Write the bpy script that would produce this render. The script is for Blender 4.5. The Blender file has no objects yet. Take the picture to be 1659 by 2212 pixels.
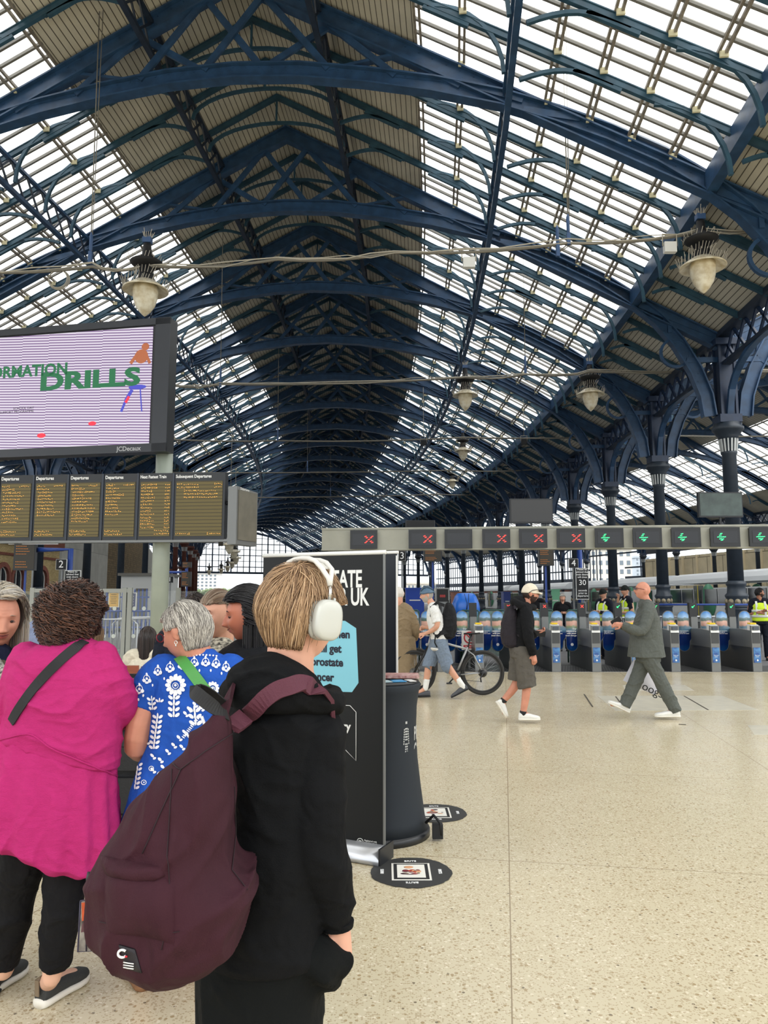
import bpy, math, random
import numpy as np
from mathutils import Vector, Matrix, Euler, noise
sc = bpy.context.scene
COL = sc.collection
PI = math.pi
V = Vector
FPX, W_, H_ = 1600.0, 1659.0, 2212.0
CAMH = 1.6
PITCH = math.atan(184/1600.0)
# ---------------- camera
cd = bpy.data.cameras.new('camera'); cam = bpy.data.objects.new('camera', cd); COL.objects.link(cam)
cam.location = (0, 0, CAMH); cam.rotation_euler = (PI/2 + PITCH, 0, 0)
cd.sensor_fit = 'HORIZONTAL'; cd.sensor_width = 36; cd.lens = FPX/W_*36; cd.clip_end = 900; cd.clip_start = 0.05
sc.camera = cam
# ---------------- world: bright overcast sky
wd = bpy.data.worlds.new('overcast'); sc.world = wd; wd.use_nodes = True
nt = wd.node_tree; bg = nt.nodes['Background']
tc = nt.nodes.new('ShaderNodeTexCoord'); sp = nt.nodes.new('ShaderNodeSeparateXYZ'); rp = nt.nodes.new('ShaderNodeValToRGB')
nt.links.new(tc.outputs['Generated'], sp.inputs[0]); nt.links.new(sp.outputs['Z'], rp.inputs[0]); nt.links.new(rp.outputs[0], bg.inputs[0])
rp.color_ramp.elements[0].position = 0.0; rp.color_ramp.elements[0].color = (0.40, 0.42, 0.43, 1)
rp.color_ramp.elements[1].position = 0.6; rp.color_ramp.elements[1].color = (1.0, 1.0, 0.985, 1)
e = rp.color_ramp.elements.new(0.12); e.color = (0.50, 0.53, 0.55, 1)
bg.inputs[1].default_value = 3.5
sc.view_settings.view_transform = 'Standard'; sc.view_settings.look = 'None'
sc.view_settings.exposure = 0.0; sc.view_settings.gamma = 1.0; sc.view_settings.use_curve_mapping = False
sc.cycles.max_bounces = 6; sc.cycles.diffuse_bounces = 4; sc.cycles.glossy_bounces = 3
sc.cycles.transparent_max_bounces = 16; sc.cycles.transmission_bounces = 4
sc.cycles.use_denoising = True; sc.cycles.sample_clamp_indirect = 6
sc.cycles.caustics_reflective = False; sc.cycles.caustics_refractive = False

# ---------------- pixel -> place helpers (measuring only)
CP, SP_ = math.cos(PITCH), math.sin(PITCH)
def ray(px, py):
    dx = px - 829.5; dy = 1106.0 - py
    f = FPX*CP - dy*SP_; u = FPX*SP_ + dy*CP
    return V((dx/f, 1.0, u/f))
def at(px, py, Y):
    return V((0, 0, CAMH)) + ray(px, py)*Y
def ground(px, py, z=0.0):
    r = ray(px, py); return V((0, 0, CAMH)) + r*((z-CAMH)/r.z)

# ---------------- colours / materials
def s2l(c):
    c /= 255.0
    return c/12.92 if c <= 0.04045 else ((c+0.055)/1.055)**2.4
def rgb(r, g, b): return (s2l(r), s2l(g), s2l(b), 1)
MATS = {}
def mat(name, col, rough=0.6, metal=0.0, noise_amt=0.0, noise_scale=8.0, col2=None, bump=0.0, bscale=40.0, emit=None, estr=1.0, alpha=1.0, spec=0.5, stretch=None, sheen=0.0, crumple=0.0, cscale=9.0):
    if name in MATS: return MATS[name]
    m = bpy.data.materials.new(name); m.use_nodes = True; n = m.node_tree; L = n.links
    b = n.nodes['Principled BSDF']
    b.inputs['Base Color'].default_value = col; b.inputs['Roughness'].default_value = rough
    b.inputs['Metallic'].default_value = metal; b.inputs['Specular IOR Level'].default_value = spec
    if sheen: b.inputs['Sheen Weight'].default_value = sheen
    def coord(sc_):
        t = n.nodes.new('ShaderNodeTexCoord')
        mp = n.nodes.new('ShaderNodeMapping'); L.new(t.outputs['Object'], mp.inputs[0])
        mp.inputs['Scale'].default_value = stretch or (1, 1, 1)
        z = n.nodes.new('ShaderNodeTexNoise'); z.inputs['Scale'].default_value = sc_; z.inputs['Detail'].default_value = 4
        L.new(mp.outputs[0], z.inputs['Vector']); return z
    if noise_amt or col2:
        z = coord(noise_scale); r = n.nodes.new('ShaderNodeValToRGB'); L.new(z.outputs['Fac'], r.inputs[0])
        c2 = col2 or tuple(max(0, c*(1-noise_amt)) for c in col[:3]) + (1,)
        r.color_ramp.elements[0].position = 0.35; r.color_ramp.elements[0].color = c2
        r.color_ramp.elements[1].position = 0.65; r.color_ramp.elements[1].color = col
        L.new(r.outputs[0], b.inputs['Base Color'])
    if bump:
        z = coord(bscale); bp = n.nodes.new('ShaderNodeBump'); bp.inputs['Strength'].default_value = bump; bp.inputs['Distance'].default_value = 0.01
        L.new(z.outputs['Fac'], bp.inputs['Height']); L.new(bp.outputs[0], b.inputs['Normal'])
        if crumple:
            z3 = coord(cscale); z3.inputs['Detail'].default_value = 2; z3.inputs['Distortion'].default_value = .6; b3 = n.nodes.new('ShaderNodeBump'); b3.inputs['Strength'].default_value = crumple; b3.inputs['Distance'].default_value = .05
            L.new(z3.outputs['Fac'], b3.inputs['Height']); L.new(b3.outputs[0], bp.inputs['Normal'])
    if emit:
        b.inputs['Emission Color'].default_value = emit; b.inputs['Emission Strength'].default_value = estr
    if alpha < 1: b.inputs['Alpha'].default_value = alpha
    MATS[name] = m; return m
def glassmat(name, col, amount, rough=0.3, trans=0.0):
    """thin sheet: mostly see-through, partly tinted diffuse"""
    m = bpy.data.materials.new(name); m.use_nodes = True; n = m.node_tree; n.nodes.clear(); L = n.links
    o = n.nodes.new('ShaderNodeOutputMaterial'); t = n.nodes.new('ShaderNodeBsdfTransparent'); t.inputs[0].default_value = (1, 1, 1, 1)
    d = n.nodes.new('ShaderNodeBsdfPrincipled'); d.inputs['Base Color'].default_value = col; d.inputs['Roughness'].default_value = rough
    x = n.nodes.new('ShaderNodeMixShader'); x.inputs[0].default_value = amount
    z = n.nodes.new('ShaderNodeTexNoise'); z.inputs['Scale'].default_value = 1.5; mr = n.nodes.new('ShaderNodeMapRange')
    mr.inputs['To Min'].default_value = amount*0.7; mr.inputs['To Max'].default_value = amount*1.3
    L.new(z.outputs['Fac'], mr.inputs['Value']); L.new(mr.outputs[0], x.inputs[0])
    if trans:
        tr = n.nodes.new('ShaderNodeBsdfTranslucent'); tr.inputs[0].default_value = col
        x2 = n.nodes.new('ShaderNodeMixShader'); x2.inputs[0].default_value = trans
        L.new(d.outputs[0], x2.inputs[1]); L.new(tr.outputs[0], x2.inputs[2]); L.new(x2.outputs[0], x.inputs[2])
    else: L.new(d.outputs[0], x.inputs[2])
    L.new(t.outputs[0], x.inputs[1]); L.new(x.outputs[0], o.inputs[0])
    MATS[name] = m; return m

# ---------------- mesh builder
class MB:
    def __init__(s): s.v = []; s.f = []; s.m = []; s.sm = []; s.M = None
    def add(s, vs, fs, mi=0, smooth=False):
        o = len(s.v)
        if s.M is not None: vs = [s.M @ V(p) for p in vs]
        s.v.extend([tuple(p) for p in vs]); s.f.extend([tuple(i+o for i in f) for f in fs])
        s.m.extend([mi]*len(fs)); s.sm.extend([smooth]*len(fs)); return s
    def box(s, c, size, rz=0, mi=0, M=None):
        x, y, z = size[0]/2, size[1]/2, size[2]/2
        R = M if M is not None else Matrix.Rotation(rz, 3, 'Z'); c = V(c)
        vs = [c + R @ V((a*x, b*y, d*z)) for d in (-1, 1) for a, b in ((-1, -1), (1, -1), (1, 1), (-1, 1))]
        return s.add(vs, [(3, 2, 1, 0), (4, 5, 6, 7), (0, 1, 5, 4), (1, 2, 6, 5), (2, 3, 7, 6), (3, 0, 4, 7)], mi)
    def beam(s, p0, p1, w, h, up=(0, 0, 1), mi=0):
        p0, p1 = V(p0), V(p1); d = (p1-p0)
        if d.length < 1e-6: return s
        L = d.length; d.normalize(); up = V(up)
        if abs(d.dot(up)) > 0.98: up = V((0, 1, 0)) if abs(d.y) < .9 else V((1, 0, 0))
        r = d.cross(up).normalized(); u = r.cross(d)
        R = Matrix((r, d, u)).transposed()
        return s.box((p0+p1)/2, (w, L, h), M=R, mi=mi)
    def loft(s, rings, cap=True, smooth=True, mi=0, closed=True):
        n = len(rings[0]); vs = [p for r in rings for p in r]; fs = []
        for i in range(len(rings)-1):
            for j in range(n if closed else n-1):
                k = (j+1) % n
                fs.append((i*n+j, i*n+k, (i+1)*n+k, (i+1)*n+j))
        if cap: fs.append(tuple(range(n-1, -1, -1))); fs.append(tuple((len(rings)-1)*n+j for j in range(n)))
        return s.add(vs, fs, mi, smooth)
    def tube(s, pts, r, n=8, mi=0, cap=True, smooth=True, sq=None):
        pts = [V(p) for p in pts]; rr = r if isinstance(r, (list, tuple)) else [r]*len(pts)
        rings = []; t0 = (pts[1]-pts[0]).normalized()
        a = t0.orthogonal().normalized()
        for i, p in enumerate(pts):
            t = (pts[min(i+1, len(pts)-1)]-pts[max(i-1, 0)])
            t = t.normalized() if t.length > 1e-9 else t0
            a = (a - t*a.dot(t)); a = a.normalized() if a.length > 1e-6 else t.orthogonal().normalized()
            b = t.cross(a)
            rings.append([p + (a*math.cos(2*PI*k/n) + b*math.sin(2*PI*k/n))*rr[i] for k in range(n)])
        return s.loft(rings, cap, smooth, mi)
    def strap(s, pts, nrm, w, t, mi=0):
        """flat band along pts; nrm = list of outward normals"""
        rings = []
        pts = [V(p) for p in pts]
        for i, p in enumerate(pts):
            d = (pts[min(i+1, len(pts)-1)]-pts[max(i-1, 0)]).normalized(); nn = V(nrm[i] if isinstance(nrm, list) else nrm)
            nn = (nn-d*nn.dot(d)).normalized(); b = d.cross(nn)
            ww = w[i] if isinstance(w, list) else w
            rings.append([p+b*ww/2-nn*t/2, p+b*ww/2+nn*t/2, p-b*ww/2+nn*t/2, p-b*ww/2-nn*t/2])
        return s.loft(rings, True, False, mi)
    def lathe(s, prof, c=(0, 0, 0), n=16, mi=0, smooth=True, sx=1, sy=1, cap=True):
        c = V(c)
        rings = [[c + V((r*math.cos(2*PI*k/n)*sx, r*math.sin(2*PI*k/n)*sy, z)) for k in range(n)] for r, z in prof]
        return s.loft(rings, cap, smooth, mi)
    def sweep(s, prof, path, mi=0, smooth=False):
        """prof: (n,y) pairs in plane XZ; path [(x,z)] ; extrude I shape"""
        rings = []
        for i, (x, z) in enumerate(path):
            a = path[max(i-1, 0)]; b = path[min(i+1, len(path)-1)]
            dx, dz = b[0]-a[0], b[1]-a[1]; L = math.hypot(dx, dz); nx, nz = -dz/L, dx/L
            k = 1.0
            if 0 < i < len(path)-1:
                d1 = V((x-a[0], z-a[1])).normalized(); k = 1/max(.5, abs(d1.dot(V((dx/L, dz/L)))))
            rings.append([V((x+nx*p*k, q, z+nz*p*k)) for p, q in prof])
        return s.loft(rings, True, smooth, mi)
    def ell(s, c, r, n=16, m=10, R=None, mi=0):
        c = V(c); R = R or Matrix.Identity(3); rings = []
        for i in range(m+1):
            a = PI*i/m; rad = max(math.sin(a), 1e-3)
            rings.append([c + R @ V((r[0]*rad*math.cos(2*PI*k/n), r[1]*rad*math.sin(2*PI*k/n), -r[2]*math.cos(a))) for k in range(n)])
        return s.loft(rings, True, True, mi)
    def build(s, name, mats, parent=None, loc=None, rz=0, uv=None, M=None):
        me = bpy.data.meshes.new(name); me.from_pydata(s.v, [], s.f)
        mats = mats if isinstance(mats, (list, tuple)) else [mats]
        for m in mats: me.materials.append(m)
        if len(mats) > 1: me.polygons.foreach_set('material_index', s.m)
        me.polygons.foreach_set('use_smooth', s.sm)
        if uv is not None:
            l = me.uv_layers.new(name='UVMap'); li = np.zeros(len(me.loops), dtype=np.int32); me.loops.foreach_get('vertex_index', li)
            l.data.foreach_set('uv', np.array(uv, dtype=np.float32)[li].ravel())
        me.update()
        o = bpy.data.objects.new(name, me); COL.objects.link(o)
        if parent is not None: o.parent = parent
        if loc is not None: o.location = loc
        if rz: o.rotation_euler = (0, 0, rz)
        return o
def tag(o, label=None, cat=None, group=None, kind=None):
    if label: o['label'] = label
    if cat: o['category'] = cat
    if group: o['group'] = group
    if kind: o['kind'] = kind
    return o
def empty(name, loc=(0, 0, 0), rz=0, label=None, cat=None, group=None, kind=None):
    o = bpy.data.objects.new(name, None); COL.objects.link(o); o.location = loc; o.rotation_euler = (0, 0, rz); o.empty_display_size = .1
    return tag(o, label, cat, group, kind)
KIDS = {}
def copy_tree(o, parent=None, loc=None, rz=None, label=None):
    c = o.copy(); COL.objects.link(c)
    if parent is not None: c.parent = parent
    for ch in list(o.children): copy_tree(ch, c)
    if loc is not None: c.location = loc
    if rz is not None: c.rotation_euler = (0, 0, rz)
    if label: c['label'] = label
    return c
def text(body, size, material, parent=None, loc=(0, 0, 0), rot=(PI/2, 0, 0), align='CENTER', name='lettering', depth=0.001, bold=0.0, sx=1.0, spacing=1.0):
    c = bpy.data.curves.new(name, 'FONT'); c.body = body; c.size = size; c.align_x = align; c.align_y = 'CENTER'; c.extrude = depth
    c.offset = bold; c.resolution_u = 3; c.space_line = spacing
    t = bpy.data.objects.new(name, c); COL.objects.link(t)
    dg = bpy.context.evaluated_depsgraph_get(); me = bpy.data.meshes.new_from_object(t.evaluated_get(dg))
    bpy.data.objects.remove(t); bpy.data.curves.remove(c)
    me.materials.clear(); me.materials.append(material)
    o = bpy.data.objects.new(name, me); COL.objects.link(o)
    if parent is not None: o.parent = parent
    o.location = loc; o.rotation_euler = rot; o.scale = (sx, 1, 1); return o
ORD = ['nearest', 'second', 'third', 'fourth', 'fifth', 'sixth', 'seventh', 'eighth', 'ninth', 'tenth', 'eleventh', 'twelfth', 'thirteenth', 'fourteenth', 'fifteenth', 'sixteenth', 'seventeenth', 'eighteenth', 'nineteenth', 'twentieth', 'twenty-first', 'twenty-second', 'twenty-third', 'twenty-fourth', 'twenty-fifth']
# ================= ROOF =================
def steelmat():
    m = mat('blue_steel', rgb(46, 78, 114), 0.42, 0.0, 0.35, 3.0, spec=0.5)
    return m
STEEL = steelmat()
STEEL_DARK = mat('dark_blue_iron', rgb(38, 50, 68), 0.5, 0, 0.3, 4)
TEAL = mat('teal_rafter', rgb(48, 84, 104), 0.5, 0, 0.3, 3)
GREYBAR = mat('grey_glazing_bar', rgb(120, 118, 112), 0.6)
TANBAR = mat('weathered_purlin', rgb(150, 142, 130), 0.6, 0, 0.4, 5)
CREAM = mat('cream_bracket', rgb(220, 214, 180), 0.6)
def boardmat():
    m = bpy.data.materials.new('cream_boarding'); m.use_nodes = True; n = m.node_tree; L = n.links; b = n.nodes['Principled BSDF']
    uv = n.nodes.new('ShaderNodeUVMap'); s = n.nodes.new('ShaderNodeSeparateXYZ'); L.new(uv.outputs[0], s.inputs[0])
    mo = n.nodes.new('ShaderNodeMath'); mo.operation = 'PINGPONG'; mo.inputs[1].default_value = 0.10; L.new(s.outputs[0], mo.inputs[0])
    r = n.nodes.new('ShaderNodeValToRGB'); r.color_ramp.interpolation = 'LINEAR'
    L.new(mo.outputs[0], r.inputs[0]); r.color_ramp.elements[0].position = 0.006; r.color_ramp.elements[0].color = rgb(62, 56, 44)
    r.color_ramp.elements[1].position = 0.02; r.color_ramp.elements[1].color = rgb(222, 217, 200)
    z = n.nodes.new('ShaderNodeTexNoise'); z.inputs['Scale'].default_value = 0.8; z.inputs['Detail'].default_value = 5
    mx = n.nodes.new('ShaderNodeMix'); mx.data_type = 'RGBA'; mx.blend_type = 'MULTIPLY'; mx.inputs[0].default_value = 0.45
    L.new(uv.outputs[0], z.inputs['Vector']); L.new(r.outputs[0], mx.inputs[6]); L.new(z.outputs['Fac'], mx.inputs[7])
    L.new(mx.outputs[2], b.inputs['Base Color']); b.inputs['Roughness'].default_value = 0.8
    MATS['boards'] = m; return m
BOARD = boardmat()
PANE = glassmat('roof_glazing', (0.9, 0.9, 0.86, 1), 0.18, 0.5, 0.6)
ZR, SL = 20.9, 0.545           # ridge height, slope
BAY, NB = 7.75, 20
S0 = -5                        # first bay index (T2 = index 0)
def heading(s): return math.atan(0.058 - 0.00337*max(s, -10))
CEN = {}
_x, _y = -4.0, 28.4
for i in range(0, NB*40+1):
    CEN[i] = (_x, _y, heading(i*BAY/40)); h = heading(i*BAY/40)
    _x += math.sin(h)*BAY/40; _y += math.cos(h)*BAY/40
def C(s):
    """centre line at distance s past the second truss"""
    if s <= 0:
        h = heading(s); return -4.0 + math.sin(heading(s/2))*s, 28.4 + math.cos(h)*s, h
    k = s/BAY*40; i = min(int(k), NB*40-1); a, b = CEN[i], CEN[i+1]; t = k-i
    return a[0]+(b[0]-a[0])*t, a[1]+(b[1]-a[1])*t, a[2]+(b[2]-a[2])*t
def P(s, u, z):
    x, y, h = C(s); return V((x + math.cos(h)*u, y - math.sin(h)*u, z))
def zr(u): return ZR - SL*abs(u)
def I_prof(d, w, t=0.05):
    a, b = d/2, w/2; e = 0.035
    return [(a, -b), (a, b), (a-t, b), (a-t, e), (-a+t, e), (-a+t, b), (-a, b), (-a, -b), (-a+t, -b), (-a+t, -e), (a-t, -e), (a-t, -b)]
ARCH = [(0, 17.3), (2, 17.2), (4, 16.9), (6, 16.5), (8, 15.95), (9.55, 15.35), (11, 14.7), (12.4, 13.95), (13.6, 13.1), (14.6, 12.2), (15.3, 11.3), (15.9, 10.2), (16.25, 9.2), (16.35, 8.4)]
ARCHF = [(-u, z) for u, z in ARCH[::-1]] + ARCH[1:]
def arch_z(u):
    u = abs(u)
    for (a, za), (b, zb) in zip(ARCH, ARCH[1:]):
        if a <= u <= b: return za + (zb-za)*(u-a)/(b-a)
    return 8.4
def truss_proto(simple=False):
    t = empty('roof_truss')
    m = MB(); m.sweep(I_prof(.56, .34), [(-16.9, zr(16.9)-.45), (0, ZR-.45), (16.9, zr(16.9)-.45)])
    if not simple:
        for k in range(-40, 41):
            u = k*.4
            for dz in (.2, -.2):
                for y in (-.04, .04): m.box((u, y*1.05, zr(u)-.45+dz*.9), (.045, .03, .045))
    m.build('rafter', STEEL, t)
    m = MB(); m.sweep(I_prof(.5, .36), ARCHF)
    if not simple:
        for k in range(-40, 41):
            u = k*.4
            for dz in (.16, -.16): m.box((u, 0, arch_z(u)+dz), (.045, .1, .045))
    m.build('arch_rib', STEEL, t)
    nodes = [0.9, 2.9, 4.9, 6.8, 8.6, 10.2]
    for sgn in (-1, 1):
        ns = nodes
        for a, b in zip(ns, ns[1:]):
            for (p, q, yy) in ((a, b, .05), (b, a, -.05)):
                m = MB(); m.beam((sgn*p, yy, arch_z(p)+.15), (sgn*q, yy, zr(q)-.65), .09, .2, up=(0, 1, 0) if False else (1, 0, 0))
                m.build('lattice_brace', STEEL, t)
        m = MB()
        m.beam((sgn*13.9, 0, arch_z(13.9)), (sgn*16.6, 0, 12.5-.9), .12, .22); m.beam((sgn*15.0, 0, arch_z(15)), (sgn*15.0, 0, zr(15)-.6), .14, .22)
        m.beam((sgn*15.6, 0, 10.6), (sgn*16.8, 0, 10.6), .12, .2)
        cp = [(sgn*(15.2+.55*math.cos(a)), 10.9+.55*math.sin(a)) for a in [PI*k/12 for k in range(25)]]
        m.sweep([(.05, -.06), (.05, .06), (-.05, .06), (-.05, -.06)], cp)
        m.build('spandrel_bracket', STEEL, t)
    for p, q in ((-.9, .9), (.9, -.9)):
        m = MB(); m.beam((p, .05*p, arch_z(0)+.1), (q, .05*p, ZR-1.1), .09, .2, up=(1, 0, 0)); m.build('lattice_brace', STEEL, t)
    return t
def arc(p0, p1, bulge, n=8):
    """2-d quarter style curve from p0 to p1 bulging up"""
    out = []
    for k in range(n+1):
        a = k/n*PI/2
        out.append((p0[0] + (p1[0]-p0[0])*(1-math.cos(a)), p0[1] + (p1[1]-p0[1])*math.sin(a)))
    return out
RB = [(.05, -.05), (.05, .05), (-.05, .05), (-.05, -.05)]
def rafter_proto():
    t = empty('intermediate_rafter')
    m = MB(); m.sweep(I_prof(.2, .12, .03), [(-16.9, zr(16.9)-.2), (0, ZR-.2), (16.9, zr(16.9)-.2)])
    for u in (4.2, 6.4, 10.3, 15):
        for sg in (-1, 1): m.beam((sg*(u-.6), 0, zr(u-.6)-.36), (sg*(u+.6), 0, zr(u+.6)-.36), .1, .14)
    m.build('rafter_beam', TEAL, t)
    for sg in (-1, 1):
        for a, b in (((2.7, zr(2.7)-1.25), (4.9, zr(4.9)-.3)), ((7.9, zr(7.9)-1.3), (5.9, zr(5.9)-.3)), ((8.3, zr(8.3)-1.3), (10.7, zr(10.7)-.35)), ((13.5, zr(13.5)-1.4), (11.7, zr(11.7)-.35)), ((13.8, zr(13.8)-.9), (15.6, zr(15.6)-.35))):
            if a[0] > b[0]: pth = arc((sg*a[0], a[1]), (sg*b[0], b[1]), 1)
            else: pth = arc((sg*a[0], a[1]), (sg*b[0], b[1]), 1)
            if a[0] < b[0]:   # braces rising outwards: leave the girder flat, meet the rafter
                pth = [(sg*(a[0]+(b[0]-a[0])*k/8), a[1]+(b[1]-a[1])*0 + ( (zr(b[0])-.3-a[1])*(k/8)**1 + .55*math.sin(PI*k/8)*.6)) for k in range(9)]
            m = MB(); m.sweep(RB, pth); m.build('curved_brace', TEAL, t)
    m = MB(); m.sweep(RB, [(2.6*math.cos(a)*-1, zr(2.6)-.9+1.05*math.sin(a)) for a in [PI*k/14 for k in range(15)]])
    m.beam((0, 0, ZR-.2), (0, 0, ZR-1.3), .07, .07); m.build('crown_brace', TEAL, t)
    return t
def merged(root, name):
    """one low-detail mesh of a proto for the far ones"""
    m = MB(); mats = []
    def rec(o):
        if o.type == 'MESH':
            if o.data.materials[0] not in mats: mats.append(o.data.materials[0])
            mi = mats.index(o.data.materials[0])
            m.add([v.co for v in o.data.vertices], [tuple(p.vertices) for p in o.data.polygons], mi)
        for c in o.children: rec(c)
    rec(root); o = m.build(name, mats); return o
TR = truss_proto(); RF = rafter_proto()
TRS = truss_proto(True)
trs = merged(TRS, 'roof_truss'); rfs = merged(RF, 'intermediate_rafter')
def kill(o):
    for c in list(o.children): kill(c)
    bpy.data.objects.remove(o)
kill(TRS)
used = {'t': False, 'r': False, 'ts': False, 'rs': False}
def put(kind, s, du, label, group, cat):
    src = {'t': TR, 'r': RF, 'ts': trs, 'rs': rfs}[kind]
    x, y, h = C(s); loc = (x+math.cos(h)*du, y-math.sin(h)*du, 0)
    o = src if not used[kind] else (copy_tree(src))
    used[kind] = True; o.location = loc; o.rotation_euler = (0, 0, -h); tag(o, label, cat, group); return o
def wk(i): return ORD[i] if i < len(ORD) else 'far'
nvis = 0
for b in range(S0, NB+1):
    i = b + 1          # index 0 = nearest truss in view
    near = b < 7
    vis = b >= -2
    lab = ('blue pointed roof truss of the main shed, %s from the camera of those in view' % wk(i)) if vis and i >= 0 else 'blue pointed roof truss over the near concourse, above the picture'
    put('t' if near else 'ts', b*BAY, 0, lab, 'main roof trusses', 'roof truss')
    if b < NB:
        for k in (1, 2, 3):
            put('r' if near else 'rs', (b+k/4)*BAY, 0, 'thin teal rafter with curved braces, %s in the %s bay of the main roof' % (('first', 'middle', 'last')[k-1], wk(max(i, 0))), 'intermediate rafters of the main roof', 'rafter')
    if 0 <= b <= NB:
        put('ts', b*BAY, 34, 'blue roof truss of the right-hand shed behind the columns, %s from the camera' % wk(b), 'right shed trusses', 'roof truss')
    if b >= 2:
        put('ts', b*BAY, -34, 'blue roof truss of the left-hand shed behind the departure boards, %s from the camera' % wk(b-2), 'left shed trusses', 'roof truss')
    if 0 <= b < NB and b < 12:
        for k in (2,):
            put('rs', (b+k/4)*BAY, 34, 'teal rafter of the right-hand shed roof, in its %s bay' % wk(b), 'right shed rafters', 'rafter')
def sheet(m, uvs, s0, s1, u0, u1, th=.06, dz=0.0, c=0):
    """thin roof sheet from u0 to u1, in slope coordinates for the uv; c = shed centre"""
    pts = []; f = math.sqrt(1+SL*SL)
    for s in (s0, s1):
        for u in (u0, u1):
            for d in (0, th): pts.append(P(s, c+u, zr(u)+dz+d)); uvs.append((abs(u)*f, s))
    m.add(pts, [(0, 2, 6, 4), (1, 5, 7, 3), (0, 4, 5, 1), (2, 3, 7, 6), (0, 1, 3, 2), (4, 6, 7, 5)])
win = 1
for c, b0, b1 in ((0, S0, NB), (34, 0, NB), (-34, 1, NB)):
    mb = MB(); uvs = []
    for b in range(b0, b1):
        s0, s1 = b*BAY, (b+1)*BAY
        for sg in (-1, 1):
            sheet(mb, uvs, s0, s1, 0, sg*5.5, c=c); sheet(mb, uvs, s0, s1, sg*13.7, sg*17, c=c)
    o = mb.build('ceiling', BOARD, uv=uvs); tag(o, kind='structure')
    for sg in (-1, 1):
        g = MB(); fr = MB()
        for b in range(b0, b1):
            s0, s1 = b*BAY, (b+1)*BAY
            uu = []
            sheet(g, uu, s0, s1, sg*5.5, sg*13.7, .012, .03, c)
            pur = (5.6, 6.85, 9.3, 10.45, 11.6, 12.7)
            for pu in pur:
                for d in ((-.07, .07) if c == 0 and b < 6 else (0,)):
                    w = .07 if c == 0 and b < 6 else .14
                    fr.beam(P(s0, c+sg*(pu+d), zr(pu+d)-.03), P(s1, c+sg*(pu+d), zr(pu+d)-.03), w, .09, mi=1)
            if c == 0 or b < 14:
                step = 4 if c == 0 else 2
                for k in range(4*step):
                    if c == 0 and k % 4 == 0: continue
                    s = s0 + k*BAY/(4*step)
                    fr.beam(P(s, c+sg*5.5, zr(5.5)), P(s, c+sg*13.7, zr(13.7)), .075, .09, mi=0)
            if c == 0 and -2 <= b < 7:
                for k in range(0, 4):
                    for pu in pur[1:]:
                        s = s0+k*BAY/4
                        for e in (-.12, .12):
                            fr.beam(P(s+e, c+sg*(pu-.1), zr(pu)-.1), P(s+e, c+sg*(pu+.1), zr(pu)-.1), .05, .16, mi=2)
        w = g.build('window_%d' % win, PANE); tag(w, kind='structure'); win += 1
        fr.build('glazing_bars', [GREYBAR, TANBAR, CREAM], w)
# longitudinal lattice girders, edge beams, valley girders (one thing per bay)
def girder(b, u, depth, c=0, panels=8, wide=.17, side=''):
    s0, s1 = b*BAY, (b+1)*BAY; z0 = zr(u)-.35; z1 = z0-depth
    t = empty('lattice_girder', P(s0, c+u, 0)); L0 = V(t.location)
    m = MB(); m.beam(P(s0, c+u, z0)-L0, P(s1, c+u, z0)-L0, .16, .1); m.build('top_chord', STEEL_DARK if abs(u) < 3 else STEEL, t)
    m = MB(); m.beam(P(s0, c+u, z1)-L0, P(s1, c+u, z1)-L0, wide, .14); m.build('bottom_chord', STEEL_DARK if abs(u) < 3 else STEEL, t)
    m = MB()
    for k in range(panels):
        a = s0+(s1-s0)*k/panels; d = s0+(s1-s0)*(k+1)/panels; mid = (a+d)/2
        m.beam(P(a, c+u, z1)-L0, P(d, c+u, z0)-L0, .05, .07); m.beam(P(a, c+u, z0)-L0, P(d, c+u, z1)-L0, .05, .07)
    m.build('lattice_web', STEEL_DARK, t); return t
for b in range(-2, NB):
    for u in (-8.1, -2.6, 2.6, 8.1):
        t = girder(b, u, 1.0)
        tag(t, 'lattice girder %s the ridge, %s slope of main roof, %s bay' % ('beside' if abs(u) < 3 else 'far below', 'left' if u < 0 else 'right', wk(max(b+1, 0))), 'girder', 'lattice girders of the main roof')
    for u in (-13.7, 13.7):
        m = MB(); m.beam(P(b*BAY, u, zr(u)-.35), P((b+1)*BAY, u, zr(u)-.35), .3, .6)
        o = m.build('edge_beam', STEEL); tag(o, 'blue edge beam below the glazing, %s slope of main roof, %s bay' % ('left' if u < 0 else 'right', wk(max(b+1, 0))), 'beam', 'edge beams of the main roof')
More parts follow.
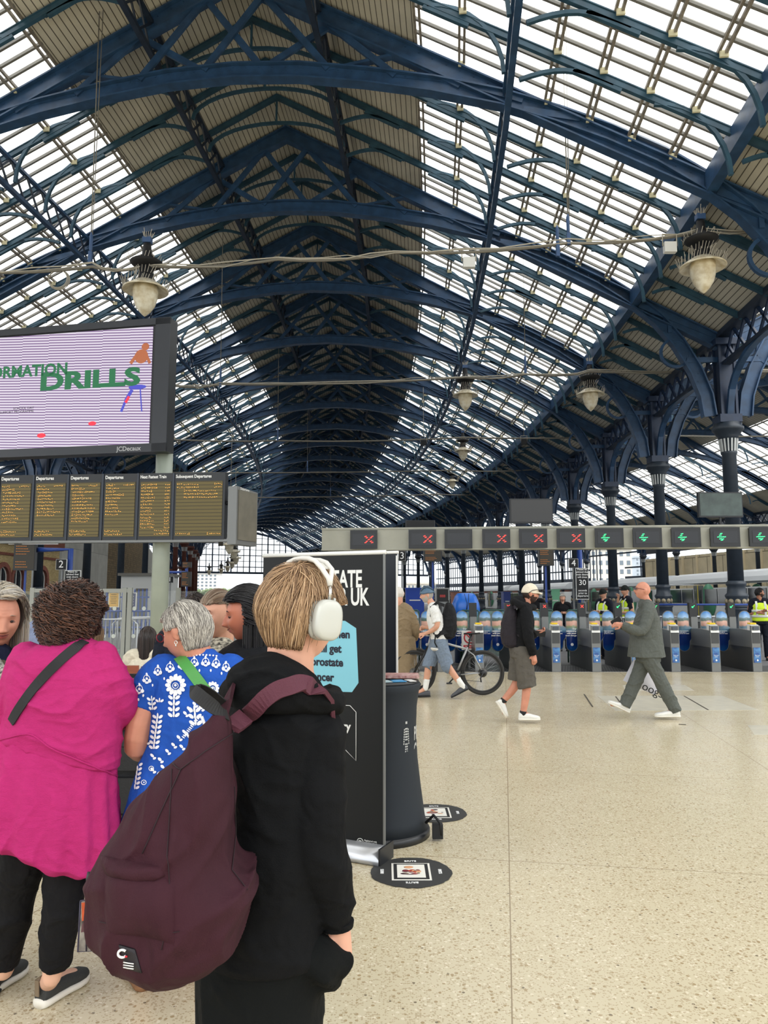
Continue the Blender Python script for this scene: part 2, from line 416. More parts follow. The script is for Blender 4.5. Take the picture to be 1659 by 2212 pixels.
# ================= GROUND, COLUMNS, FAR WALLS, TRAINS =================
def floormat():
    m = bpy.data.materials.new('terrazzo_floor'); m.use_nodes = True; n = m.node_tree; L = n.links; b = n.nodes['Principled BSDF']
    t = n.nodes.new('ShaderNodeTexCoord')
    def vor(scale, lo, hi):
        v = n.nodes.new('ShaderNodeTexVoronoi'); v.inputs['Scale'].default_value = scale; L.new(t.outputs['Object'], v.inputs['Vector'])
        s = n.nodes.new('ShaderNodeSeparateColor'); L.new(v.outputs['Color'], s.inputs[0]); return v, s
    nz = n.nodes.new('ShaderNodeTexNoise'); nz.inputs['Scale'].default_value = 0.9; nz.inputs['Detail'].default_value = 6; L.new(t.outputs['Object'], nz.inputs['Vector'])
    base = n.nodes.new('ShaderNodeMix'); base.data_type = 'RGBA'; L.new(nz.outputs['Fac'], base.inputs[0])
    base.inputs[6].default_value = rgb(198, 186, 156); base.inputs[7].default_value = rgb(214, 203, 176)
    prev = base.outputs[2]
    for scale, size, thr, col in ((55, .22, .80, rgb(222, 212, 188)), (48, .20, .86, rgb(168, 148, 114)), (40, .13, .94, rgb(124, 112, 92)), (120, .3, .7, rgb(184, 168, 138)), (22, .06, .975, rgb(80, 70, 60))):
        v, s = vor(scale, 0, 1)
        a = n.nodes.new('ShaderNodeMath'); a.operation = 'GREATER_THAN'; a.inputs[1].default_value = thr; L.new(s.outputs[0], a.inputs[0])
        c = n.nodes.new('ShaderNodeMath'); c.operation = 'LESS_THAN'; c.inputs[1].default_value = size*2; L.new(v.outputs['Distance'], c.inputs[0])
        d = n.nodes.new('ShaderNodeMath'); d.operation = 'MULTIPLY'; L.new(a.outputs[0], d.inputs[0]); L.new(c.outputs[0], d.inputs[1])
        x = n.nodes.new('ShaderNodeMix'); x.data_type = 'RGBA'; L.new(d.outputs[0], x.inputs[0]); L.new(prev, x.inputs[6]); x.inputs[7].default_value = col; prev = x.outputs[2]
    # joints
    mp = n.nodes.new('ShaderNodeMapping'); mp.inputs['Rotation'].default_value = (0, 0, 0.16); L.new(t.outputs['Object'], mp.inputs[0])
    br = n.nodes.new('ShaderNodeTexBrick'); L.new(mp.outputs[0], br.inputs['Vector']); br.offset = 0; br.inputs['Scale'].default_value = 1
    br.inputs['Brick Width'].default_value = 2.4; br.inputs['Row Height'].default_value = 2.4; br.inputs['Mortar Size'].default_value = .0035; br.inputs['Mortar Smooth'].default_value = .3
    x = n.nodes.new('ShaderNodeMix'); x.data_type = 'RGBA'; L.new(br.outputs['Fac'], x.inputs[0]); L.new(prev, x.inputs[6]); x.inputs[7].default_value = rgb(150, 134, 108)
    L.new(x.outputs[2], b.inputs['Base Color'])
    z2 = n.nodes.new('ShaderNodeTexNoise'); z2.inputs['Scale'].default_value = 2; L.new(t.outputs['Object'], z2.inputs['Vector'])
    mr = n.nodes.new('ShaderNodeMapRange'); mr.inputs['To Min'].default_value = .14; mr.inputs['To Max'].default_value = .3; L.new(z2.outputs['Fac'], mr.inputs['Value']); L.new(mr.outputs[0], b.inputs['Roughness'])
    b.inputs['Specular IOR Level'].default_value = .45
    return m
FLOOR = floormat()
m = MB(); m.add([(-40, -14, 0), (60, -14, 0), (60, 16.2, 0), (-40, 16.2, 0), (-40, -14, -.2), (60, -14, -.2), (60, 16.2, -.2), (-40, 16.2, -.2)], [(0, 1, 2, 3), (4, 7, 6, 5), (0, 4, 5, 1), (2, 6, 7, 3), (1, 5, 6, 2), (0, 3, 7, 4)])
tag(m.build('floor', FLOOR), kind='structure')
# light worn repair slabs in the floor
PATCH = mat('repair_slab', rgb(206, 200, 182), .3, 0, .15, 6)
DARKJ = mat('joint', rgb(70, 64, 56), .7)
for i, (a, b_, c, d) in enumerate((((1290, 1503), (1560, 1503), (1640, 1534), (1330, 1536)), ((1615, 1567), (1700, 1567), (1720, 1588), (1630, 1588)), ((1345, 1480), (1480, 1480), (1500, 1492), (1350, 1492)))):
    pts = [ground(*q) for q in (a, b_, c, d)][::-1]; m = MB(); m.add([p+V((0, 0, h)) for h in (-.03, .002) for p in pts], [(0, 1, 2, 3), (4, 7, 6, 5), (0, 4, 5, 1), (1, 5, 6, 2), (2, 6, 7, 3), (3, 7, 4, 0)])
    tag(m.build('trim_%d' % (i+1), PATCH), kind='structure')
m = MB()
for a, b_ in (((1330, 1505), (1345, 1525)), ((1478, 1504), (1530, 1534)), ((1262, 1500), (1280, 1527)), ((1466, 1565), (1482, 1566))):
    m.beam(ground(*a)+V((0, 0, .003)), ground(*b_)+V((0, 0, .003)), .02, .006)
tag(m.build('trim_4', DARKJ), kind='structure')
# metal tread strip at the gates and the platforms beyond (with a track trench under the train)
def treadmat():
    m = bpy.data.materials.new('metal_tread'); m.use_nodes = True; n = m.node_tree; L = n.links; b = n.nodes['Principled BSDF']
    t = n.nodes.new('ShaderNodeTexCoord'); br = n.nodes.new('ShaderNodeTexBrick'); L.new(t.outputs['Object'], br.inputs['Vector'])
    br.inputs['Scale'].default_value = 1; br.inputs['Brick Width'].default_value = .06; br.inputs['Row Height'].default_value = .12; br.inputs['Mortar Size'].default_value = .016
    br.inputs['Color1'].default_value = rgb(146, 146, 146); br.inputs['Color2'].default_value = rgb(120, 120, 122); br.inputs['Mortar'].default_value = rgb(60, 60, 62)
    L.new(br.outputs[0], b.inputs['Base Color']); b.inputs['Roughness'].default_value = .4; b.inputs['Metallic'].default_value = .3; return m
TREAD = treadmat()
m = MB(); m.box((10, 16.95, -.1), (100, 1.5, .2)); m.box((10, 16.22, -.098), (100, .05, .2), mi=1)
tag(m.build('trim_5', [TREAD, mat('steel_edge', rgb(200, 196, 186), .4)]), kind='structure')
PLAT = mat('platform_paving', rgb(104, 104, 106), .7, 0, .2, 1.5)
for nm, xa, xb in (('floor', -90, -15.5), ('floor', -12.2, 16.2), ('floor', 22.5, 120)):
    m = MB(); m.box(((xa+xb)/2, 160+17.7, -.15), (xb-xa, 320, .3)); tag(m.build(nm, PLAT), kind='structure')
m = MB(); m.box((15, 170, -1.3), (240, 330, .3)); tag(m.build('floor', mat('ballast', rgb(92, 84, 76), .9, 0, .4, 20)), kind='structure')
# ---- columns
IRON = mat('cast_iron_slate', rgb(44, 54, 66), .42, 0, .2, 6)
IRONB = mat('cast_iron_navy', rgb(28, 46, 74), .42, 0, .2, 6)
MAROON = mat('maroon_iron', rgb(104, 58, 48), .6, 0, .3, 6)
FLUTE = mat('pale_fluting', rgb(196, 200, 200), .5)
ROSE = mat('stone_rosette', rgb(150, 140, 118), .7)
def column_proto(ma):
    t = empty('cast_iron_column')
    m = MB(); m.lathe([(.44, 0), (.44, .5), (.40, .55), (.38, 1.1), (.42, 1.15), (.42, 1.2)], n=16); m.lathe([(.41, 1.2), (.37, 1.3), (.36, 1.55), (.40, 1.62), (.40, 1.68), (.33, 1.75), (.31, 2.0), (.35, 2.05), (.35, 2.12), (.29, 2.2)], n=16); m.build('pedestal', ma, t)
    m = MB()
    for k in range(10):
        a = k*PI/5; R = Matrix.Rotation(a, 3, 'Z') @ Matrix.Rotation(PI/2, 3, 'Y')
        for rr, th in ((.1, .02), (.05, .04)):
            c = V((math.cos(a)*.375, math.sin(a)*.375, 1.44)); m.loft([[c + R @ V((rr*math.cos(q), rr*math.sin(q), h)) for q in [PI*j/5 for j in range(10)]] for h in (-th, th)])
    m.build('rosette', ROSE, t)
    m = MB(); m.lathe([(.275, 2.2), (.25, 6.9), (.29, 6.95), (.29, 7.02)], n=16); m.build('shaft', ma, t)
    m = MB()
    for k in range(16):
        a = 2*PI*k/16; m.beam((math.cos(a)*.27, math.sin(a)*.27, 7.02), (math.cos(a)*.33, math.sin(a)*.33, 7.5), .05, .05, up=(math.cos(a), math.sin(a), 0))
    m.build('fluting', FLUTE, t)
    m = MB(); m.lathe([(.26, 7.0), (.30, 7.5), (.36, 7.52), (.36, 7.6), (.42, 7.66), (.5, 7.8), (.56, 7.84), (.56, 7.95), (.5, 8.0), (.5, 8.1)], n=16); m.build('capital', ma, t)
    m = MB(); m.box((0, 0, 9.7), (.5, .5, 3.2)); m.box((0, 0, 11.2), (.9, .9, .25)); m.box((0, 0, 8.25), (.8, .8, .3))
    for sx in (-1, 1):
        for sy in (-1, 1): m.box((sx*.27, sy*.27, 9.7), (.09, .09, 3.2))
    m.build('stanchion', IRONB, t)
    return t
CO = column_proto(IRON); CB = column_proto(MAROON); first = {0: True, 1: True}
rown = {17: 'between the main and right sheds', -17: 'between the main and left sheds', 51: 'along the far right wall', -51: 'along the far left wall'}
for u in (17, -17, 51):
    for b in range(-1 if u != 51 else 2, NB+1):
        if u == -17 and b < 2 and b != -1: pass
        mar = (u == -17 and b > 6)
        src = CB if mar else CO; k = 1 if mar else 0
        p = P(b*BAY, u, 0); h = C(b*BAY)[2]
        o = src if first[k] else copy_tree(src); first[k] = False
        o.location = p; o.rotation_euler = (0, 0, -h)
        tag(o, '%s iron column %s, %s from the concourse' % ('maroon' if mar else 'dark slate', rown[u], wk(b+1)), 'column', 'iron columns')
# valley girders with arched ribs along the column rows
def valley_proto():
    t = empty('valley_girder')
    m = MB(); m.beam((0, 0, 11.55), (0, BAY, 11.55), .5, .22); m.beam((0, 0, 10.4), (0, BAY, 10.4), .3, .14); m.build('chord', STEEL_DARK, t)
    m = MB()
    for k in range(8):
        a, c = BAY*k/8, BAY*(k+1)/8
        m.beam((0, a, 10.4), (0, c, 11.5), .08, .1); m.beam((0, a, 11.5), (0, c, 10.4), .08, .1)
    m.build('lattice_web', IRONB, t)
    m = MB(); pts = []
    for k in range(25):
        f = k/24; y = .25 + (BAY-.5)*f; q = abs(2*f-1); pts.append((y, 8.4 + 2.0*math.sqrt(max(0, 1-q**2.6))))
    for (a, za), (c, zc) in zip(pts, pts[1:]): m.beam((0, a, za), (0, c, zc), .22, .16)
    m.build('arch_rib', STEEL, t); return t
VG = valley_proto(); f0 = True
for u in (17, -17, 51):
    for b in range(-2 if u != 51 else 2, NB):
        if u == -17 and b < 1: continue
        o = VG if f0 else copy_tree(VG); f0 = False
        p, q = P(b*BAY, u, 0), P((b+1)*BAY, u, 0); d = q-p
        o.location = p; o.rotation_euler = (0, 0, -math.atan2(d.x, d.y)); o.scale = (1, d.length/BAY, 1)
        tag(o, 'dark lattice valley girder with arched rib %s, %s bay' % (rown[u], wk(max(0, b+1))), 'girder', 'valley girders over the columns')
# ---- end screens: glazed grid with arched outline
GRID = mat('screen_bar', rgb(30, 46, 66), .5)
SGL = glassmat('screen_glass', (.85, .88, .9, 1), .12, .3, .5)
sE = NB*BAY
for c, lab in ((0, 0), (34, 1), (-34, 2)):
    gl = MB(); fr = MB(); z0 = 7.4
    us = [-16.5 + k*1.5 for k in range(23)]
    top = [arch_z(u) for u in us]
    for k in range(22):
        a, b_ = us[k], us[k+1]
        gl.add([P(sE, c+a, z0), P(sE, c+b_, z0), P(sE, c+b_, max(z0+.1, top[k+1])), P(sE, c+a, max(z0+.1, top[k]))], [(0, 1, 2, 3)])
    for k, u in enumerate(us): fr.beam(P(sE, c+u, z0), P(sE, c+u, top[k]), .16 if k % 3 else .3, .14)
    for k in range(7):
        z = z0 + k*1.4; uu = [u for u in us if arch_z(u) > z]
        if len(uu) > 1: fr.beam(P(sE, c+uu[0], z), P(sE, c+uu[-1], z), .14, .5 if k == 0 else (.2 if k % 2 else .12), up=(0, 0, 1))
    w = gl.build('window_%d' % win, SGL); win += 1; tag(w, kind='structure'); fr.build('glazing_bars', GRID, w)
# ---- right outer wall
def panelmat(name, c1, c2, w, hgt, mo, mcol=(.1, .09, .07, 1), uvw=False):
    m = bpy.data.materials.new(name); m.use_nodes = True; n = m.node_tree; L = n.links; b = n.nodes['Principled BSDF']
    t = n.nodes.new('ShaderNodeUVMap'); br = n.nodes.new('ShaderNodeTexBrick'); L.new(t.outputs[0], br.inputs['Vector'])
    br.inputs['Scale'].default_value = 1; br.inputs['Brick Width'].default_value = w; br.inputs['Row Height'].default_value = hgt; br.inputs['Mortar Size'].default_value = mo
    br.inputs['Color1'].default_value = c1; br.inputs['Color2'].default_value = c2; br.inputs['Mortar'].default_value = mcol
    z = n.nodes.new('ShaderNodeTexNoise'); z.inputs['Scale'].default_value = .7; z.inputs['Detail'].default_value = 6; L.new(t.outputs[0], z.inputs['Vector'])
    x = n.nodes.new('ShaderNodeMix'); x.data_type = 'RGBA'; x.blend_type = 'MULTIPLY'; x.inputs[0].default_value = .45; L.new(br.outputs[0], x.inputs[6]); L.new(z.outputs['Fac'], x.inputs[7])
    L.new(x.outputs[2], b.inputs['Base Color']); b.inputs['Roughness'].default_value = .85; return m
CREAMW = panelmat('cream_wall', rgb(236, 222, 188), rgb(228, 212, 176), 3.0, 3.6, .06, rgb(150, 138, 112))
BRICKY = panelmat('yellow_brick', rgb(236, 210, 150), rgb(206, 178, 118), .23, .08, .012, rgb(170, 156, 124))
BRICKR = panelmat('red_brick', rgb(150, 84, 66), rgb(128, 70, 56), .23, .08, .012, rgb(130, 110, 96))
BRICKB = panelmat('brown_brick', rgb(150, 128, 92), rgb(118, 100, 70), .5, .25, .02, rgb(96, 84, 62))
RENDERW = panelmat('pale_render', rgb(214, 214, 206), rgb(196, 196, 188), 4, 6, .02, rgb(150, 150, 144))
def wall_strip(name, s0, s1, u, z0, z1, material, th=.3, n=8):
    m = MB(); uvs = []; sg = 1 if u > 0 else -1
    for k in range(n):
        a, b_ = s0+(s1-s0)*k/n, s0+(s1-s0)*(k+1)/n
        pts = []
        for s in (a, b_):
            for z in (z0, z1):
                for d in (0, th*sg): pts.append(P(s, u+d, z)); uvs.append((s, z))
        m.add(pts, [(0, 4, 6, 2), (1, 3, 7, 5), (2, 6, 7, 3), (0, 1, 5, 4), (0, 2, 3, 1), (4, 5, 7, 6)])
    o = m.build(name, material, uv=uvs); tag(o, kind='structure'); return o
wall_strip('wall_right', 8, 80, 53, 0, 7.6, CREAMW)
m = MB()
for k in range(25): m.beam(P(8+k*3, 52.9, 3.2), P(8+k*3, 52.9, 7.6), .35, .2)
m2 = m.build('trim_6', mat('cream_pilaster', rgb(216, 202, 168), .8)); tag(m2, kind='structure')
wall_strip('wall_right', 8, 80, 53, 8.4, 12, mat('dark_cladding', rgb(52, 56, 62), .8), n=8)
wall_strip('wall_right', 80, 155, 53, 0, 3.2, BRICKR)
gl = MB(); fr = MB()
for k in range(75):
    s = 80+k
    if 81 < s < 92: continue
    fr.beam(P(s, 53, 3.2), P(s, 53, 11.5), .16, .16)
    gl.add([P(s, 53.05, 3.2), P(s+1, 53.05, 3.2), P(s+1, 53.05, 11.5), P(s, 53.05, 11.5)], [(0, 1, 2, 3)])
for z, w in ((3.2, .4), (4.6, .9), (6.5, .25), (9, .25), (11.3, .6)):
    for k in range(15):
        if not (k in (1, 2) and z > 3 and z < 9): fr.beam(P(80+k*5, 52.95, z), P(85+k*5, 52.95, z), .2, w)
w = gl.build('window_%d' % win, SGL); win += 1; tag(w, kind='structure'); fr.build('glazing_bars', GRID, w)
# left outer wall
wall_strip('wall_left', 0, 90, -51.2, 0, 13, RENDERW); wall_strip('wall_left', 90, 155, -51.2, 0, 13, BRICKB)
wall_strip('wall_left', 32, 54, -24, 0, 9, RENDERW); wall_strip('wall_left', 54, 84, -24, 0, 9.5, BRICKB); wall_strip('wall_left', 84, 155, -24, 0, 9, RENDERW)
# ---- station building with arched windows, left
def arch_pts(cx, z0, w, h, n=10):
    r = w/2; return [(cx-r, z0)] + [(cx-r*math.cos(PI*k/n), z0+h-r+r*math.sin(PI*k/n)) for k in range(n+1)] + [(cx+r, z0)]
B = empty('station_building', (-21.9, 38, 0), label='yellow brick single-storey station building with red arched windows, far left', cat='building')
bl = 12.0
mb = MB(); uvs = []
def bq(m, pts, uvl): m.add(pts, [(0, 1, 2, 3)]); uvs.extend(uvl)
wins = [2.0, 4.7, 6.5, 9.6]
ys = [-8] + sum([[c-.62, c+.62] for c in wins], []) + [bl]
for i in range(0, len(ys)-1, 1):
    a, c = ys[i], ys[i+1]
    if i % 2 == 0: zz = [(0, 4.75)]
    else: zz = [(0, 1.0), (3.35, 4.75)]
    for z0, z1 in zz: bq(mb, [(0, a, z0), (0, c, z0), (0, c, z1), (0, a, z1)], [(a, z0), (c, z0), (c, z1), (a, z1)])
for c in wins:   # brick above the arch
    ap = arch_pts(c, 1.0, 1.24, 2.35)
    for (y0, z0), (y1, z1) in zip(ap[1:-1], ap[2:-1]): bq(mb, [(0, y0, z0), (0, y1, z1), (0, y1, 3.36), (0, y0, 3.36)], [(y0, z0), (y1, z1), (y1, 3.36), (y0, 3.36)])
bq(mb, [(0, bl, 0), (-6, bl, 0), (-6, bl, 4.75), (0, bl, 4.75)], [(0, 0), (6, 0), (6, 4.75), (0, 4.75)])
mb.build('brick_wall', BRICKY, B, uv=uvs)
TERRA = mat('terracotta_red', rgb(146, 88, 74), .8, 0, .25, 6); WHITEP = mat('white_paint', rgb(226, 226, 222), .5); DGL = mat('dark_glass', rgb(40, 50, 58), .1)
for c in wins:
    m = MB(); ap = arch_pts(c, 1.0, 1.24, 2.35); ao = arch_pts(c, 1.0, 1.76, 2.62)
    rings = [[V((.07, y, z)), V((.07, y2, z2)), V((-.25, y2, z2)), V((-.25, y, z))] for (y, z), (y2, z2) in zip(ap, ao)]
    m.loft(rings, True, False); s = m.build('arch_surround', TERRA, B)
    m = MB(); m.add([(-.18, y, z) for y, z in ap], [tuple(range(len(ap)))]); wn = m.build('window', DGL, B)
    m = MB(); m.tube([(-.14, y, z) for y, z in ap], .05, 6); m.beam((-.14, c, 1), (-.14, c, 3.3), .06, .06); m.beam((-.14, c-.6, 2.1), (-.14, c+.6, 2.1), .06, .06); m.build('frame', WHITEP, wn)
m = MB(); m.box((-3, 2, 5.05), (6.5, 20.4, .6)); m.box((-3, 2, 4.1), (6.12, 20.1, .16)); m.box((-3, 2, 4.75), (6.4, 20.3, .12)); m.build('parapet', mat('red_brick_plain', rgb(136, 82, 66), .85, 0, .3, 12), B)
# white platform hut and grey cabin behind the fence
m = MB(); m.box((-18.2, 58, 1.6), (3.2, 4, 3.2)); m.box((-18.2, 58, 3.3), (3.6, 4.4, .2), mi=1); m.box((-18.2, 55.98, 1.2), (.9, .05, 2.1), mi=1)
tag(m.build('platform_hut', [mat('white_boarding', rgb(222, 224, 222), .7), GREYBAR]), 'small white boarded hut standing behind the blue palisade fence', 'hut')
# ---- train
TW = mat('train_white', rgb(246, 248, 248), .3); TS = mat('train_roof', rgb(214, 218, 222), .35); TD = mat('train_window', rgb(24, 30, 36), .08); TG = mat('train_green', rgb(96, 168, 132), .35); TY = mat('yellow_paint', rgb(236, 214, 40), .4); TGR = mat('train_skirt', rgb(120, 124, 126), .6)
def car(label, cab=False):
    t = empty('train_carriage', label=label, cat='train', group='train carriages')
    L = 19.6
    prof = [(-1.35, -.15), (-1.4, .4), (-1.42, 1.9), (-1.3, 2.45), (-1.0, 2.72), (-.5, 2.86), (0, 2.9), (.5, 2.86), (1.0, 2.72), (1.3, 2.45), (1.42, 1.9), (1.4, .4), (1.35, -.15)]
    def body(pr, mi, name, y0=0, y1=L):
        m = MB(); m.loft([[V((x, y, z)) for x, z in pr] for y in (y0, y1)], True, False, mi); return m.build(name, [TW, TS, TGR][mi], t)
    body([p for p in prof if p[1] <= 2.3] + [(1.3, 2.3)][:0], 0, 'body'); body([(-1.44, 2.2)] + [p for p in prof if p[1] > 2.3] + [(1.44, 2.2)], 1, 'roof', .02, L-.02)
    m = MB(); m.box((0, L/2, -.6), (2.4, L-1, 1.3)); m.build('underframe', TGR, t)
    for y in (5.2, 14.4):
        for sx in (-1, 1):
            d = MB()
            for k in (-.34, .34): d.box((sx*1.44, y+k, 1.05), (.06, .64, 2.0))
            o = d.build('door', TGR, t)
            d = MB(); d.box((sx*1.475, y-.34, 1.35), (.02, .35, .9)); d.box((sx*1.475, y+.34, 1.35), (.02, .35, .9)); d.build('window', TD, o)
            d = MB(); d.box((sx*1.485, y, 1.1), (.01, .1, 1.9)); d.build('door_edge', TY, o)
    for y0, y1 in ((.6, 2.3), (2.5, 4.4), (6.1, 8.0), (8.2, 10.0), (10.2, 11.6), (11.8, 13.5), (15.3, 17.0), (17.2, 19.0)):
        for sx in (-1, 1):
            m = MB(); m.box((sx*1.43, (y0+y1)/2, 1.4), (.05, y1-y0, .85)); m.build('window', TD, t)
    for y in (4.5, 13.0):
        for sx in (-1, 1):
            m = MB(); m.loft([[V((sx*(1.43+d), y+1.0*math.cos(a), 1.15+1.0*math.sin(a))) for a in [PI*k/10 for k in range(20)]] for d in (0, .01)]); m.build('green_roundel', TG, t)
    return t
lab = ['white train carriage with green roundels, nearest at far right behind the gates', 'second white train carriage behind the gates', 'third white train carriage, further along the platform', 'furthest white train carriage at the right-hand platform']
c0 = None
for k in range(4):
    s = 4 + k*20.3; p, q = P(s, 24.4, 0), P(s+20, 24.4, 0); d = q-p
    o = car(lab[0]) if c0 is None else copy_tree(c0, label=lab[k]); c0 = c0 or o
    o.location = p+V((0, 0, .25)); o.rotation_euler = (0, 0, -math.atan2(d.x, d.y))
# ---- buildings and trees outside
for i, (px0, px1, yt, Y, col, lb, fl, nw) in enumerate(((413, 468, 1240, 320, rgb(226, 224, 218), 'pale grey apartment block seen beyond the open end of the shed', 8, 6), (1262, 1368, 1188, 200, rgb(232, 228, 216), 'cream town building seen through the gap in the right wall', 6, 7), (1376, 1406, 1205, 225, rgb(190, 200, 210), 'blue and white chequered tower block beyond the train', 12, 4), (880, 945, 1262, 260, rgb(214, 208, 196), 'low pale building beyond the far end of the right shed', 3, 8))):
    a, b_ = at(px0, 1290, Y), at(px1, 1290, Y); top = at(px0, yt, Y).z
    t = empty('town_building', ((a.x+b_.x)/2, Y, 0), label=lb, cat='building'); w = b_.x-a.x
    m = MB(); m.box((0, 5, top/2), (w, 10, top)); m.box((0, 5, top+.3), (w+.6, 10.6, .6)); m.build('facade', mat('facade_%d' % i, col, .8, 0, .1, .3), t)
    for r in range(fl):
        for k in range(nw):
            m = MB(); m.box((-w/2+(k+.5)*w/nw, -.03, (r+.55)*top/fl), (w/nw*.5, .1, top/fl*.5)); m.build('window', mat('facade_window', rgb(120, 132, 142), .2), t)
LEAF = mat('foliage', rgb(120, 136, 100), .8, 0, .4, 1.0)
random.seed(4)
for px, Y, w, lb in ((432, 260, 9, 'green bush beyond the open end of the shed, left of the women'), (490, 255, 7, 'low green bush beyond the shed end, above the black-haired woman'), (548, 230, 6, 'green tree beyond the shed end beside the black banner'), (605, 250, 8, 'green tree hidden mostly by the blond head')):
    p = at(px, 1290, Y); t = empty('tree', (p.x, Y, 0), label=lb, cat='tree')
    m = MB(); m.tube([(0, 0, 0), (0, 0, 3)], .3, 6); m.build('trunk', mat('bark', rgb(90, 76, 60), .9), t)
    m = MB()
    for k in range(44):
        c = V((random.uniform(-w/2, w/2), random.uniform(-2, 2), random.uniform(1.2, 3.8))); m.ell(c, [random.uniform(.6, 1.1)]*3, 7, 5)
    m.build('crown', LEAF, t)
m = MB(); m.box((0, 300, -.7), (900, 260, .4)); tag(m.build('floor', mat('yard_ground', rgb(150, 148, 138), .9, 0, .2, .05)), kind='structure')
# ================= CONCOURSE FITTINGS =================
def S(): return None
BLK = mat('black_case', rgb(26, 28, 32), .35); BLKM = mat('matt_black', rgb(22, 23, 26), .7)
GST = mat('brushed_grey', rgb(118, 120, 120), .35, .3); GDK = mat('gate_dark_grey', rgb(62, 64, 66), .45); SILV = mat('silver', rgb(190, 192, 196), .25, .6)
LRED = mat('led_red', (1, .05, .04, 1), emit=(1, .05, .04, 1), estr=2.2); LGRN = mat('led_green', (.05, 1, .3, 1), emit=(.05, 1, .3, 1), estr=1.3)
LAMB = mat('led_amber', (1, .5, .08, 1), emit=(1, .45, .08, 1), estr=1.0)
WHT = mat('white_lettering', rgb(240, 240, 240), .5); WPL = mat('white_plastic', rgb(225, 226, 224), .4)
# ---- ticket gates
def adverts(kind):
    """printed picture on a gate paddle: sky, hands, field, blue lettering panel (bands in the object's own height)"""
    m = bpy.data.materials.new('paddle_print'); m.use_nodes = True; n = m.node_tree; L = n.links; b = n.nodes['Principled BSDF']
    t = n.nodes.new('ShaderNodeTexCoord'); s = n.nodes.new('ShaderNodeSeparateXYZ'); L.new(t.outputs['Object'], s.inputs[0])
    z = n.nodes.new('ShaderNodeTexNoise'); z.inputs['Scale'].default_value = 14; L.new(t.outputs['Object'], z.inputs['Vector'])
    a = n.nodes.new('ShaderNodeMath'); a.operation = 'MULTIPLY_ADD'; a.inputs[1].default_value = .07; L.new(z.outputs['Fac'], a.inputs[0]); L.new(s.outputs['Z'], a.inputs[2])
    mr = n.nodes.new('ShaderNodeMapRange'); mr.inputs['From Min'].default_value = .45; mr.inputs['From Max'].default_value = 1.3; L.new(a.outputs[0], mr.inputs['Value'])
    r = n.nodes.new('ShaderNodeValToRGB'); L.new(mr.outputs[0], r.inputs[0]); cr = r.color_ramp
    stops = [(0, (28, 96, 180)), (.12, (24, 60, 140)), (.42, (26, 48, 110)), (.5, (90, 126, 150)), (.6, (120, 134, 96) if kind else (96, 120, 134)), (.64, (196, 150, 132)), (.74, (208, 164, 146)), (.77, (70, 96, 84)), (.83, (96, 116, 120)), (.86, (150, 186, 220)), (1, (74, 136, 208))]
    cr.elements[0].position = 0; cr.elements[0].color = rgb(*stops[0][1]); cr.elements[1].position = 1; cr.elements[1].color = rgb(*stops[-1][1])
    for p, c in stops[1:-1]: e_ = cr.elements.new(p); e_.color = rgb(*c)
    L.new(r.outputs[0], b.inputs['Base Color']); b.inputs['Roughness'].default_value = .25; return m
AD0, AD1 = adverts(0), adverts(1)
BLUEAD = mat('poster_blue', rgb(34, 66, 140), .3, 0, .4, 9, col2=rgb(90, 150, 200))
YEL = mat('reader_yellow', rgb(240, 200, 30), .4)
def paddle(t, sg, kind):
    w = .25; pts = []
    for k in range(13): a = PI*k/12; pts.append((w/2*math.cos(a), 1.15+w/2*math.sin(a)))
    for k in range(13): a = PI+PI*k/12; pts.append((w/2*math.cos(a), .50+w/2*math.sin(a)))
    if not kind: pts += [(w/2+.01, .60), (w/2+.05, .66), (w/2+.09, .72), (w/2+.10, .82), (w/2+.08, .88), (w/2, .95)]
    m = MB(); m.loft([[V((x, y, z)) for x, z in pts] for y in (-.012, .012)]); p = m.build('paddle', AD1 if kind else AD0, t, (sg*.265, 1.0, 0))
    m = MB(); m.tube([(x*1.03, 0, (z-.82)*1.01+.82) for x, z in pts+pts[:1]], .013, 5, cap=False); m.build('rim', GST, p)
    if kind: text('Our\nrelationship\nwith water\nmust change', .050, WHT, p, (0.105, -.016, .80), align='RIGHT', bold=.0015)
    else: text('Water Demand is\nrising, help us\nprotect our supply.', .029, WHT, p, (-.10, -.016, .80), align='LEFT', bold=.0005)
    if kind: m = MB(); m.ell((0, -.014, .52), (.035, .003, .035), 12, 6); m.build('round_mark', WHT, p)
    return p
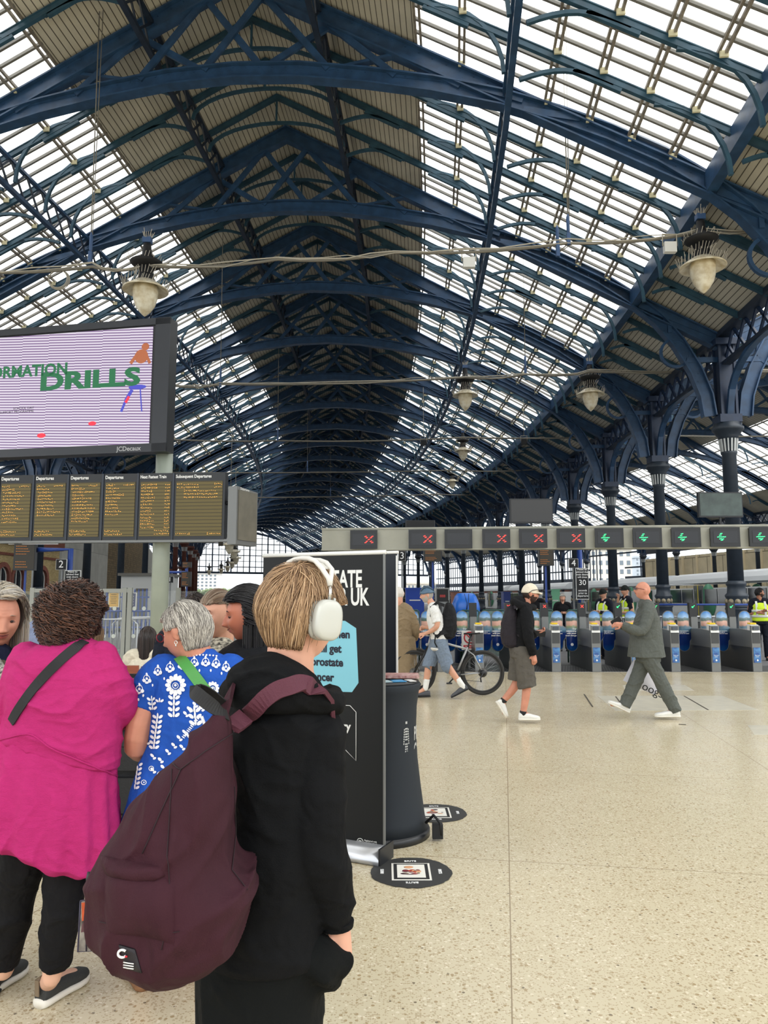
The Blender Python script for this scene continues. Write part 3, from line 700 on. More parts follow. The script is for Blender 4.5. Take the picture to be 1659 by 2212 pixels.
def gate(label, sig):
    t = empty('ticket_gate', label=label, cat='ticket gate', group='ticket gates in the barrier line')
    m = MB(); m.box((0, .95, .26), (.2, 1.9, .52), mi=1)
    m.loft([[V((x, y, z)) for y, z in ((0, .5), (1.9, .5), (1.9, .86), (.5, .9), (0, .88))] for x in (-.1, .1)], True, False, 0)
    m.build('cabinet', [GST, GDK], t)
    m = MB(); m.box((0, .0, .5), (.19, .06, .98), mi=1); m.box((0, -.035, .72), (.16, .01, .22), mi=0); m.build('front_panel', [GDK, GST], t)
    m = MB(); m.loft([[V((x, y, z)) for y, z in ((-.05, .84), (.02, 1.0), (.16, 1.02), (.16, .84))] for x in (-.09, .09)], True, False); o = m.build('ticket_reader', WPL, t)
    m = MB(); m.box((0, -.03, .93), (.12, .05, .07)); m.build('screen', mat('reader_screen', rgb(70, 78, 90), .2), o)
    m = MB(); m.box((0, .13, 1.03), (.13, .14, .03)); m.build('card_pad', YEL, t)
    m = MB(); m.box((0, -.04, .36), (.15, .008, .32)); o = m.build('poster', BLUEAD, t); text('Find out\nmore', .03, WHT, o, (0, -.046, .34))
    m = MB(); m.ell((0, -.046, .25), (.02, .003, .02), 10, 6); m.build('round_mark', WHT, o)
    m = MB(); m.box((0, 1.1, 1.0), (.15, .2, .3)); m.box((0, 1.1, 1.3), (.17, .12, .34), mi=1); m.build('signal_post', [GST, BLK], t)
    m = MB()
    if sig == 'x':
        m.beam((-.03, 1.03, 1.36), (.03, 1.03, 1.42), .012, .01); m.beam((-.03, 1.03, 1.42), (.03, 1.03, 1.36), .012, .01); m.build('red_cross_light', LRED, t)
    elif sig: m.beam((-.03, 1.03, 1.36), (.03, 1.03, 1.41), .012, .01); m.beam((-.03, 1.03, 1.36), (-.03, 1.03, 1.39), .012, .01); m.beam((-.03, 1.03, 1.36), (0, 1.03, 1.36), .012, .01); m.build('green_arrow_light', LGRN, t)
    m = MB(); m.lathe([(.045, .45), (.045, .75), (.02, .78), (.02, 1.0)], c=(0.0, 1.45, 0), n=12); m.build('paddle_post', GST, t)
    for sg, kd in ((-1, 1), (1, 0)): paddle(t, sg, kd if sig != 'g' else 0)
    return t
GY = 16.25; gx = lambda px: at(px, 1452, GY).x
gl_ = [('leftmost ticket gate, mostly hidden behind the black banner and counter', ''), ('ticket gate behind the bicycle saddle, left of the backpacker', ''), ('ticket gate half hidden behind the man in the black hoodie', 'x'), ('ticket gate left of the grey suit, in front of the platform 4 sign', 'x'), ('ticket gate with red cross light, under the staff in yellow vests', 'x'), ('ticket gate hidden behind the man in the grey suit', 'g'), ('ticket gate right of the grey suited man, beside the yellow floor sign', 'g'), ('ticket gate with green arrow, second from the right edge', 'g'), ('rightmost ticket gate at the edge of the picture', 'g')]
xs = [gx(870), gx(955), gx(1036), gx(1118), gx(1202), gx(1289), gx(1373), gx(1460), gx(1547), gx(1636)]
gl_.insert(1, ('dark ticket gate base between the cyclist\'s legs', ''))
G0 = {}
for x, (lb, sg) in zip(xs, gl_):
    if sg not in G0: G0[sg] = o = gate(lb, sg)
    else: o = copy_tree(G0[sg], label=lb)
    o.location = (x, GY, 0)
# ---- overhead sign beam with signal boxes
bA, bB = at(695, 1188, 17.0), at(1760, 1179.5, 16.0); zb0, zb1 = 2.68, 3.14
BEAMC = mat('beam_grey_paint', rgb(172, 172, 160), .5, 0, .15, 2)
t = empty('overhead_gantry', (bA.x, bA.y, 0), label='long pale grey overhead beam above the ticket gates', cat='gantry')
d = V((bB.x-bA.x, bB.y-bA.y, 0)); ang = math.atan2(d.y, d.x); Lb = d.length; t.rotation_euler = (0, 0, ang)
m = MB(); m.box((Lb/2, .15, (zb0+zb1)/2), (Lb, .3, zb1-zb0)); m.box((Lb/2, .15, zb1+.02), (Lb+.02, .34, .04)); m.box((Lb/2, .15, zb0), (Lb+.02, .34, .03)); m.build('beam', BEAMC, t)
m = MB()
for k in range(9): m.box((.75+k*1.25, -.005, (zb0+zb1)/2), (.012, .01, zb1-zb0))
m.build('joint', GST, t)
for x in (.2, Lb-.2):
    m = MB(); m.box((x, .35, 1.4), (.14, .14, 2.8)); m.build('support_post', GST, t)
CR = [(.0, .0), (.045, .04), (-.045, .04), (.045, -.04), (-.045, -.04), (.075, .07), (-.075, .07), (.075, -.07), (-.075, -.07)]
def sigbox(label, kind, flip=0):
    o = empty('signal_box', label=label, cat='signal', group='signal boxes on the overhead beam')
    m = MB(); m.box((0, -.03, 0), (.58, .12, .40)); m.box((0, -.095, 0), (.62, .02, .43)); m.build('housing', BLK, o)
    m = MB(); m.box((0, -.107, 0), (.5, .01, .26)); m.build('screen', mat('dark_screen', rgb(34, 36, 42), .3), o)
    if kind == 'x':
        for k, (x, z) in enumerate(CR):
            m = MB(); m.beam((.12+x-.022, -.118, z-.006), (.12+x+.022, -.118, z+.006), .012, .016); m.build('red_led', LRED, o)
    elif kind == 'a':
        for k, (x, z) in enumerate(((-.09, 0), (-.05, .0), (0, 0), (.04, 0), (-.05, .04), (-.05, -.04), (-.03, .075), (-.02, -.07), (.0, -.045))):
            m = MB(); m.beam((-.06+x-.024, -.118, z-.004), (-.06+x+.024, -.118, z+.004), .012, .016); m.build('green_led', LGRN, o)
    return o
SB = {}
sl = [(787, 'x', 'leftmost signal box on the beam, showing a broken red cross'), (913, 'x', 'signal box with red cross, above the cyclist'), (990, 'n', 'blank dark signal box on the overhead beam'), (1071, 'x', 'signal box with red cross, right of the blank one'), (1150, 'x', 'signal box with red cross, directly under the dark television'), (1231, 'x', 'rightmost signal box with a red cross, above the 4 sign'), (1313, 'a', 'first signal box with green arrow, next to the red crosses'), (1395, 'a', 'signal box with green arrow above the suited man'), (1478, 'a', 'third green arrow signal box from the left'), (1562, 'a', 'green arrow signal box in front of the thick column'), (1646, 'a', 'green arrow signal box at the right picture edge')]
for px, kd, lb in sl:
    o = sigbox(lb, kd) if kd not in SB else copy_tree(SB[kd], label=lb); SB.setdefault(kd, o)
    Y = 17.0 + (16.0-17.0)*((px-695)/(1760-695)); p = at(px, 1163, Y); u = V((p.x-bA.x, p.y-bA.y, 0)).dot(d.normalized())
    q = V((bA.x, bA.y, 0)) + d.normalized()*u; o.location = (q.x, q.y-.02, (zb0+zb1)/2-.01); o.rotation_euler = (0, 0, ang)
# televisions
def tv(px0, px1, py0, py1, Y, label, scr, img=False):
    a, b_ = at(px0, py0, Y), at(px1, py1, Y); t = empty('television', ((a.x+b_.x)/2, Y, (a.z+b_.z)/2), label=label, cat='television'); w, h = b_.x-a.x, a.z-b_.z
    m = MB(); m.box((0, .05, 0), (w, .1, h)); m.build('case', BLK, t); m = MB(); m.box((0, -.005, 0), (w*.95, .012, h*.9)); m.build('screen', scr, t)
    m = MB(); m.beam((0, .06, -h/2), (0, .06, 3.1-(a.z+b_.z)/2), .04, .04); m.build('pole', BLK, t); return t
tv(1101, 1195, 1077, 1130, 17.2, 'dark blank television above the red cross signals', mat('tv_dark', rgb(46, 44, 42), .12))
tv(1508, 1606, 1063, 1117, 16.6, 'grey-green television showing dim reflections in front of the thick column', mat('tv_green', rgb(74, 88, 84), .12, 0, .5, 3))
tv(876, 940, 1124, 1142, 17.05, 'low black television box above the beam over the cyclist', BLKM)
CBL = mat("cable_grey", rgb(120, 116, 106), .6)
# ---- hanging lamps
LG = mat('lamp_glass', rgb(238, 232, 212), .25, 0, .3, 5, col2=rgb(206, 192, 160)); SPK = mat('spike_plastic', rgb(178, 172, 160), .5); LBL = mat('lamp_box_blue', rgb(60, 88, 130), .5)
random.seed(7)
def lamp_proto():
    t = empty('pendant_lamp')
    m = MB(); m.lathe([(.10, .2), (.12, .1), (.14, -.15), (.45, -.36), (.46, -.38), (.40, -.44), (.24, -.50)], n=24); m.lathe([(.2, -.45), (.22, -.8), (.3, -.95)], n=20); m.build('canopy', BLKM, t)
    m = MB(); m.box((0, 0, .3), (.24, .2, .16)); m.build('junction_box', LBL, t)
    m = MB(); m.lathe([(.25, -.9), (.42, -1.02), (.62, -1.16), (.64, -1.2), (.6, -1.2), (.34, -1.06)], n=28); m.build('dish', LG, t)
    m = MB(); m.lathe([(.34, -1.08), (.35, -1.25), (.33, -1.45), (.27, -1.65), (.16, -1.82), (.06, -1.92), (.01, -1.96)], n=24); m.build('glass_bowl', LG, t)
    m = MB()
    for rr, z, n_, hh in ((.6, -1.14, 54, .26), (.44, -.36, 22, .16), (.28, -.75, 22, .2), (.1, .36, 16, .22)):
        for k in range(n_):
            a = 2*PI*k/n_+random.uniform(-.05, .05); e_ = random.uniform(.0, .12)
            m.beam((rr*math.cos(a), rr*math.sin(a), z), ((rr+e_)*math.cos(a+.1), (rr+e_)*math.sin(a+.1), z+hh*random.uniform(.7, 1.1)), .012, .012)
    m.build('bird_spikes', SPK, t); return t
LP = lamp_proto()
lamps = [(315, 610, 86, 'large pendant lamp with bird spikes, upper left above the big screen'), (1517, 560, 92, 'large pendant lamp with bird spikes at the upper right'), (1005, 845, 55, 'spiked pendant lamp right of centre on the second cable'), (1275, 842, 60, 'spiked pendant lamp on the second cable, nearer the columns'), (1000, 968, 36, 'pendant lamp directly below the central one, on the third cable'), (977, 1036, 26, 'small pendant lamp, fourth in the receding centre line'), (955, 1081, 21, 'small pendant lamp, fifth in the receding centre line'), (932, 1110, 18, 'smallest pendant lamp just above the sign beam'), (66, 990, 40, 'pendant lamp half hidden between the big screen and departure boards')]
cab_levels = {}
f0 = True
for px, py, wpx, lb in lamps:
    Y = 1.28*1545/wpx
    if wpx == 86: Y = 20.2
    if wpx == 92: Y = 20.0
    p = at(px, py, Y); o = LP if f0 else copy_tree(LP); f0 = False
    o.location = (p.x, p.y, p.z+.95); tag(o, lb, 'lamp'); 
    if wpx < 25 or wpx == 40: o.scale = (.85,)*3
    if wpx < 30 or wpx == 40: mr_ = MB(); mr_.tube([(0, 0, .3), (0, 0, 6.5 if wpx < 30 else 7.5)], .02, 5); mr_.build('suspension_rod', CBL, o)
# far lamps in front of the end screen
for k, (px, py, Y) in enumerate(((496, 1163, 62), (506, 1180, 75), (510, 1196, 90), (502, 1208, 105), (492, 1218, 120), (478, 1224, 135), (452, 1228, 150))):
    p = at(px, py, Y); o = copy_tree(LP); o.location = (p.x, p.y, p.z+.6); mr_ = MB(); mr_.tube([(0, 0, .3), (0, 0, 17.3-p.z-.8)], .03, 5); mr_.build('suspension_rod', CBL, o); tag(o, 'dark pendant lamp against the glazed end screen, %s in the line' % ['first', 'second', 'third', 'fourth', 'fifth', 'sixth', 'seventh'][k], 'lamp', 'lamps against the end screen')
# ---- catenary cables and their hanger rods
CBL = mat('cable_grey', rgb(120, 116, 106), .6); CBW = mat('cable_pale', rgb(176, 170, 156), .6)
def cable(pts, r, label, wig=0.0, extra=True):
    t = empty('overhead_cable', pts[0], label=label, cat='cable'); o0 = V(pts[0]); P_ = [V(p)-o0 for p in pts]
    out = []
    for i in range(len(P_)-1):
        for k in range(10):
            f = k/10; q = P_[i].lerp(P_[i+1], f); q.z -= .12*4*f*(1-f); out.append(q)
    out.append(P_[-1]); m = MB(); m.tube(out, r, 6); m.build('bundle', CBL, t)
    if extra:
        random.seed(len(label)); m = MB(); m.tube([q+V((0, -r, .05+random.uniform(-.06, .06))) for q in out[::2]+[out[-1]]], r*.45, 5); m.build('loose_wire', CBW, t)
        m = MB(); m.tube([q+V((0, -r, random.uniform(-.08, .12))) for q in out[::2]+[out[-1]]], r*.3, 5); m.build('loose_wire', CBW, t)
    return t
cable([at(x, y, 20.1) for x, y in ((-120, 584), (200, 576), (315, 574), (600, 560), (850, 545), (1225, 525), (1517, 500), (1800, 488))], .045, 'thick cable bundle with tangled wires crossing the roof, nearest of all')
cable([at(x, y, 32.5) for x, y in ((-100, 830), (370, 832), (475, 830), (1005, 815), (1135, 808), (1275, 803), (1800, 797))], .05, 'second cable bundle across the roof, level with the central lamps')
cable([at(x, y, 46) for x, y in ((300, 945), (600, 952), (1000, 945), (1400, 940), (1800, 938))], .05, 'third overhead cable, level with the column capitals', extra=False)
cable([at(x, y, 60) for x, y in ((300, 1020), (980, 1016), (1160, 1014))], .05, 'fourth overhead cable, further down the shed', extra=False)
cable([at(x, y, 78) for x, y in ((400, 1075), (950, 1068), (1080, 1066))], .06, 'fifth overhead cable, low in the distance', extra=False)
for x0, y0, x1, y1, Y, lb in ((218, -60, 195, 560, 20.1, 'pair of hanger rods at the left holding the nearest cable'), (1212, -40, 1228, 520, 20.1, 'pair of hanger rods at the right holding the nearest cable'), (487, 178, 476, 830, 32.5, 'long thin hanger rod left of the ridge'), (1124, 270, 1135, 805, 32.5, 'long hanger rod over the right glazing'), (605, 455, 600, 948, 46, 'hanger rod under the second truss crown'), (666, 640, 664, 1016, 60, 'distant hanger rod near the ridge line'), (714, 740, 714, 1070, 78, 'most distant thin hanger rod'), (1230, 525, 1205, 545, 20.1, 'short stay wire below the right hanger')):
    a, b_ = at(x0, y0, Y), at(x1, y1, Y); t = empty('hanger_rod', b_, label=lb, cat='rod')
    m = MB(); m.tube([a-b_, V((0, 0, 0))], .018, 6)
    if Y < 21: m.tube([a-b_+V((.12, 0, 0)), V((.03, 0, 0))], .014, 6)
    m.build('rod', CBL, t); m = MB(); m.box((0, 0, .05), (.1, .1, .35)); m.lathe([(.02, .8), (.05, .7), (.05, .3), (.02, .2)], n=8); m.build('turnbuckle', LBL, t)
p = at(125, 602, 20.1); m = MB()
for k in range(4): m.tube([(math.cos(a)*(.26+k*.015), .03*k, math.sin(a)*(.26+k*.01)) for a in [PI*j/10 for j in range(21)]], .012, 5, cap=False)
tag(m.build('cable_coil', CBW, loc=p), 'coil of pale cable hanging from the overhead wire, upper left', 'cable')
for px, py, Y, lb in ((1447, 535, 20.0, 'small white floodlight box beside the right lamp'), (1013, 568, 20.1, 'small grey box hanging on the nearest cable'), (915, 957, 45.8, 'small dark floodlight on the third cable, left'), (1132, 955, 45.8, 'pair of small floodlights on the third cable near the columns')):
    p = at(px, py, Y); t = empty('floodlight', p, label=lb, cat='floodlight'); m = MB(); m.box((0, 0, 0), (.34, .16, .3)); m.build('housing', WPL if Y < 21 else BLKM, t)
    m = MB(); m.tube([(-.2, 0, .05), (-.2, 0, .4), (.2, 0, .4), (.2, 0, .05)], .02, 5); m.tube([(0, 0, .4), (0, 0, .4 if Y < 21 else 3.6)], .015, 5); m.build('bracket', CBW, t)
# ---- big screen, pole and departure boards
YD = 15.0
POLE = mat('sage_pole', rgb(158, 166, 154), .4, 0, .12, 2)
pc = at(345, 1290, YD); t = empty('round_post', (pc.x, YD, 0), label='tall pale sage round post carrying the screens', cat='post')
m = MB(); m.lathe([(.17, 0), (.17, 5.0)], n=28); m.build('shaft', POLE, t); m = MB(); m.lathe([(.3, 0), (.3, .03), (.18, .05)], n=28); m.build('base_plate', GST, t)
def quadframe(px, yt, yb, Y): return at(px, yt, Y), at(px, yb, Y)
a, b_ = at(-320, 712, YD+1.0), at(369, 686, YD-.45); zt, zb_ = a.z*0+b_.z, at(369, 974, YD-.45).z
t = empty('advertising_screen', (a.x, a.y, 0), label='big LED advertising screen in a black frame, upper left', cat='screen'); d = V((b_.x-a.x, b_.y-a.y, 0)); t.rotation_euler = (0, 0, math.atan2(d.y, d.x)); Ls = d.length
H = zt-zb_; m = MB(); m.box((Ls/2, .16, (zt+zb_)/2), (Ls, .3, H)); m.build('frame', BLK, t)
m = MB(); m.box((Ls-.16, -.0, (zt+zb_)/2), (.32, .04, H)); m.box((Ls/2, 0, zt-.06), (Ls, .04, .14)); m.box((Ls/2, 0, zb_+.08), (Ls, .04, .17)); m.build('bezel', mat('bezel', rgb(40, 43, 50), .35), t)
def ledmat():
    m = bpy.data.materials.new('led_display'); m.use_nodes = True; n = m.node_tree; L = n.links; b = n.nodes['Principled BSDF']
    t = n.nodes.new('ShaderNodeTexCoord'); s = n.nodes.new('ShaderNodeSeparateXYZ'); L.new(t.outputs['Object'], s.inputs[0])
    def math_(op, a, bb, **k):
        q = n.nodes.new('ShaderNodeMath'); q.operation = op
        for i, v in enumerate((a, bb)):
            if v is None: continue
            if isinstance(v, (int, float)): q.inputs[i].default_value = v
            else: L.new(v, q.inputs[i])
        return q.outputs[0]
    fl = math_('FLOOR', math_('DIVIDE', s.outputs['X'], .62), None); tilt = math_('MULTIPLY', math_('SUBTRACT', math_('DIVIDE', s.outputs['X'], .62), fl), .03)
    sh = math_('MULTIPLY', math_('FRACT', math_('MULTIPLY', fl, .37), None), .05)
    zz = math_('ADD', math_('ADD', s.outputs['Z'], tilt), sh)
    w = math_('PINGPONG', zz, .0285)
    r = n.nodes.new('ShaderNodeValToRGB'); L.new(math_('DIVIDE', w, .0285), r.inputs[0])
    r.color_ramp.elements[0].position = .28; r.color_ramp.elements[0].color = rgb(120, 82, 140); r.color_ramp.elements[1].position = .5; r.color_ramp.elements[1].color = rgb(232, 222, 238)
    b.inputs['Base Color'].default_value = (.02, .02, .02, 1); L.new(r.outputs[0], b.inputs['Emission Color']); b.inputs['Emission Strength'].default_value = .92; b.inputs['Roughness'].default_value = .3; return m
m = MB(); m.box((Ls/2-.18, -.005, (zt+zb_)/2-.0), (Ls-.4, .012, H-.33)); scr = m.build('display', ledmat(), t)
GRNL = mat('drills_green', rgb(20, 90, 56), emit=rgb(24, 96, 60), estr=.6)
def zat(py): return at(200, py, YD-.1).z
def xat(px):
    """distance along the screen for a picture column, by intersecting the sight line with the screen"""
    r = ray(px, 850); n_ = V((-d.y, d.x, 0)); k = (V((a.x, a.y, 0))).dot(n_)/V((r.x, 1, 0)).dot(n_); return (V((r.x*k, k, 0))-V((a.x, a.y, 0))).dot(d.normalized())
o = text('DRILLS', .50, GRNL, scr, (xat(192), -.016, zat(822)), bold=.022, sx=1.5); o = text('FORMATION', .34, GRNL, scr, (xat(145), -.016, zat(795)), align='RIGHT', bold=.012, sx=1.0)
text('SCHOOL DAY\nSUPPORT PROGRAMME', .07, BLKM, scr, (xat(76), -.016, zat(879)), align='RIGHT', sx=1.1)
figs = [((305, 775), (.13, .2), rgb(150, 84, 50)), ((305, 758), (.09, .09), rgb(120, 66, 40))]
SCB = mat('scr_brown', rgb(150, 84, 52), emit=rgb(156, 88, 56), estr=.55); SCU = mat('scr_blue', rgb(60, 64, 170), emit=rgb(66, 70, 176), estr=.55)
m = MB(); m.ell((xat(311), -.012, zat(758)), (.085, .004, .08), 14, 8); m.ell((xat(303), -.012, zat(778)), (.15, .004, .15), 14, 8); m.beam((xat(295), -.012, zat(772)), (xat(280), -.012, zat(792)), .01, .07); m.beam((xat(312), -.012, zat(772)), (xat(322), -.012, zat(794)), .01, .06); m.build('brown_figure', SCB, scr)
m = MB(); m.beam((xat(286), -.013, zat(848)), (xat(273), -.013, zat(870)), .01, .07); m.beam((xat(273), -.013, zat(870)), (xat(264), -.013, zat(894)), .01, .05); m.beam((xat(304), -.013, zat(848)), (xat(309), -.013, zat(896)), .01, .06); m.ell((xat(297), -.013, zat(843)), (.2, .004, .05), 14, 6); m.build('blue_figure', SCU, scr)
m = MB(); m.ell((xat(95), -.013, zat(937)), (.1, .004, .05), 14, 8); m.ell((xat(203), -.013, zat(916)), (.09, .004, .045), 14, 8); m.beam((xat(280), -.014, zat(862)), (xat(273), -.014, zat(875)), .02, .05); m.build('red_mark', mat('scr_red', rgb(220, 40, 60), emit=rgb(220, 50, 70), estr=.7), scr)
text('JCDecaux', .13, mat('logo_grey', rgb(170, 172, 176), .5), t, (xat(284), -.025, zb_+.07), bold=.002)
# departure boards
ta = at(0, 1026, YD-.2); tb = at(486, 1020, YD-.6)
t = empty('departure_board', (ta.x, ta.y, 0), label='row of six black train departure boards with amber text below the big screen', cat='departure board'); d = V((tb.x-ta.x, tb.y-ta.y, 0)); t.rotation_euler = (0, 0, math.atan2(d.y, d.x))
zt, zb_ = tb.z, at(486, 1165, YD-.6).z; Ld = d.length; H = zt-zb_
def xd(px):
    r = ray(px, 1090); n_ = V((-d.y, d.x, 0)); k = (V((ta.x, ta.y, 0))).dot(n_)/V((r.x, 1, 0)).dot(n_); return (V((r.x*k, k, 0))-V((ta.x, ta.y, 0))).dot(d.normalized())
OLV = mat('board_olive', rgb(92, 82, 40), .5)
def boardpanel():
    m = bpy.data.materials.new('led_matrix'); m.use_nodes = True; n = m.node_tree; L = n.links; b = n.nodes['Principled BSDF']
    t = n.nodes.new('ShaderNodeTexCoord'); s = n.nodes.new('ShaderNodeSeparateXYZ'); L.new(t.outputs['Object'], s.inputs[0])
    q = n.nodes.new('ShaderNodeMath'); q.operation = 'PINGPONG'; q.inputs[1].default_value = .0345; L.new(s.outputs['Z'], q.inputs[0])
    r = n.nodes.new('ShaderNodeValToRGB'); L.new(q.outputs[0], r.inputs[0]); r.color_ramp.elements[0].position = .003; r.color_ramp.elements[0].color = rgb(30, 26, 16); r.color_ramp.elements[1].position = .007; r.color_ramp.elements[1].color = rgb(98, 86, 44)
    L.new(r.outputs[0], b.inputs['Base Color']); b.inputs['Roughness'].default_value = .5; return m
BPM = boardpanel()
heads = [(-70, -8, 'Departures'), (-4, 71, 'Departures'), (71, 146, 'Departures'), (146, 221, 'Departures'), (221, 297, 'Departures'), (297, 374, 'Next Fastest Train'), (374, 486, 'Subsequent Departures')][1:]
random.seed(11)
fills = [[(0, 3, 1, 17), (1, 1, 2, 2)], ...] if False else None
for k, (x0, x1, hd) in enumerate(heads):
    a0, a1 = xd(x0), xd(x1); w = a1-a0; cx = (a0+a1)/2
    m = MB(); m.box((cx, .1, (zt+zb_)/2), (w-.012, .2, H)); p = m.build('panel', BLK, t)
    m = MB(); m.box((cx, -.005, (zt+zb_)/2-.05), (w-.11, .012, H-.24)); s_ = m.build('led_matrix', BPM, p)
    text(hd, .094 if k < 4 else .088, WHT, p, (a0+.04, -.004, zt-.075), align='LEFT', bold=.002, sx=.86 if k != 4 else .80)
    m = MB(); m.box((a0, -.01, (zt+zb_)/2), (.03, .02, H)); m.build('edge', mat('panel_edge', rgb(36, 44, 58), .3), p)
    lw = w-.15; x_ = a0+.075; rows = 16; rh = (H-.28)/rows; m = MB()
    for r_ in range(rows):
        z = zt-.20-rh*(r_+.5)
        segs = []
        if k < 4:
            if r_ == 0: segs = [(0, .28), (.62, .95)]
            elif r_ == 1: segs = [(0, .45)]
            elif r_ < 12 - (k % 2)*2 and r_ > 1: segs = [(.05, random.uniform(.45, .95))] if k != 3 else [(0, random.uniform(.3, .6))]
            elif r_ >= 14: segs = [(0, random.uniform(.5, .7))]
        elif k == 4:
            segs = [(0, random.uniform(.3, .55)), (.84, 1.0)] if r_ < 14 else [(.5, 1.0)]
        else:
            if r_ < 2: segs = [(0, .12), (.15, random.uniform(.4, .55)), (.84, 1)]
            elif r_ < 5: segs = [(.16, random.uniform(.75, 1))]
            elif r_ == 15: segs = [(0, .3), (.7, 1)]
        for f0_, f1_ in segs:
            x = x_+lw*f0_
            while x < x_+lw*f1_:
                c_ = random.uniform(.010, .022); dz = random.uniform(-.010, .010)
                m.box((x+c_/2, -.013, z+dz), (c_, .004, random.uniform(.005, .009)))
                if random.random() < .35: m.box((x+c_/2, -.013, z-dz+.012), (c_*.8, .004, .005))
                x += c_+random.uniform(.010, .028)
    m.build('amber_text', LAMB, s_)
m = MB(); m.box((Ld/2+.1, .12, zb_-.02), (Ld+.3, .22, .05)); m.build('lower_rail', GST, t)
e0, e1 = at(492, 1290, 14.6), at(547, 1290, 15.6)
t = empty('side_display_panel', (e0.x+.24, 14.7, 0), label='grey display panel turned sideways at the right end of the departure boards', cat='display panel'); t.rotation_euler = (0, 0, math.radians(68))
m = MB(); m.loft([[V((x, y, z)) for x, z in ((-.38, 2.62), (.38, 2.62), (.38, 3.72), (-.38, 3.76))] for y in (-.1, .1)], True, False); m.build('case', GST, t)
m = MB(); m.box((0, -.11, 3.2), (.66, .02, .98)); m.build('screen', mat('side_screen', rgb(116, 112, 100), .3, 0, .3, 3), t); text('Departures', .07, WHT, t, (-.12, -.115, 3.72)); m = MB(); m.tube([(-.2, .1, 3.5), (-.3, .3, 3.4), (-.3, .3, 2.6)], .05, 8); m.build('bracket', BLK, t)
# ---- wayfinding signs
def sign(px0, px1, py0, py1, Y, body, size, label, hang=None, col=None, tcol=None, sp_=1.0, name='platform_sign', cat='sign', post=False):
    a, b_ = at(px0, py0, Y), at(px1, py1, Y); w, h = b_.x-a.x, a.z-b_.z; t = empty(name, ((a.x+b_.x)/2, Y, (a.z+b_.z)/2), label=label, cat=cat)
    m = MB(); m.box((0, 0, 0), (w, .06, h), mi=1); m.box((0, -.033, 0), (w*.94, .006, h*.96)); m.build('board', [col or BLKM, WPL], t)
    if body:
        for k, (s_, sz, dz) in enumerate(body): text(s_, sz*h, tcol or WHT, t, (0, -.04, dz*h), spacing=sp_, bold=.001)
    m = MB(); m.beam((0, .06, h/2), (0, .06, -(a.z+b_.z)/2), .05, .05); m.build('post', GST, t)
    if hang: m = MB(); m.beam((0, 0, h/2), (0, 0, h/2+hang), .05, .05); m.build('hanger', GST, t)
    return t
BLP = mat('blue_pipe', rgb(36, 70, 150), .4)
sign(1228, 1249, 1207, 1227, 24, [('4', .95, 0)], 1, 'black square platform sign with white number 4')
ad = [('Please be\nadvised that\ntrain doors\nwill close', .082, .33), ('30', .24, .03), ('seconds\nprior to\ndeparture', .085, -.30)]
sign(1243, 1272, 1227, 1295, 23.5, ad, 1, 'tall black notice about train doors closing 30 seconds before departure, below the 4')
sign(861, 876, 1190, 1212, 24, [('3', .95, 0)], 1, 'black square platform sign with white number 3, beside the banner')
sign(122, 144, 1208, 1231, 24, [('2', .95, 0)], 1, 'black square platform sign with white number 2, above the curly hair')
sign(141, 172, 1232, 1300, 23.5, ad, 1, 'black train doors notice under the number 2, partly hidden by hair')
sign(360, 375, 1245, 1259, 34, [('1', .95, 0)], 1, 'small black platform sign with white number 1')
sign(20, 125, 1163, 1176, 24, [('OUTER  INNER', .8, 0)], 1, 'white sign reading OUTER INNER below the departure boards', col=WPL, tcol=BLKM)
def small_board(px0, px1, py0, py1, Y, label, rz=0):
    a, b_ = at(px0, py0, Y), at(px1, py1, Y); w, h = b_.x-a.x, a.z-b_.z; t = empty('platform_display', ((a.x+b_.x)/2, Y, (a.z+b_.z)/2), rz, label=label, cat='display')
    m = MB(); m.box((0, .05, 0), (w, .14, h)); m.build('case', BLK, t); m = MB(); m.box((0, -.025, 0), (w*.86, .01, h*.9)); s_ = m.build('screen', mat('small_screen', rgb(48, 42, 30), .4), t)
    random.seed(int(px0)); m = MB()
    for r_ in range(9):
        if r_ in (4, 5): continue
        x = -w*.38
        while x < w*random.uniform(.0, .36): m.box((x, -.034, h*(.38-r_*.095)), (w*.04, .004, h*.02)); x += w*.07
    m.build('amber_text', mat('amber_dim', rgb(200, 120, 40), emit=rgb(200, 120, 40), estr=.5), s_)
    m = MB(); m.beam((0, .14, h/2), (0, .14, -(a.z+b_.z)/2), .06, .06); m.build('post', BLP, t)
small_board(33, 75, 1173, 1232, 24, 'small hanging platform display in front of the yellow brick building', .15)
small_board(1163, 1197, 1181, 1222, 24, 'small hanging platform display left of the number 4 sign')
small_board(915, 955, 1184, 1213, 24, 'small hanging platform display above the cyclist')
small_board(392, 412, 1235, 1267, 34, 'narrow hanging platform display beside the number 1 sign')
small_board(394, 413, 1214, 1226, 36, 'tiny dark sign box above the platform 1 display')
def pipe(pts, r, label, name='pipe_frame'):
    o0 = V(pts[0]); m = MB(); m.tube([V(p)-o0 for p in pts], r, 8); [m.tube([V(p)-o0, V((p[0]-o0.x, p[1]-o0.y, -o0.z))], r, 8) for p in (pts if name == 'handrail' else ())]; o = m.build(name, BLP, loc=o0); tag(o, label, 'frame'); return o
pipe([at(75, 1188, 24.2), at(153, 1187, 24.2), V((at(153, 1187, 24.2).x, 24.2, 0))], .09, 'bright blue pipe frame holding the platform 2 signs')
pipe([at(1197, 1180, 24.2), at(1251, 1180, 24.2), V((at(1251, 1180, 24.2).x, 24.2, 0))], .09, 'bright blue post holding the platform 4 signs')
pipe([at(358, 1236, 34.2), at(402, 1236, 34.2), V((at(402, 1236, 34.2).x, 34.2, 2.9))], .06, 'thin blue arm above the platform 1 sign')
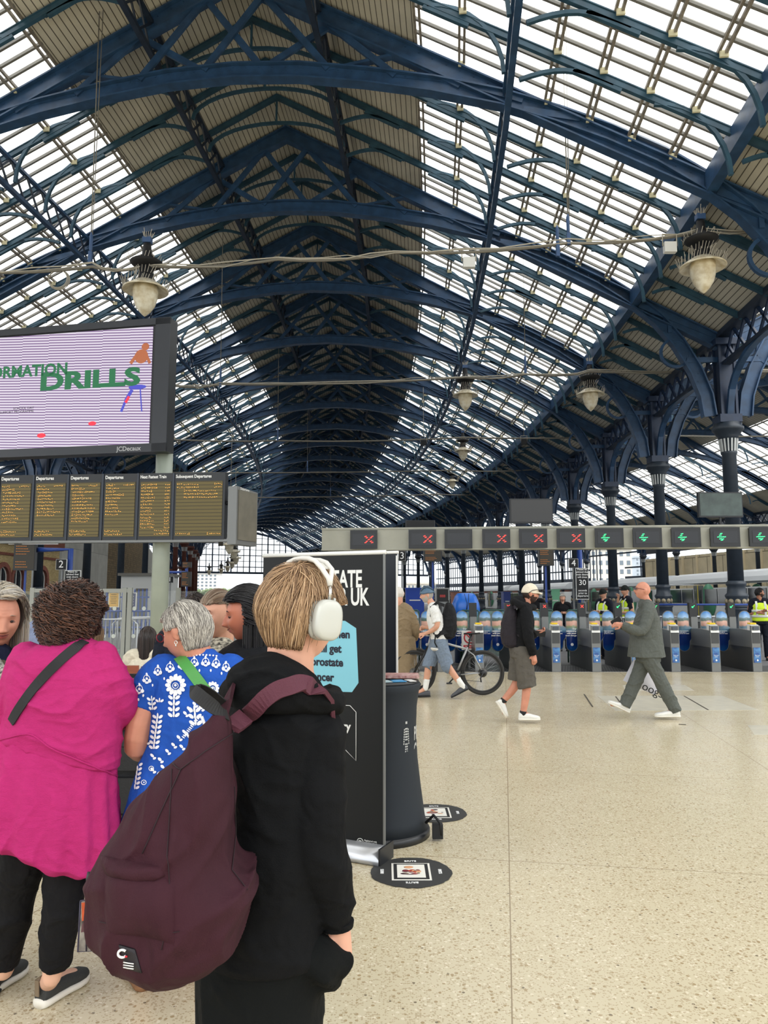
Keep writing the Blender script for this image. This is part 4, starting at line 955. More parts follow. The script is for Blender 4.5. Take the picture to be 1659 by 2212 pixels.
# ---- glass barrier screens on the left, with dots
CLR = glassmat('clear_glass', (.75, .82, .8, 1), .07, .1)
FR = mat('grey_frame', rgb(150, 152, 146), .4, .2); DOT = mat('frosted_dot', rgb(196, 202, 198), .6)
yb = 15.9
gxs = [at(px, 1290, yb).x for px in (-60, 70, 130, 281, 385, 570)]
for k in range(5):
    t = empty('glass_screen', (gxs[k], yb, 0), label=['glass barrier panel at the far left edge behind the elderly woman', 'narrow glass barrier door with grey frame beside the curly-haired woman', 'glass barrier panel behind the curly-haired woman', 'glass barrier panel with frosted dots left of the round post', 'glass barrier panel right of the round post, behind the grey-haired woman'][k], cat='glass barrier')
    w = gxs[k+1]-gxs[k]; m = MB(); m.box((w/2, 0, .93), (w-.04, .012, 1.6)); m.build('glass_pane', CLR, t)
    m = MB(); m.box((0, 0, .9), (.09 if k != 2 else .12, .07, 1.8))
    if k in (1, 2): m.box((w-.11, 0, .9), (.08, .07, 1.8)); m.box((w/2, 0, 1.74), (w, .06, .08)); m.box((w/2, 0, .1), (w, .06, .1))
    m.build('frame', FR, t)
    n_ = max(2, int(w/.2)); m = MB()
    for z in (1.36, .78):
        for q in range(n_): m.ell((w*(q+.5)/n_, -.008, z), (.045, .002, .045), 12, 6)
    m.build('dot_pattern', DOT, t)
# ---- steel crowd barriers
def barrier(x, y, rz, w, label):
    t = empty('crowd_barrier', (x, y, 0), rz, label=label, cat='barrier', group='steel crowd barriers')
    m = MB(); pts = [(0, 0, .15), (0, 0, .95), (.12, 0, 1.07), (w-.12, 0, 1.07), (w, 0, .95), (w, 0, .15)]; m.tube(pts+[(0, 0, .2)], .022, 6); m.build('frame', SILV, t)
    m = MB()
    for k in range(1, int(w/.12)): m.tube([(k*.12, 0, .2), (k*.12, 0, 1.05)], .008, 5)
    m.build('uprights', SILV, t)
    for xx in (.2, w-.2): m = MB(); m.tube([(xx, -.3, .02), (xx, 0, .2), (xx, .3, .02)], .02, 6); m.build('foot', SILV, t)
barrier(at(205, 1400, 18).x, 18, 0, 1.0, 'steel crowd barrier nearest the curly-haired woman'); barrier(at(242, 1400, 18.6).x, 18.6, .1, 1.15, 'steel crowd barrier left of the round post'); barrier(at(252, 1400, 20).x, 20, -.1, 2.0, 'steel crowd barrier behind, towards the blue fence')
barrier(at(1310, 1400, 19.5).x, 19.4, 0.5, 1.3, 'steel crowd barrier behind the ticket gates, centre'); barrier(at(1400, 1400, 20).x, 20.6, 0, 2.2, 'steel crowd barrier behind the suited man')
# blue palisade fence
t = empty('palisade_fence', (at(205, 1290, 30).x, 30, 0), label='blue steel palisade fence behind the glass barriers', cat='fence'); w = at(322, 1290, 30).x-t.location.x
m = MB()
for k in range(int(w/.16)+1): m.loft([[V((k*.16+sx, sy, z)) for sx, sy in ((-.035, 0), (0, -.02), (.035, 0), (0, .01))] for z in (0, 1.85)]+[[V((k*.16, 0, 1.95))]*4], False, False)
m.build('pales', BLP, t); m = MB(); m.box((w/2, .03, .4), (w, .04, .06)); m.box((w/2, .03, 1.6), (w, .04, .06)); m.build('rail', BLP, t)
pipe([at(205, 1320, 24), at(325, 1320, 24)], .03, 'horizontal blue handrail behind the glass screens', 'handrail'); pipe([at(1400, 1306, 24), at(1660, 1306, 24)], .03, 'horizontal navy handrail in front of the train', 'handrail')
def poster(px0, px1, py0, py1, Y, label, col, lines, tcol):
    a, b_ = at(px0, py0, Y), at(px1, py1, Y); w, h = b_.x-a.x, a.z-b_.z; t = empty('poster', ((a.x+b_.x)/2, Y, (a.z+b_.z)/2), label=label, cat='poster')
    m = MB(); m.box((0, .01, 0), (w, .03, h)); m.build('border', WPL, t); m = MB(); m.box((0, -.008, 0), (w*.86, .01, h*.9)); m.build('sheet', col, t)
    m = MB()
    for k in range(lines): m.box((0, -.016, h*(.35-.7*k/lines)), (w*(.6 if k % 2 else .5), .004, h*.03))
    m.build('printed_lines', tcol, t)
poster(235, 257, 1280, 1312, 15.95, 'yellow safety poster on the glass screen', mat('poster_yellow', rgb(206, 160, 60), .5), 5, BLKM); poster(269, 294, 1280, 1317, 15.95, 'dark blue notice poster in a white frame', mat('poster_navy', rgb(60, 66, 120), .5), 9, WPL); poster(208, 224, 1280, 1310, 15.95, 'narrow pale blue poster beside the curly hair', mat('poster_pale', rgb(150, 150, 190), .5), 6, BLKM)
# ---- wooden benches
WOOD = mat('bench_wood', rgb(150, 74, 44), .45, 0, .25, 10, stretch=(1, 8, 8))
def bench(px0, px1, Y, label):
    a, b_ = at(px0, 1430, Y), at(px1, 1430, Y); w = b_.x-a.x; t = empty('wooden_bench', (a.x, Y, 0), label=label, cat='bench')
    for k, z in enumerate((.86, .70)): m = MB(); m.box((w/2, 0, z-.0), (w, .035, .11)); m.build('back_slat', WOOD, t)
    for k in range(4): m = MB(); m.box((w/2, .12+k*.1, .44), (w, .08, .03)); m.build('seat_slat', WOOD, t)
    for x in (.15, w-.15): m = MB(); m.box((x, .02, .43), (.05, .05, .86)); m.box((x, .4, .22), (.05, .05, .44)); m.box((x, .2, .42), (.05, .42, .04)); m.build('leg', BLKM, t)
    m = MB()
    for k in range(int(w/.45)): m.ell((.2+k*.45, -.02, .86), (.018, .006, .018), 8, 6)
    m.build('bolts', SILV, t)
bench(10, 300, 7.6, 'red-brown wooden bench behind the pink woman'); bench(306, 520, 7.5, 'red-brown wooden bench behind the blue-dressed woman')
# ---- suitcases and newspapers between the women
def suitcase(x, y, label, rz=0):
    t = empty('suitcase', (x, y, 0), rz, label=label, cat='suitcase'); SC = mat('suitcase_black', rgb(30, 31, 34), .6, bump=.3, bscale=60)
    m = MB(); pts = [(-.2, -.1), (.2, -.1), (.23, -.05), (.23, .1), (.2, .14), (-.2, .14), (-.23, .1), (-.23, -.05)]
    m.loft([[V((px_*f, py_*f, z)) for px_, py_ in pts] for z, f in ((.05, .9), (.08, 1), (.58, 1), (.63, .92))]); m.build('shell', SC, t)
    m = MB(); m.box((0, -.12, .2), (.36, .05, .24)); m.box((0, -.12, .45), (.36, .04, .16)); m.build('front_pocket', SC, t)
    for xx in (-.13, .13): m = MB(); m.tube([(xx, .1, .6), (xx, .1, 1.0)], .008, 6); m.build('pull_rod', SILV, t)
    m = MB(); m.box((0, .1, 1.01), (.3, .03, .03)); m.build('handle', BLKM, t)
    for xx in (-.18, .18): m = MB(); m.lathe([(.035, -.015), (.035, .015)], n=10); o = m.build('wheel', BLKM, t, (xx, .05, .035)); o.rotation_euler = (0, PI/2, 0)
suitcase(at(270, 1500, 5.4).x, 5.6, 'black suitcase with silver pull rods between the pink and blue women'); suitcase(at(318, 1500, 5.7).x, 6.15, 'second black suitcase behind, beside the bench', .2)
NEWS = panelmat('newsprint', rgb(228, 222, 214), rgb(196, 180, 176), .09, .05, .012, rgb(90, 80, 80))
m = MB(); uvs = []
for k in range(3):
    o_ = len(m.v); m.add([(-.2+.02*k, -.14, .012*k), (.2+.02*k, -.12, .012*k), (.22, .14, .012*k+.02), (-.18, .14, .012*k+.03), (-.2+.02*k, -.14, .012*k-.006), (.2+.02*k, -.12, .012*k-.006), (.22, .14, .012*k+.012), (-.18, .14, .012*k+.024)], [(0, 1, 2, 3), (4, 7, 6, 5), (0, 4, 5, 1), (1, 5, 6, 2), (2, 6, 7, 3), (3, 7, 4, 0)])
    uvs += [(0, 0), (.4, 0), (.4, .3), (0, .3)]*2
p = at(296, 1448, 5.6); tag(m.build('newspaper', NEWS, loc=(p.x, 5.62, .68), uv=uvs), 'folded newspapers lying on the black suitcase', 'newspaper')
# ---- blue domed cover, no-entry board, screen, yellow floor sign behind the gates
CY = mat('dome_blue', rgb(40, 112, 214), .3); p = at(1006, 1325, 18.6)
t = empty('blue_bin', (p.x, 18.6, 0), label='bright blue rounded plastic bin cover behind the glass, above the saddle', cat='bin')
def sq(w, d_, z, e_=3.2, n=28): return [V((w*abs(math.cos(a))**(2/e_)*math.copysign(1, math.cos(a)), d_*abs(math.sin(a))**(2/e_)*math.copysign(1, math.sin(a)), z)) for a in [2*PI*k/n for k in range(n)]]
zt = at(1006, 1281, 18.6).z; m = MB(); m.loft([sq(.30, .28, 1.12), sq(.33, .3, 1.2), sq(.35, .32, 1.3), sq(.33, .3, 1.45), sq(.26, .24, zt-.08), sq(.2, .18, zt-.01), sq(.1, .1, zt)]); m.build('cover', CY, t)
m = MB(); m.loft([sq(.28, .26, 0), sq(.28, .26, 1.12)]); m.build('body', mat('bin_dark', rgb(40, 60, 96), .5), t); m = MB(); m.tube([(-.05, -.2, zt-.02), (0, -.33, zt-.25), (-.02, -.34, 1.25)], .006, 5); m.tube([(.06, -.2, zt-.02), (.04, -.33, zt-.2), (-.02, -.34, 1.25)], .006, 5); m.build('cord', BLKM, t)
t = sign(997, 1031, 1362, 1404, 16.9, None, 1, 'white no entry notice with red circle behind the bicycle frame', col=WPL, name='no_entry_notice', cat='sign', post=True)
REDP = mat('sign_red', rgb(200, 24, 44), .4); m = MB(); m.tube([(.12*math.cos(a), -.045, .06+.12*math.sin(a)) for a in [PI*k/12 for k in range(25)]], .014, 6, cap=False); m.beam((-.085, -.045, .145), (.085, -.045, -.025), .012, .024); m.build('red_ring', REDP, t)
m = MB(); m.box((0, -.04, -.14), (.28, .008, .07)); o = m.build('red_strip', REDP, t); text('No entry', .055, WHT, o, (0, -.05, -.14)); m = MB(); m.ell((0, -.042, .12), (.02, .004, .02), 8, 6); m.beam((0, -.042, .1), (0, -.042, .04), .005, .04); m.beam((0, -.042, .04), (-.03, -.042, -.01), .005, .016); m.beam((0, -.042, .04), (.03, -.042, -.01), .005, .016); m.build('walking_figure', BLKM, t)
p = at(956, 1286, 18); t = empty('display_kiosk', (p.x, 18, 0), label='grey kiosk with dark screen and red digits behind the cyclist', cat='kiosk'); m = MB(); m.box((0, .1, .9), (.34, .2, 1.85)); m.build('case', GST, t); m = MB(); m.box((0, -.01, p.z), (.27, .02, .3)); m.build('screen', BLKM, t); text('888', .09, mat('dim_red', rgb(160, 50, 50), emit=rgb(150, 40, 40), estr=.5), t, (0, -.022, p.z-.02))
p = ground(1490, 1410); p = V((at(1474, 1410, 18.3).x, 18.3, 0)); t = empty('wet_floor_sign', p, label='yellow folding wet floor sign behind the ticket gates', cat='sign'); zt = .66
for sy in (-1, 1): m = MB(); m.loft([[V((x, y+sy*.14*(1-z/zt), z)) for x, y in ((-w, -.01), (w, -.01), (w, .01), (-w, .01))] for z, w in ((0, .14), (.06, .14), (.62, .075), (zt, .05))], True, False); m.build('panel', YEL, t)
m = MB(); m.beam((-.05, -.12, .3), (.05, -.12, .3), .005, .015); m.beam((-.05, -.12, .3), (0, -.1, .4), .005, .015); m.beam((.05, -.12, .3), (0, -.1, .4), .005, .015); m.build('warning_triangle', REDP, t)
# green glass barriers behind the gates
GG = glassmat('green_glass', (.25, .45, .38, 1), .45, .15)
for px0, px1, Y, lb in ((880, 905, 18.4, 'green glass barrier left of the cyclist'), (995, 1035, 18.2, 'pale green glass barrier behind the saddle'), (1040, 1100, 18.6, 'green glass barrier between the gates'), (1150, 1195, 18.6, 'green glass barrier right of the backpacker'), (1225, 1262, 18.6, 'green glass barrier under the platform 4 notice')):
    a, b_ = at(px0, 1320, Y), at(px1, 1320, Y); w = b_.x-a.x; t = empty('green_barrier', (a.x, Y, 0), label=lb, cat='glass barrier'); m = MB(); m.box((w/2, 0, .7), (w, .015, 1.1)); m.build('pane', GG, t); m = MB(); m.tube([(0, 0, .0), (0, 0, 1.24), (.04, 0, 1.28), (w-.04, 0, 1.28), (w, 0, 1.24), (w, 0, 0)], .02, 6); m.build('frame', mat('green_frame', rgb(44, 86, 72), .4), t)
# blue hoardings and carts far down the right platforms
for px0, px1, py0, Y, col, lb in ((876, 915, 1272, 60, rgb(30, 70, 170), 'blue hoarding far down the platform behind the cyclist'), (1085, 1100, 1280, 70, rgb(40, 60, 130), 'small blue cabinet far behind the backpacker'), (1185, 1205, 1275, 64, rgb(120, 190, 150), 'pale green train end far behind the grey-haired guard')):
    a, b_ = at(px0, py0, Y), at(px1, py0, Y); m = MB(); w = b_.x-a.x; m.box((0, 0, a.z/2), (w, 1.5, a.z)); m.box((0, 0, a.z+.04), (w+.1, 1.6, .08)); m.box((0, -.76, a.z*.6), (w*.6, .03, .1), mi=1)
    tag(m.build('platform_cabinet', [mat('hoarding_%d' % px0, col, .5), WPL], loc=((a.x+b_.x)/2, Y, 0)), lb, 'cabinet')
# ================= PEOPLE TOOLS =================
def limb(m, pts, rad, n=14, r0=True, r1=True, flat=None):
    """closed tapered limb with optional rounded ends"""
    pts = [V(p) for p in pts]; P_, R_ = [], []
    # subdivide smoothly (Catmull-Rom)
    for i in range(len(pts)-1):
        a, b, c, d = pts[max(i-1, 0)], pts[i], pts[i+1], pts[min(i+2, len(pts)-1)]
        for k in range(5):
            t = k/5; P_.append(.5*((2*b)+(c-a)*t+(2*a-5*b+4*c-d)*t*t+(3*b-a-3*c+d)*t**3)); R_.append(rad[i]+(rad[i+1]-rad[i])*(t*t*(3-2*t)))
    P_.append(pts[-1]); R_.append(rad[-1])
    if r0:
        d = (P_[0]-P_[1]).normalized(); q = P_[0]; r = R_[0]
        P_ = [q+d*r*s for s in (.98, .8, .5)] + P_; R_ = [r*s for s in (.18, .6, .87)] + R_
    if r1:
        d = (P_[-1]-P_[-2]).normalized(); q = P_[-1]; r = R_[-1]
        P_ += [q+d*r*s for s in (.5, .8, .98)]; R_ += [r*s for s in (.87, .6, .18)]
    m.tube(P_, R_, n)
def sil(m, rows, n=28, pw=2.3, ends=True, folds=0, famp=0.0, phase=0.0):
    """closed form from horizontal sections: rows (centre V, half width, half depth)"""
    rings = []
    rr = list(rows)
    if ends:
        c, w, d, y_ = (tuple(rr[0])+(0,))[:4] if len(rr[0]) < 5 else rr[0][:4]; c1 = rr[1][0]; up = (c-c1).normalized()*min(w, d)*.35; rr = [(c+up, w*.35, d*.35, y_), (c+up*.7, w*.75, d*.75, y_)] + rr
        c, w, d, y_ = (tuple(rr[-1])+(0,))[:4]; c1 = rr[-2][0]; dn = (c-c1).normalized()*min(w, d)*.25; tl = rr[-1][4] if len(rr[-1]) > 4 else 0; rr = rr + [(c+dn*.7, w*.8, d*.8, y_, tl), (c+dn, w*.4, d*.4, y_, tl)]
    for i, row in enumerate(rr):
        c, w, d = row[:3]; yaw = row[3] if len(row) > 3 else 0
        ring = []
        for k in range(n):
            a = 2*PI*k/n; ca, sa = math.cos(a), math.sin(a); f = 1+famp*(i/len(rr))*math.cos(folds*a+phase) if folds else 1
            x = w*f*math.copysign(abs(ca)**(2/pw), ca); y = d*f*math.copysign(abs(sa)**(2/pw), sa)
            cy_, sy_ = math.cos(yaw), math.sin(yaw); q_ = V((x*cy_-y*sy_, x*sy_+y*cy_, 0))
            if len(row) > 4: q_.z = -row[4]*q_.x
            ring.append(V(c)+q_)
        rings.append(ring)
    m.loft(rings, True, True); return m
def prow(y, xl, xr, D, d, yaw=0, tilt=0):
    """section measured from the picture: left and right edge at height y, distance D, half depth d"""
    a, b = at(xl, y, D), at(xr, y, D); return ((a+b)/2, (b.x-a.x)/2, d, yaw, tilt)
def fuse(mb, name, material, parent, vox=.006, smooth=3, wr=0.0, wscale=9.0, wdir=(1, 1, 1), colorer=None, fdir=None):
    """merge overlapping closed forms of one body or garment into one continuous skin"""
    org = V(parent.location) if parent is not None else V((0, 0, 0))
    me = bpy.data.meshes.new(name+'_src'); me.from_pydata(mb.v, [], mb.f); tmp = bpy.data.objects.new(name+'_src', me); COL.objects.link(tmp)
    md = tmp.modifiers.new('r', 'REMESH'); md.mode = 'VOXEL'; md.voxel_size = vox; md.use_smooth_shade = True
    if smooth: s = tmp.modifiers.new('s', 'SMOOTH'); s.factor = .5; s.iterations = smooth
    dg = bpy.context.evaluated_depsgraph_get(); out = bpy.data.meshes.new_from_object(tmp.evaluated_get(dg))
    bpy.data.objects.remove(tmp); bpy.data.meshes.remove(me)
    n = len(out.vertices); co = np.zeros(n*3, dtype=np.float64); out.vertices.foreach_get('co', co); co = co.reshape(-1, 3)
    if wr:
        no = np.zeros(n*3, dtype=np.float64); out.vertices.foreach_get('normal', no); no = no.reshape(-1, 3)
        fd = np.array(fdir, dtype=float) if fdir is not None else np.array([.35, .2, .92]); fd /= np.linalg.norm(fd)
        sd = np.cross(fd, [0.3, 1, .1]); sd /= np.linalg.norm(sd); q = co*wscale
        u = q @ fd; v = q @ sd; w3 = q[:, 1]
        u2 = u + .9*np.sin(v*.55+w3*.3+1.3)+.5*np.sin(v*1.3-u*.4)
        r1 = 1-np.abs(np.sin(u2*1.25)); r2 = 1-np.abs(np.sin(u2*2.9+v*.8+.7*np.sin(v*1.7+u)))
        env = .55+.45*np.sin(v*.8+u*.5+.6*np.sin(w3*.9)); env2 = .5+.5*np.sin(v*1.9-u*.8+2)
        f = (r1**2.2*1.5-.5)*env + (r2**2-.35)*.6*env2
        co = co + no*(f*wr)[:, None]
    co = co - np.array(org)
    out.vertices.foreach_set('co', co.ravel())
    out.materials.clear()
    for m_ in (material if isinstance(material, (list, tuple)) else [material]): out.materials.append(m_)
    npy = len(out.polygons); out.polygons.foreach_set('use_smooth', [True]*npy)
    if colorer:
        ct = np.zeros(npy*3); out.polygons.foreach_get('center', ct); ct = ct.reshape(-1, 3)+np.array(org); out.polygons.foreach_set('material_index', colorer(ct).astype(np.int32))
    out.update(); out.name = name
    o = bpy.data.objects.new(name, out); COL.objects.link(o)
    if parent is not None: o.parent = parent
    return o
def loc_build(mb, name, mats, parent):
    o = V(parent.location); mb.v = [tuple(V(p)-o) for p in mb.v]; return mb.build(name, mats, parent)
# ---- head
def sstep(x): x = np.clip(x, 0, 1); return x*x*(3-2*x)
class Head:
    def __init__(s, c, face_deg, pitch=0, roll=0, k=1.0, female=False, smile=0.0, old=0.0):
        s.c = V(c); s.k = k; s.R = (Matrix.Rotation(math.radians(face_deg+90), 3, 'Z') @ Matrix.Rotation(math.radians(-pitch), 3, 'X') @ Matrix.Rotation(math.radians(roll), 3, 'Y'))
        s.f = female; s.smile = smile; s.old = old
    def local(s, d):
        """d: Nx3 unit -> local surface points (face towards -Y)"""
        a, b, c = .077, .098, .118
        if s.f: a, c = .074, .115
        x, y, z = d[:, 0]*a, d[:, 1]*b, d[:, 2]*c
        low = np.clip(-d[:, 2], 0, 1); fr = sstep(-d[:, 1]*1.6); bk = np.clip(d[:, 1], 0, 1)
        x = x*(1-(.30 if s.f else .22)*low**1.7)
        y = np.where(d[:, 1] > 0, y*(1-.42*low), y*(1+.02*low)) + .006*bk
        y = y + fr*.010*np.clip(d[:, 2]+.1, 0, 1)*0
        G = lambda x0, z0, sx, sz: np.exp(-((np.abs(x)-x0)/sx)**2-((z-z0)/sz)**2)
        t = np.clip((.028-z)/.052, 0, 1); t2 = np.clip((z+.040)/.012, 0, 1)
        nose = (.004+.021*t)*t2*np.exp(-(x/(.009+.007*t))**2)*(z < .034)*(z > -.045)
        al = .010*G(.012, -.026, .007, .009)
        dep = nose+al - .010*G(.031, .010, .015, .012) + .005*G(.030, .034, .022, .008) + .005*G(.043, -.018, .018, .018)
        dep = dep - .004*G(0, .024, .012, .012) + .010*G(0, -.052, .020, .011) - .0045*G(0, -.0535, .026, .0028) - .003*G(0, -.070, .016, .006) + .008*G(0, -.095, .020, .016)
        dep = dep + s.smile*(.006*G(.040, -.032, .014, .014) - .003*G(.026, -.045, .004, .014))
        if s.old: dep = dep - s.old*(.003*G(.027, -.048, .004, .02) + .0012*np.sin(z*520)*np.exp(-((z-.055)/.02)**2))
        y = y - dep*fr
        return np.stack([x, y, z], 1)*s.k
    def world(s, L): return np.array(L) @ np.array(s.R).T + np.array(s.c)
    def w1(s, p): return s.c + s.R @ (V(p)*s.k)
    def surf(s, d, off=0):
        d = np.array(d, dtype=float).reshape(-1, 3); d = d/np.linalg.norm(d, axis=1)[:, None]; L = s.local(d); return s.world(L+d*off)
    def mesh(s, m, nu=72, nv=60, ears=True):
        ds = []
        for j in range(nv+1):
            ph = PI*j/nv
            for i in range(nu):
                th = 2*PI*i/nu; ds.append((math.sin(ph)*math.cos(th)+1e-9, math.sin(ph)*math.sin(th), -math.cos(ph)))
        Pp = s.world(s.local(np.array(ds))); rings = [[V(Pp[j*nu+i]) for i in range(nu)] for j in range(nv+1)]
        m.loft(rings, True, True)
        if ears:
            for sg in (-1, 1):
                c = s.w1((sg*.078, .012, -.004)); R = s.R @ Matrix.Rotation(sg*.35, 3, 'Z') @ Matrix.Rotation(.2, 3, 'X')
                m.ell(c, (.010*s.k, .019*s.k, .032*s.k), 12, 8, R); m.ell(s.w1((sg*.084, .018, .006)), (.008*s.k, .017*s.k, .022*s.k), 10, 8, R)
    def neck(s, m, base, r=.055):
        limb(m, [base, (V(base)+s.w1((0, .03, -.09)))/2, s.w1((0, .022, -.06))], [r*1.12, r, r*.98])
    def lipcol(s, idx=1):
        Ri = np.array(s.R)
        def f(ct):
            L = (ct-np.array(s.c)) @ Ri / s.k
            lip = (L[:, 1] < -.07) & (((L[:, 0]/.024)**2 + ((L[:, 2]+.053)/.0085)**2) < 1)
            return np.where(lip, idx, 0)
        return f
    def features(s, parent, iris, brow, eyes='open', glasses=None, teeth=False):
        for sg in (-1, 1):
            y0 = s.local(np.array([[sg*.33, -.92, .12]])/np.linalg.norm([.33, -.92, .12]))[0][1]/s.k
            m = MB(); c = s.w1((sg*.031, y0+.010, .009)); m.ell(c, (.0125*s.k, .0112*s.k, (.0055 if eyes == 'open' else .0040)*s.k), 14, 8, s.R)
            e_ = loc_build(m, 'eye', mat('eye_white', rgb(224, 216, 208), .2) if eyes == 'open' else mat('eyelid_shadow', rgb(120, 84, 72), .6), parent)
            m = MB(); m.ell(s.w1((sg*.031, y0-.0005, .0085)), (.0062*s.k, .0035*s.k, .0050*s.k), 10, 6, s.R); loc_build(m, 'iris', iris if eyes == 'open' else mat('lash_dark', rgb(50, 38, 34), .6), parent)
            m = MB(); pts = [s.w1((sg*x, y0-.0005-(.001 if k_ == 1 else 0), z)) for k_, (x, z) in enumerate(((.019, .0135 if eyes == 'open' else .006), (.031, .0175 if eyes == 'open' else .005), (.044, .0125 if eyes == 'open' else .007)))]
            m.tube(pts, .0013*s.k, 6); loc_build(m, 'eyelash', mat('lash_dark', rgb(50, 38, 34), .6), parent)
            m = MB(); pts = [s.w1((sg*x, y0-.007+(.006 if x > .04 else 0), z)) for x, z in ((.015, .031), (.028, .036), (.045, .031))]
            m.tube(pts, [.0018*s.k, .0026*s.k, .001*s.k], 6); loc_build(m, 'eyebrow', brow, parent)
        m = MB(); P_ = []
        for x in (-.03, -.02, -.01, 0, .01, .02, .03):
            zz = -.0535+s.smile*.008*(abs(x)/.03)**2; dd = np.array([[x/.075, -1, zz/.118]]); dd /= np.linalg.norm(dd); yy = s.local(dd)[0]/s.k; P_.append(s.w1((yy[0], yy[1]-.0005, yy[2])))
        m.tube(P_, [.0008*s.k, .0014*s.k, .0018*s.k, .002*s.k, .0018*s.k, .0014*s.k, .0008*s.k], 6); loc_build(m, 'mouth_line', mat('mouth_dark', rgb(92, 44, 42), .6), parent)
# ---- hair as fine locks that follow the skull
def hair(H, parent, mats, n=2200, crown=(0, .45, .9), length=.16, lift=.012, curl=0.0, curlf=0, thick=.0022, mask=None, fall=0.0, swirl=0.0, seed=1, K=12, name='hair', stop=None, part=None, spread=.0, cap=True, capoff=.006, flip=0.0, kfun=None, back=0.0):
    rng = np.random.RandomState(seed); cr = np.array(crown, dtype=float); cr /= np.linalg.norm(cr)
    if mask is None: mask = lambda d: (d[:, 2] > -.05-.5*np.clip(d[:, 1], 0, 1)) & ((d[:, 1] > -.35) | (d[:, 2] > .55))
    d = rng.normal(size=(n*6, 3)); d /= np.linalg.norm(d, axis=1)[:, None]; d = d[mask(d)][:n]; n = len(d)
    L = length*(.6+.6*rng.rand(n)); st = L/K/.1
    lf = lift*(.5+rng.rand(n)); ph = rng.rand(n)*6.28; Pts = []; cur = d.copy(); free = np.zeros((n, 3)); isfree = np.zeros(n, bool); pos = H.surf(cur); k = H.k
    down = np.array([0, 0, -1.0])
    jit = rng.normal(size=(n, 3))*spread
    if stop is None: stop = lambda d: ((d[:, 1] < -.34) & (d[:, 2] < .50)) | ((np.abs(d[:, 0]) > .78) & (d[:, 2] < .10) & (d[:, 1] < .28) & (d[:, 1] > -.5)) | (d[:, 2] < -.62)
    if stop is False: stop = lambda d: np.zeros(len(d), bool)
    for i in range(K+1):
        t = i/K
        base = H.surf(cur)
        nrm = (cur @ np.array(H.R).T)
        p = base + nrm*(lf*(.5+t*.8-t**3*.75)*k)[:, None] if not fall else base + nrm*(lf*k)[:, None]
        if fall:
            p = np.where(isfree[:, None], pos + down*(L/K*k)[:, None] + (nrm*[1, 1, 0])*.0, p)
        if flip: p = p + nrm*(flip*max(0, t-.6)**1.3*k)
        pos = p
        q = p.copy()
        if curl:
            tz = np.array(H.R) @ np.array([0, 0, 1.0]); side = np.cross(nrm, down); side /= (np.linalg.norm(side, axis=1)[:, None]+1e-6)
            a = ph + t*curlf*(.7+.6*(ph/6.28)); am = curl*(.3+t)*k
            q = q + side*(np.sin(a)*am)[:, None] + nrm*(np.cos(a)*am)[:, None]
        Pts.append(q)
        tan = cur*(cur @ cr)[:, None] - cr[None, :]          # away from the crown along the skull
        if part is not None:                                     # combed sideways from a parting
            sd = np.sign(cur[:, 0]-part)[:, None]; tan = tan*.4 + np.concatenate([sd*(1-np.abs(cur[:, :1])), np.full((n, 1), .25), np.full((n, 1), -.5)], 1)
        if swirl: tan = tan + swirl*np.cross(cur, cr[None, :])
        if back: tan = tan + np.array([0, back, 0])[None, :]
        if kfun is not None: tan = kfun(cur, tan)
        tan = tan - cur*(np.sum(cur*tan, 1))[:, None]; tan = tan/(np.linalg.norm(tan, axis=1)[:, None]+1e-6)
        nx = cur + (tan+jit)*st[:, None]; nx /= np.linalg.norm(nx, axis=1)[:, None]
        bad = stop(nx) & ~isfree; nx = np.where(bad[:, None], cur, nx)
        if fall: isfree = isfree | (nx[:, 2] < fall); nx = np.where(isfree[:, None], cur, nx)
        cur = nx
    A = np.stack(Pts, 1)   # n,K+1,3
    T = np.gradient(A, axis=1); T /= (np.linalg.norm(T, axis=2)[:, :, None]+1e-9)
    out = A - np.array(H.c)[None, None, :]; out /= np.linalg.norm(out, axis=2)[:, :, None]+1e-9
    S_ = np.cross(T, out); S_ /= (np.linalg.norm(S_, axis=2)[:, :, None]+1e-9); U = np.cross(S_, T)
    w = thick*k*(.6+.8*rng.rand(n))[:, None, None]*np.array([1-.75*(i/K)**2 for i in range(K+1)])[None, :, None]
    ring = np.stack([A+S_*w*1.6, A+U*w*.8, A-S_*w*1.6, A-U*w*.6], 2)    # n,K+1,4,3
    vs = ring.reshape(-1, 3) - np.array(parent.location)
    base_ = np.arange(n)[:, None, None]*(K+1)*4 + np.arange(K)[None, :, None]*4
    j = np.arange(4)[None, None, :]; j2 = (j+1) % 4
    F = np.stack([np.broadcast_to(base_+j, (n, K, 4)), np.broadcast_to(base_+j2, (n, K, 4)), base_+4+j2, base_+4+j], 3).reshape(-1, 4)
    me = bpy.data.meshes.new(name); me.from_pydata(vs.tolist(), [], F.tolist())
    for m_ in mats: me.materials.append(m_)
    mi = np.repeat(rng.randint(0, len(mats), n), K*4); me.polygons.foreach_set('material_index', mi.astype(np.int32)); me.polygons.foreach_set('use_smooth', [True]*len(F))
    me.update(); o = bpy.data.objects.new(name, me); COL.objects.link(o); o.parent = parent
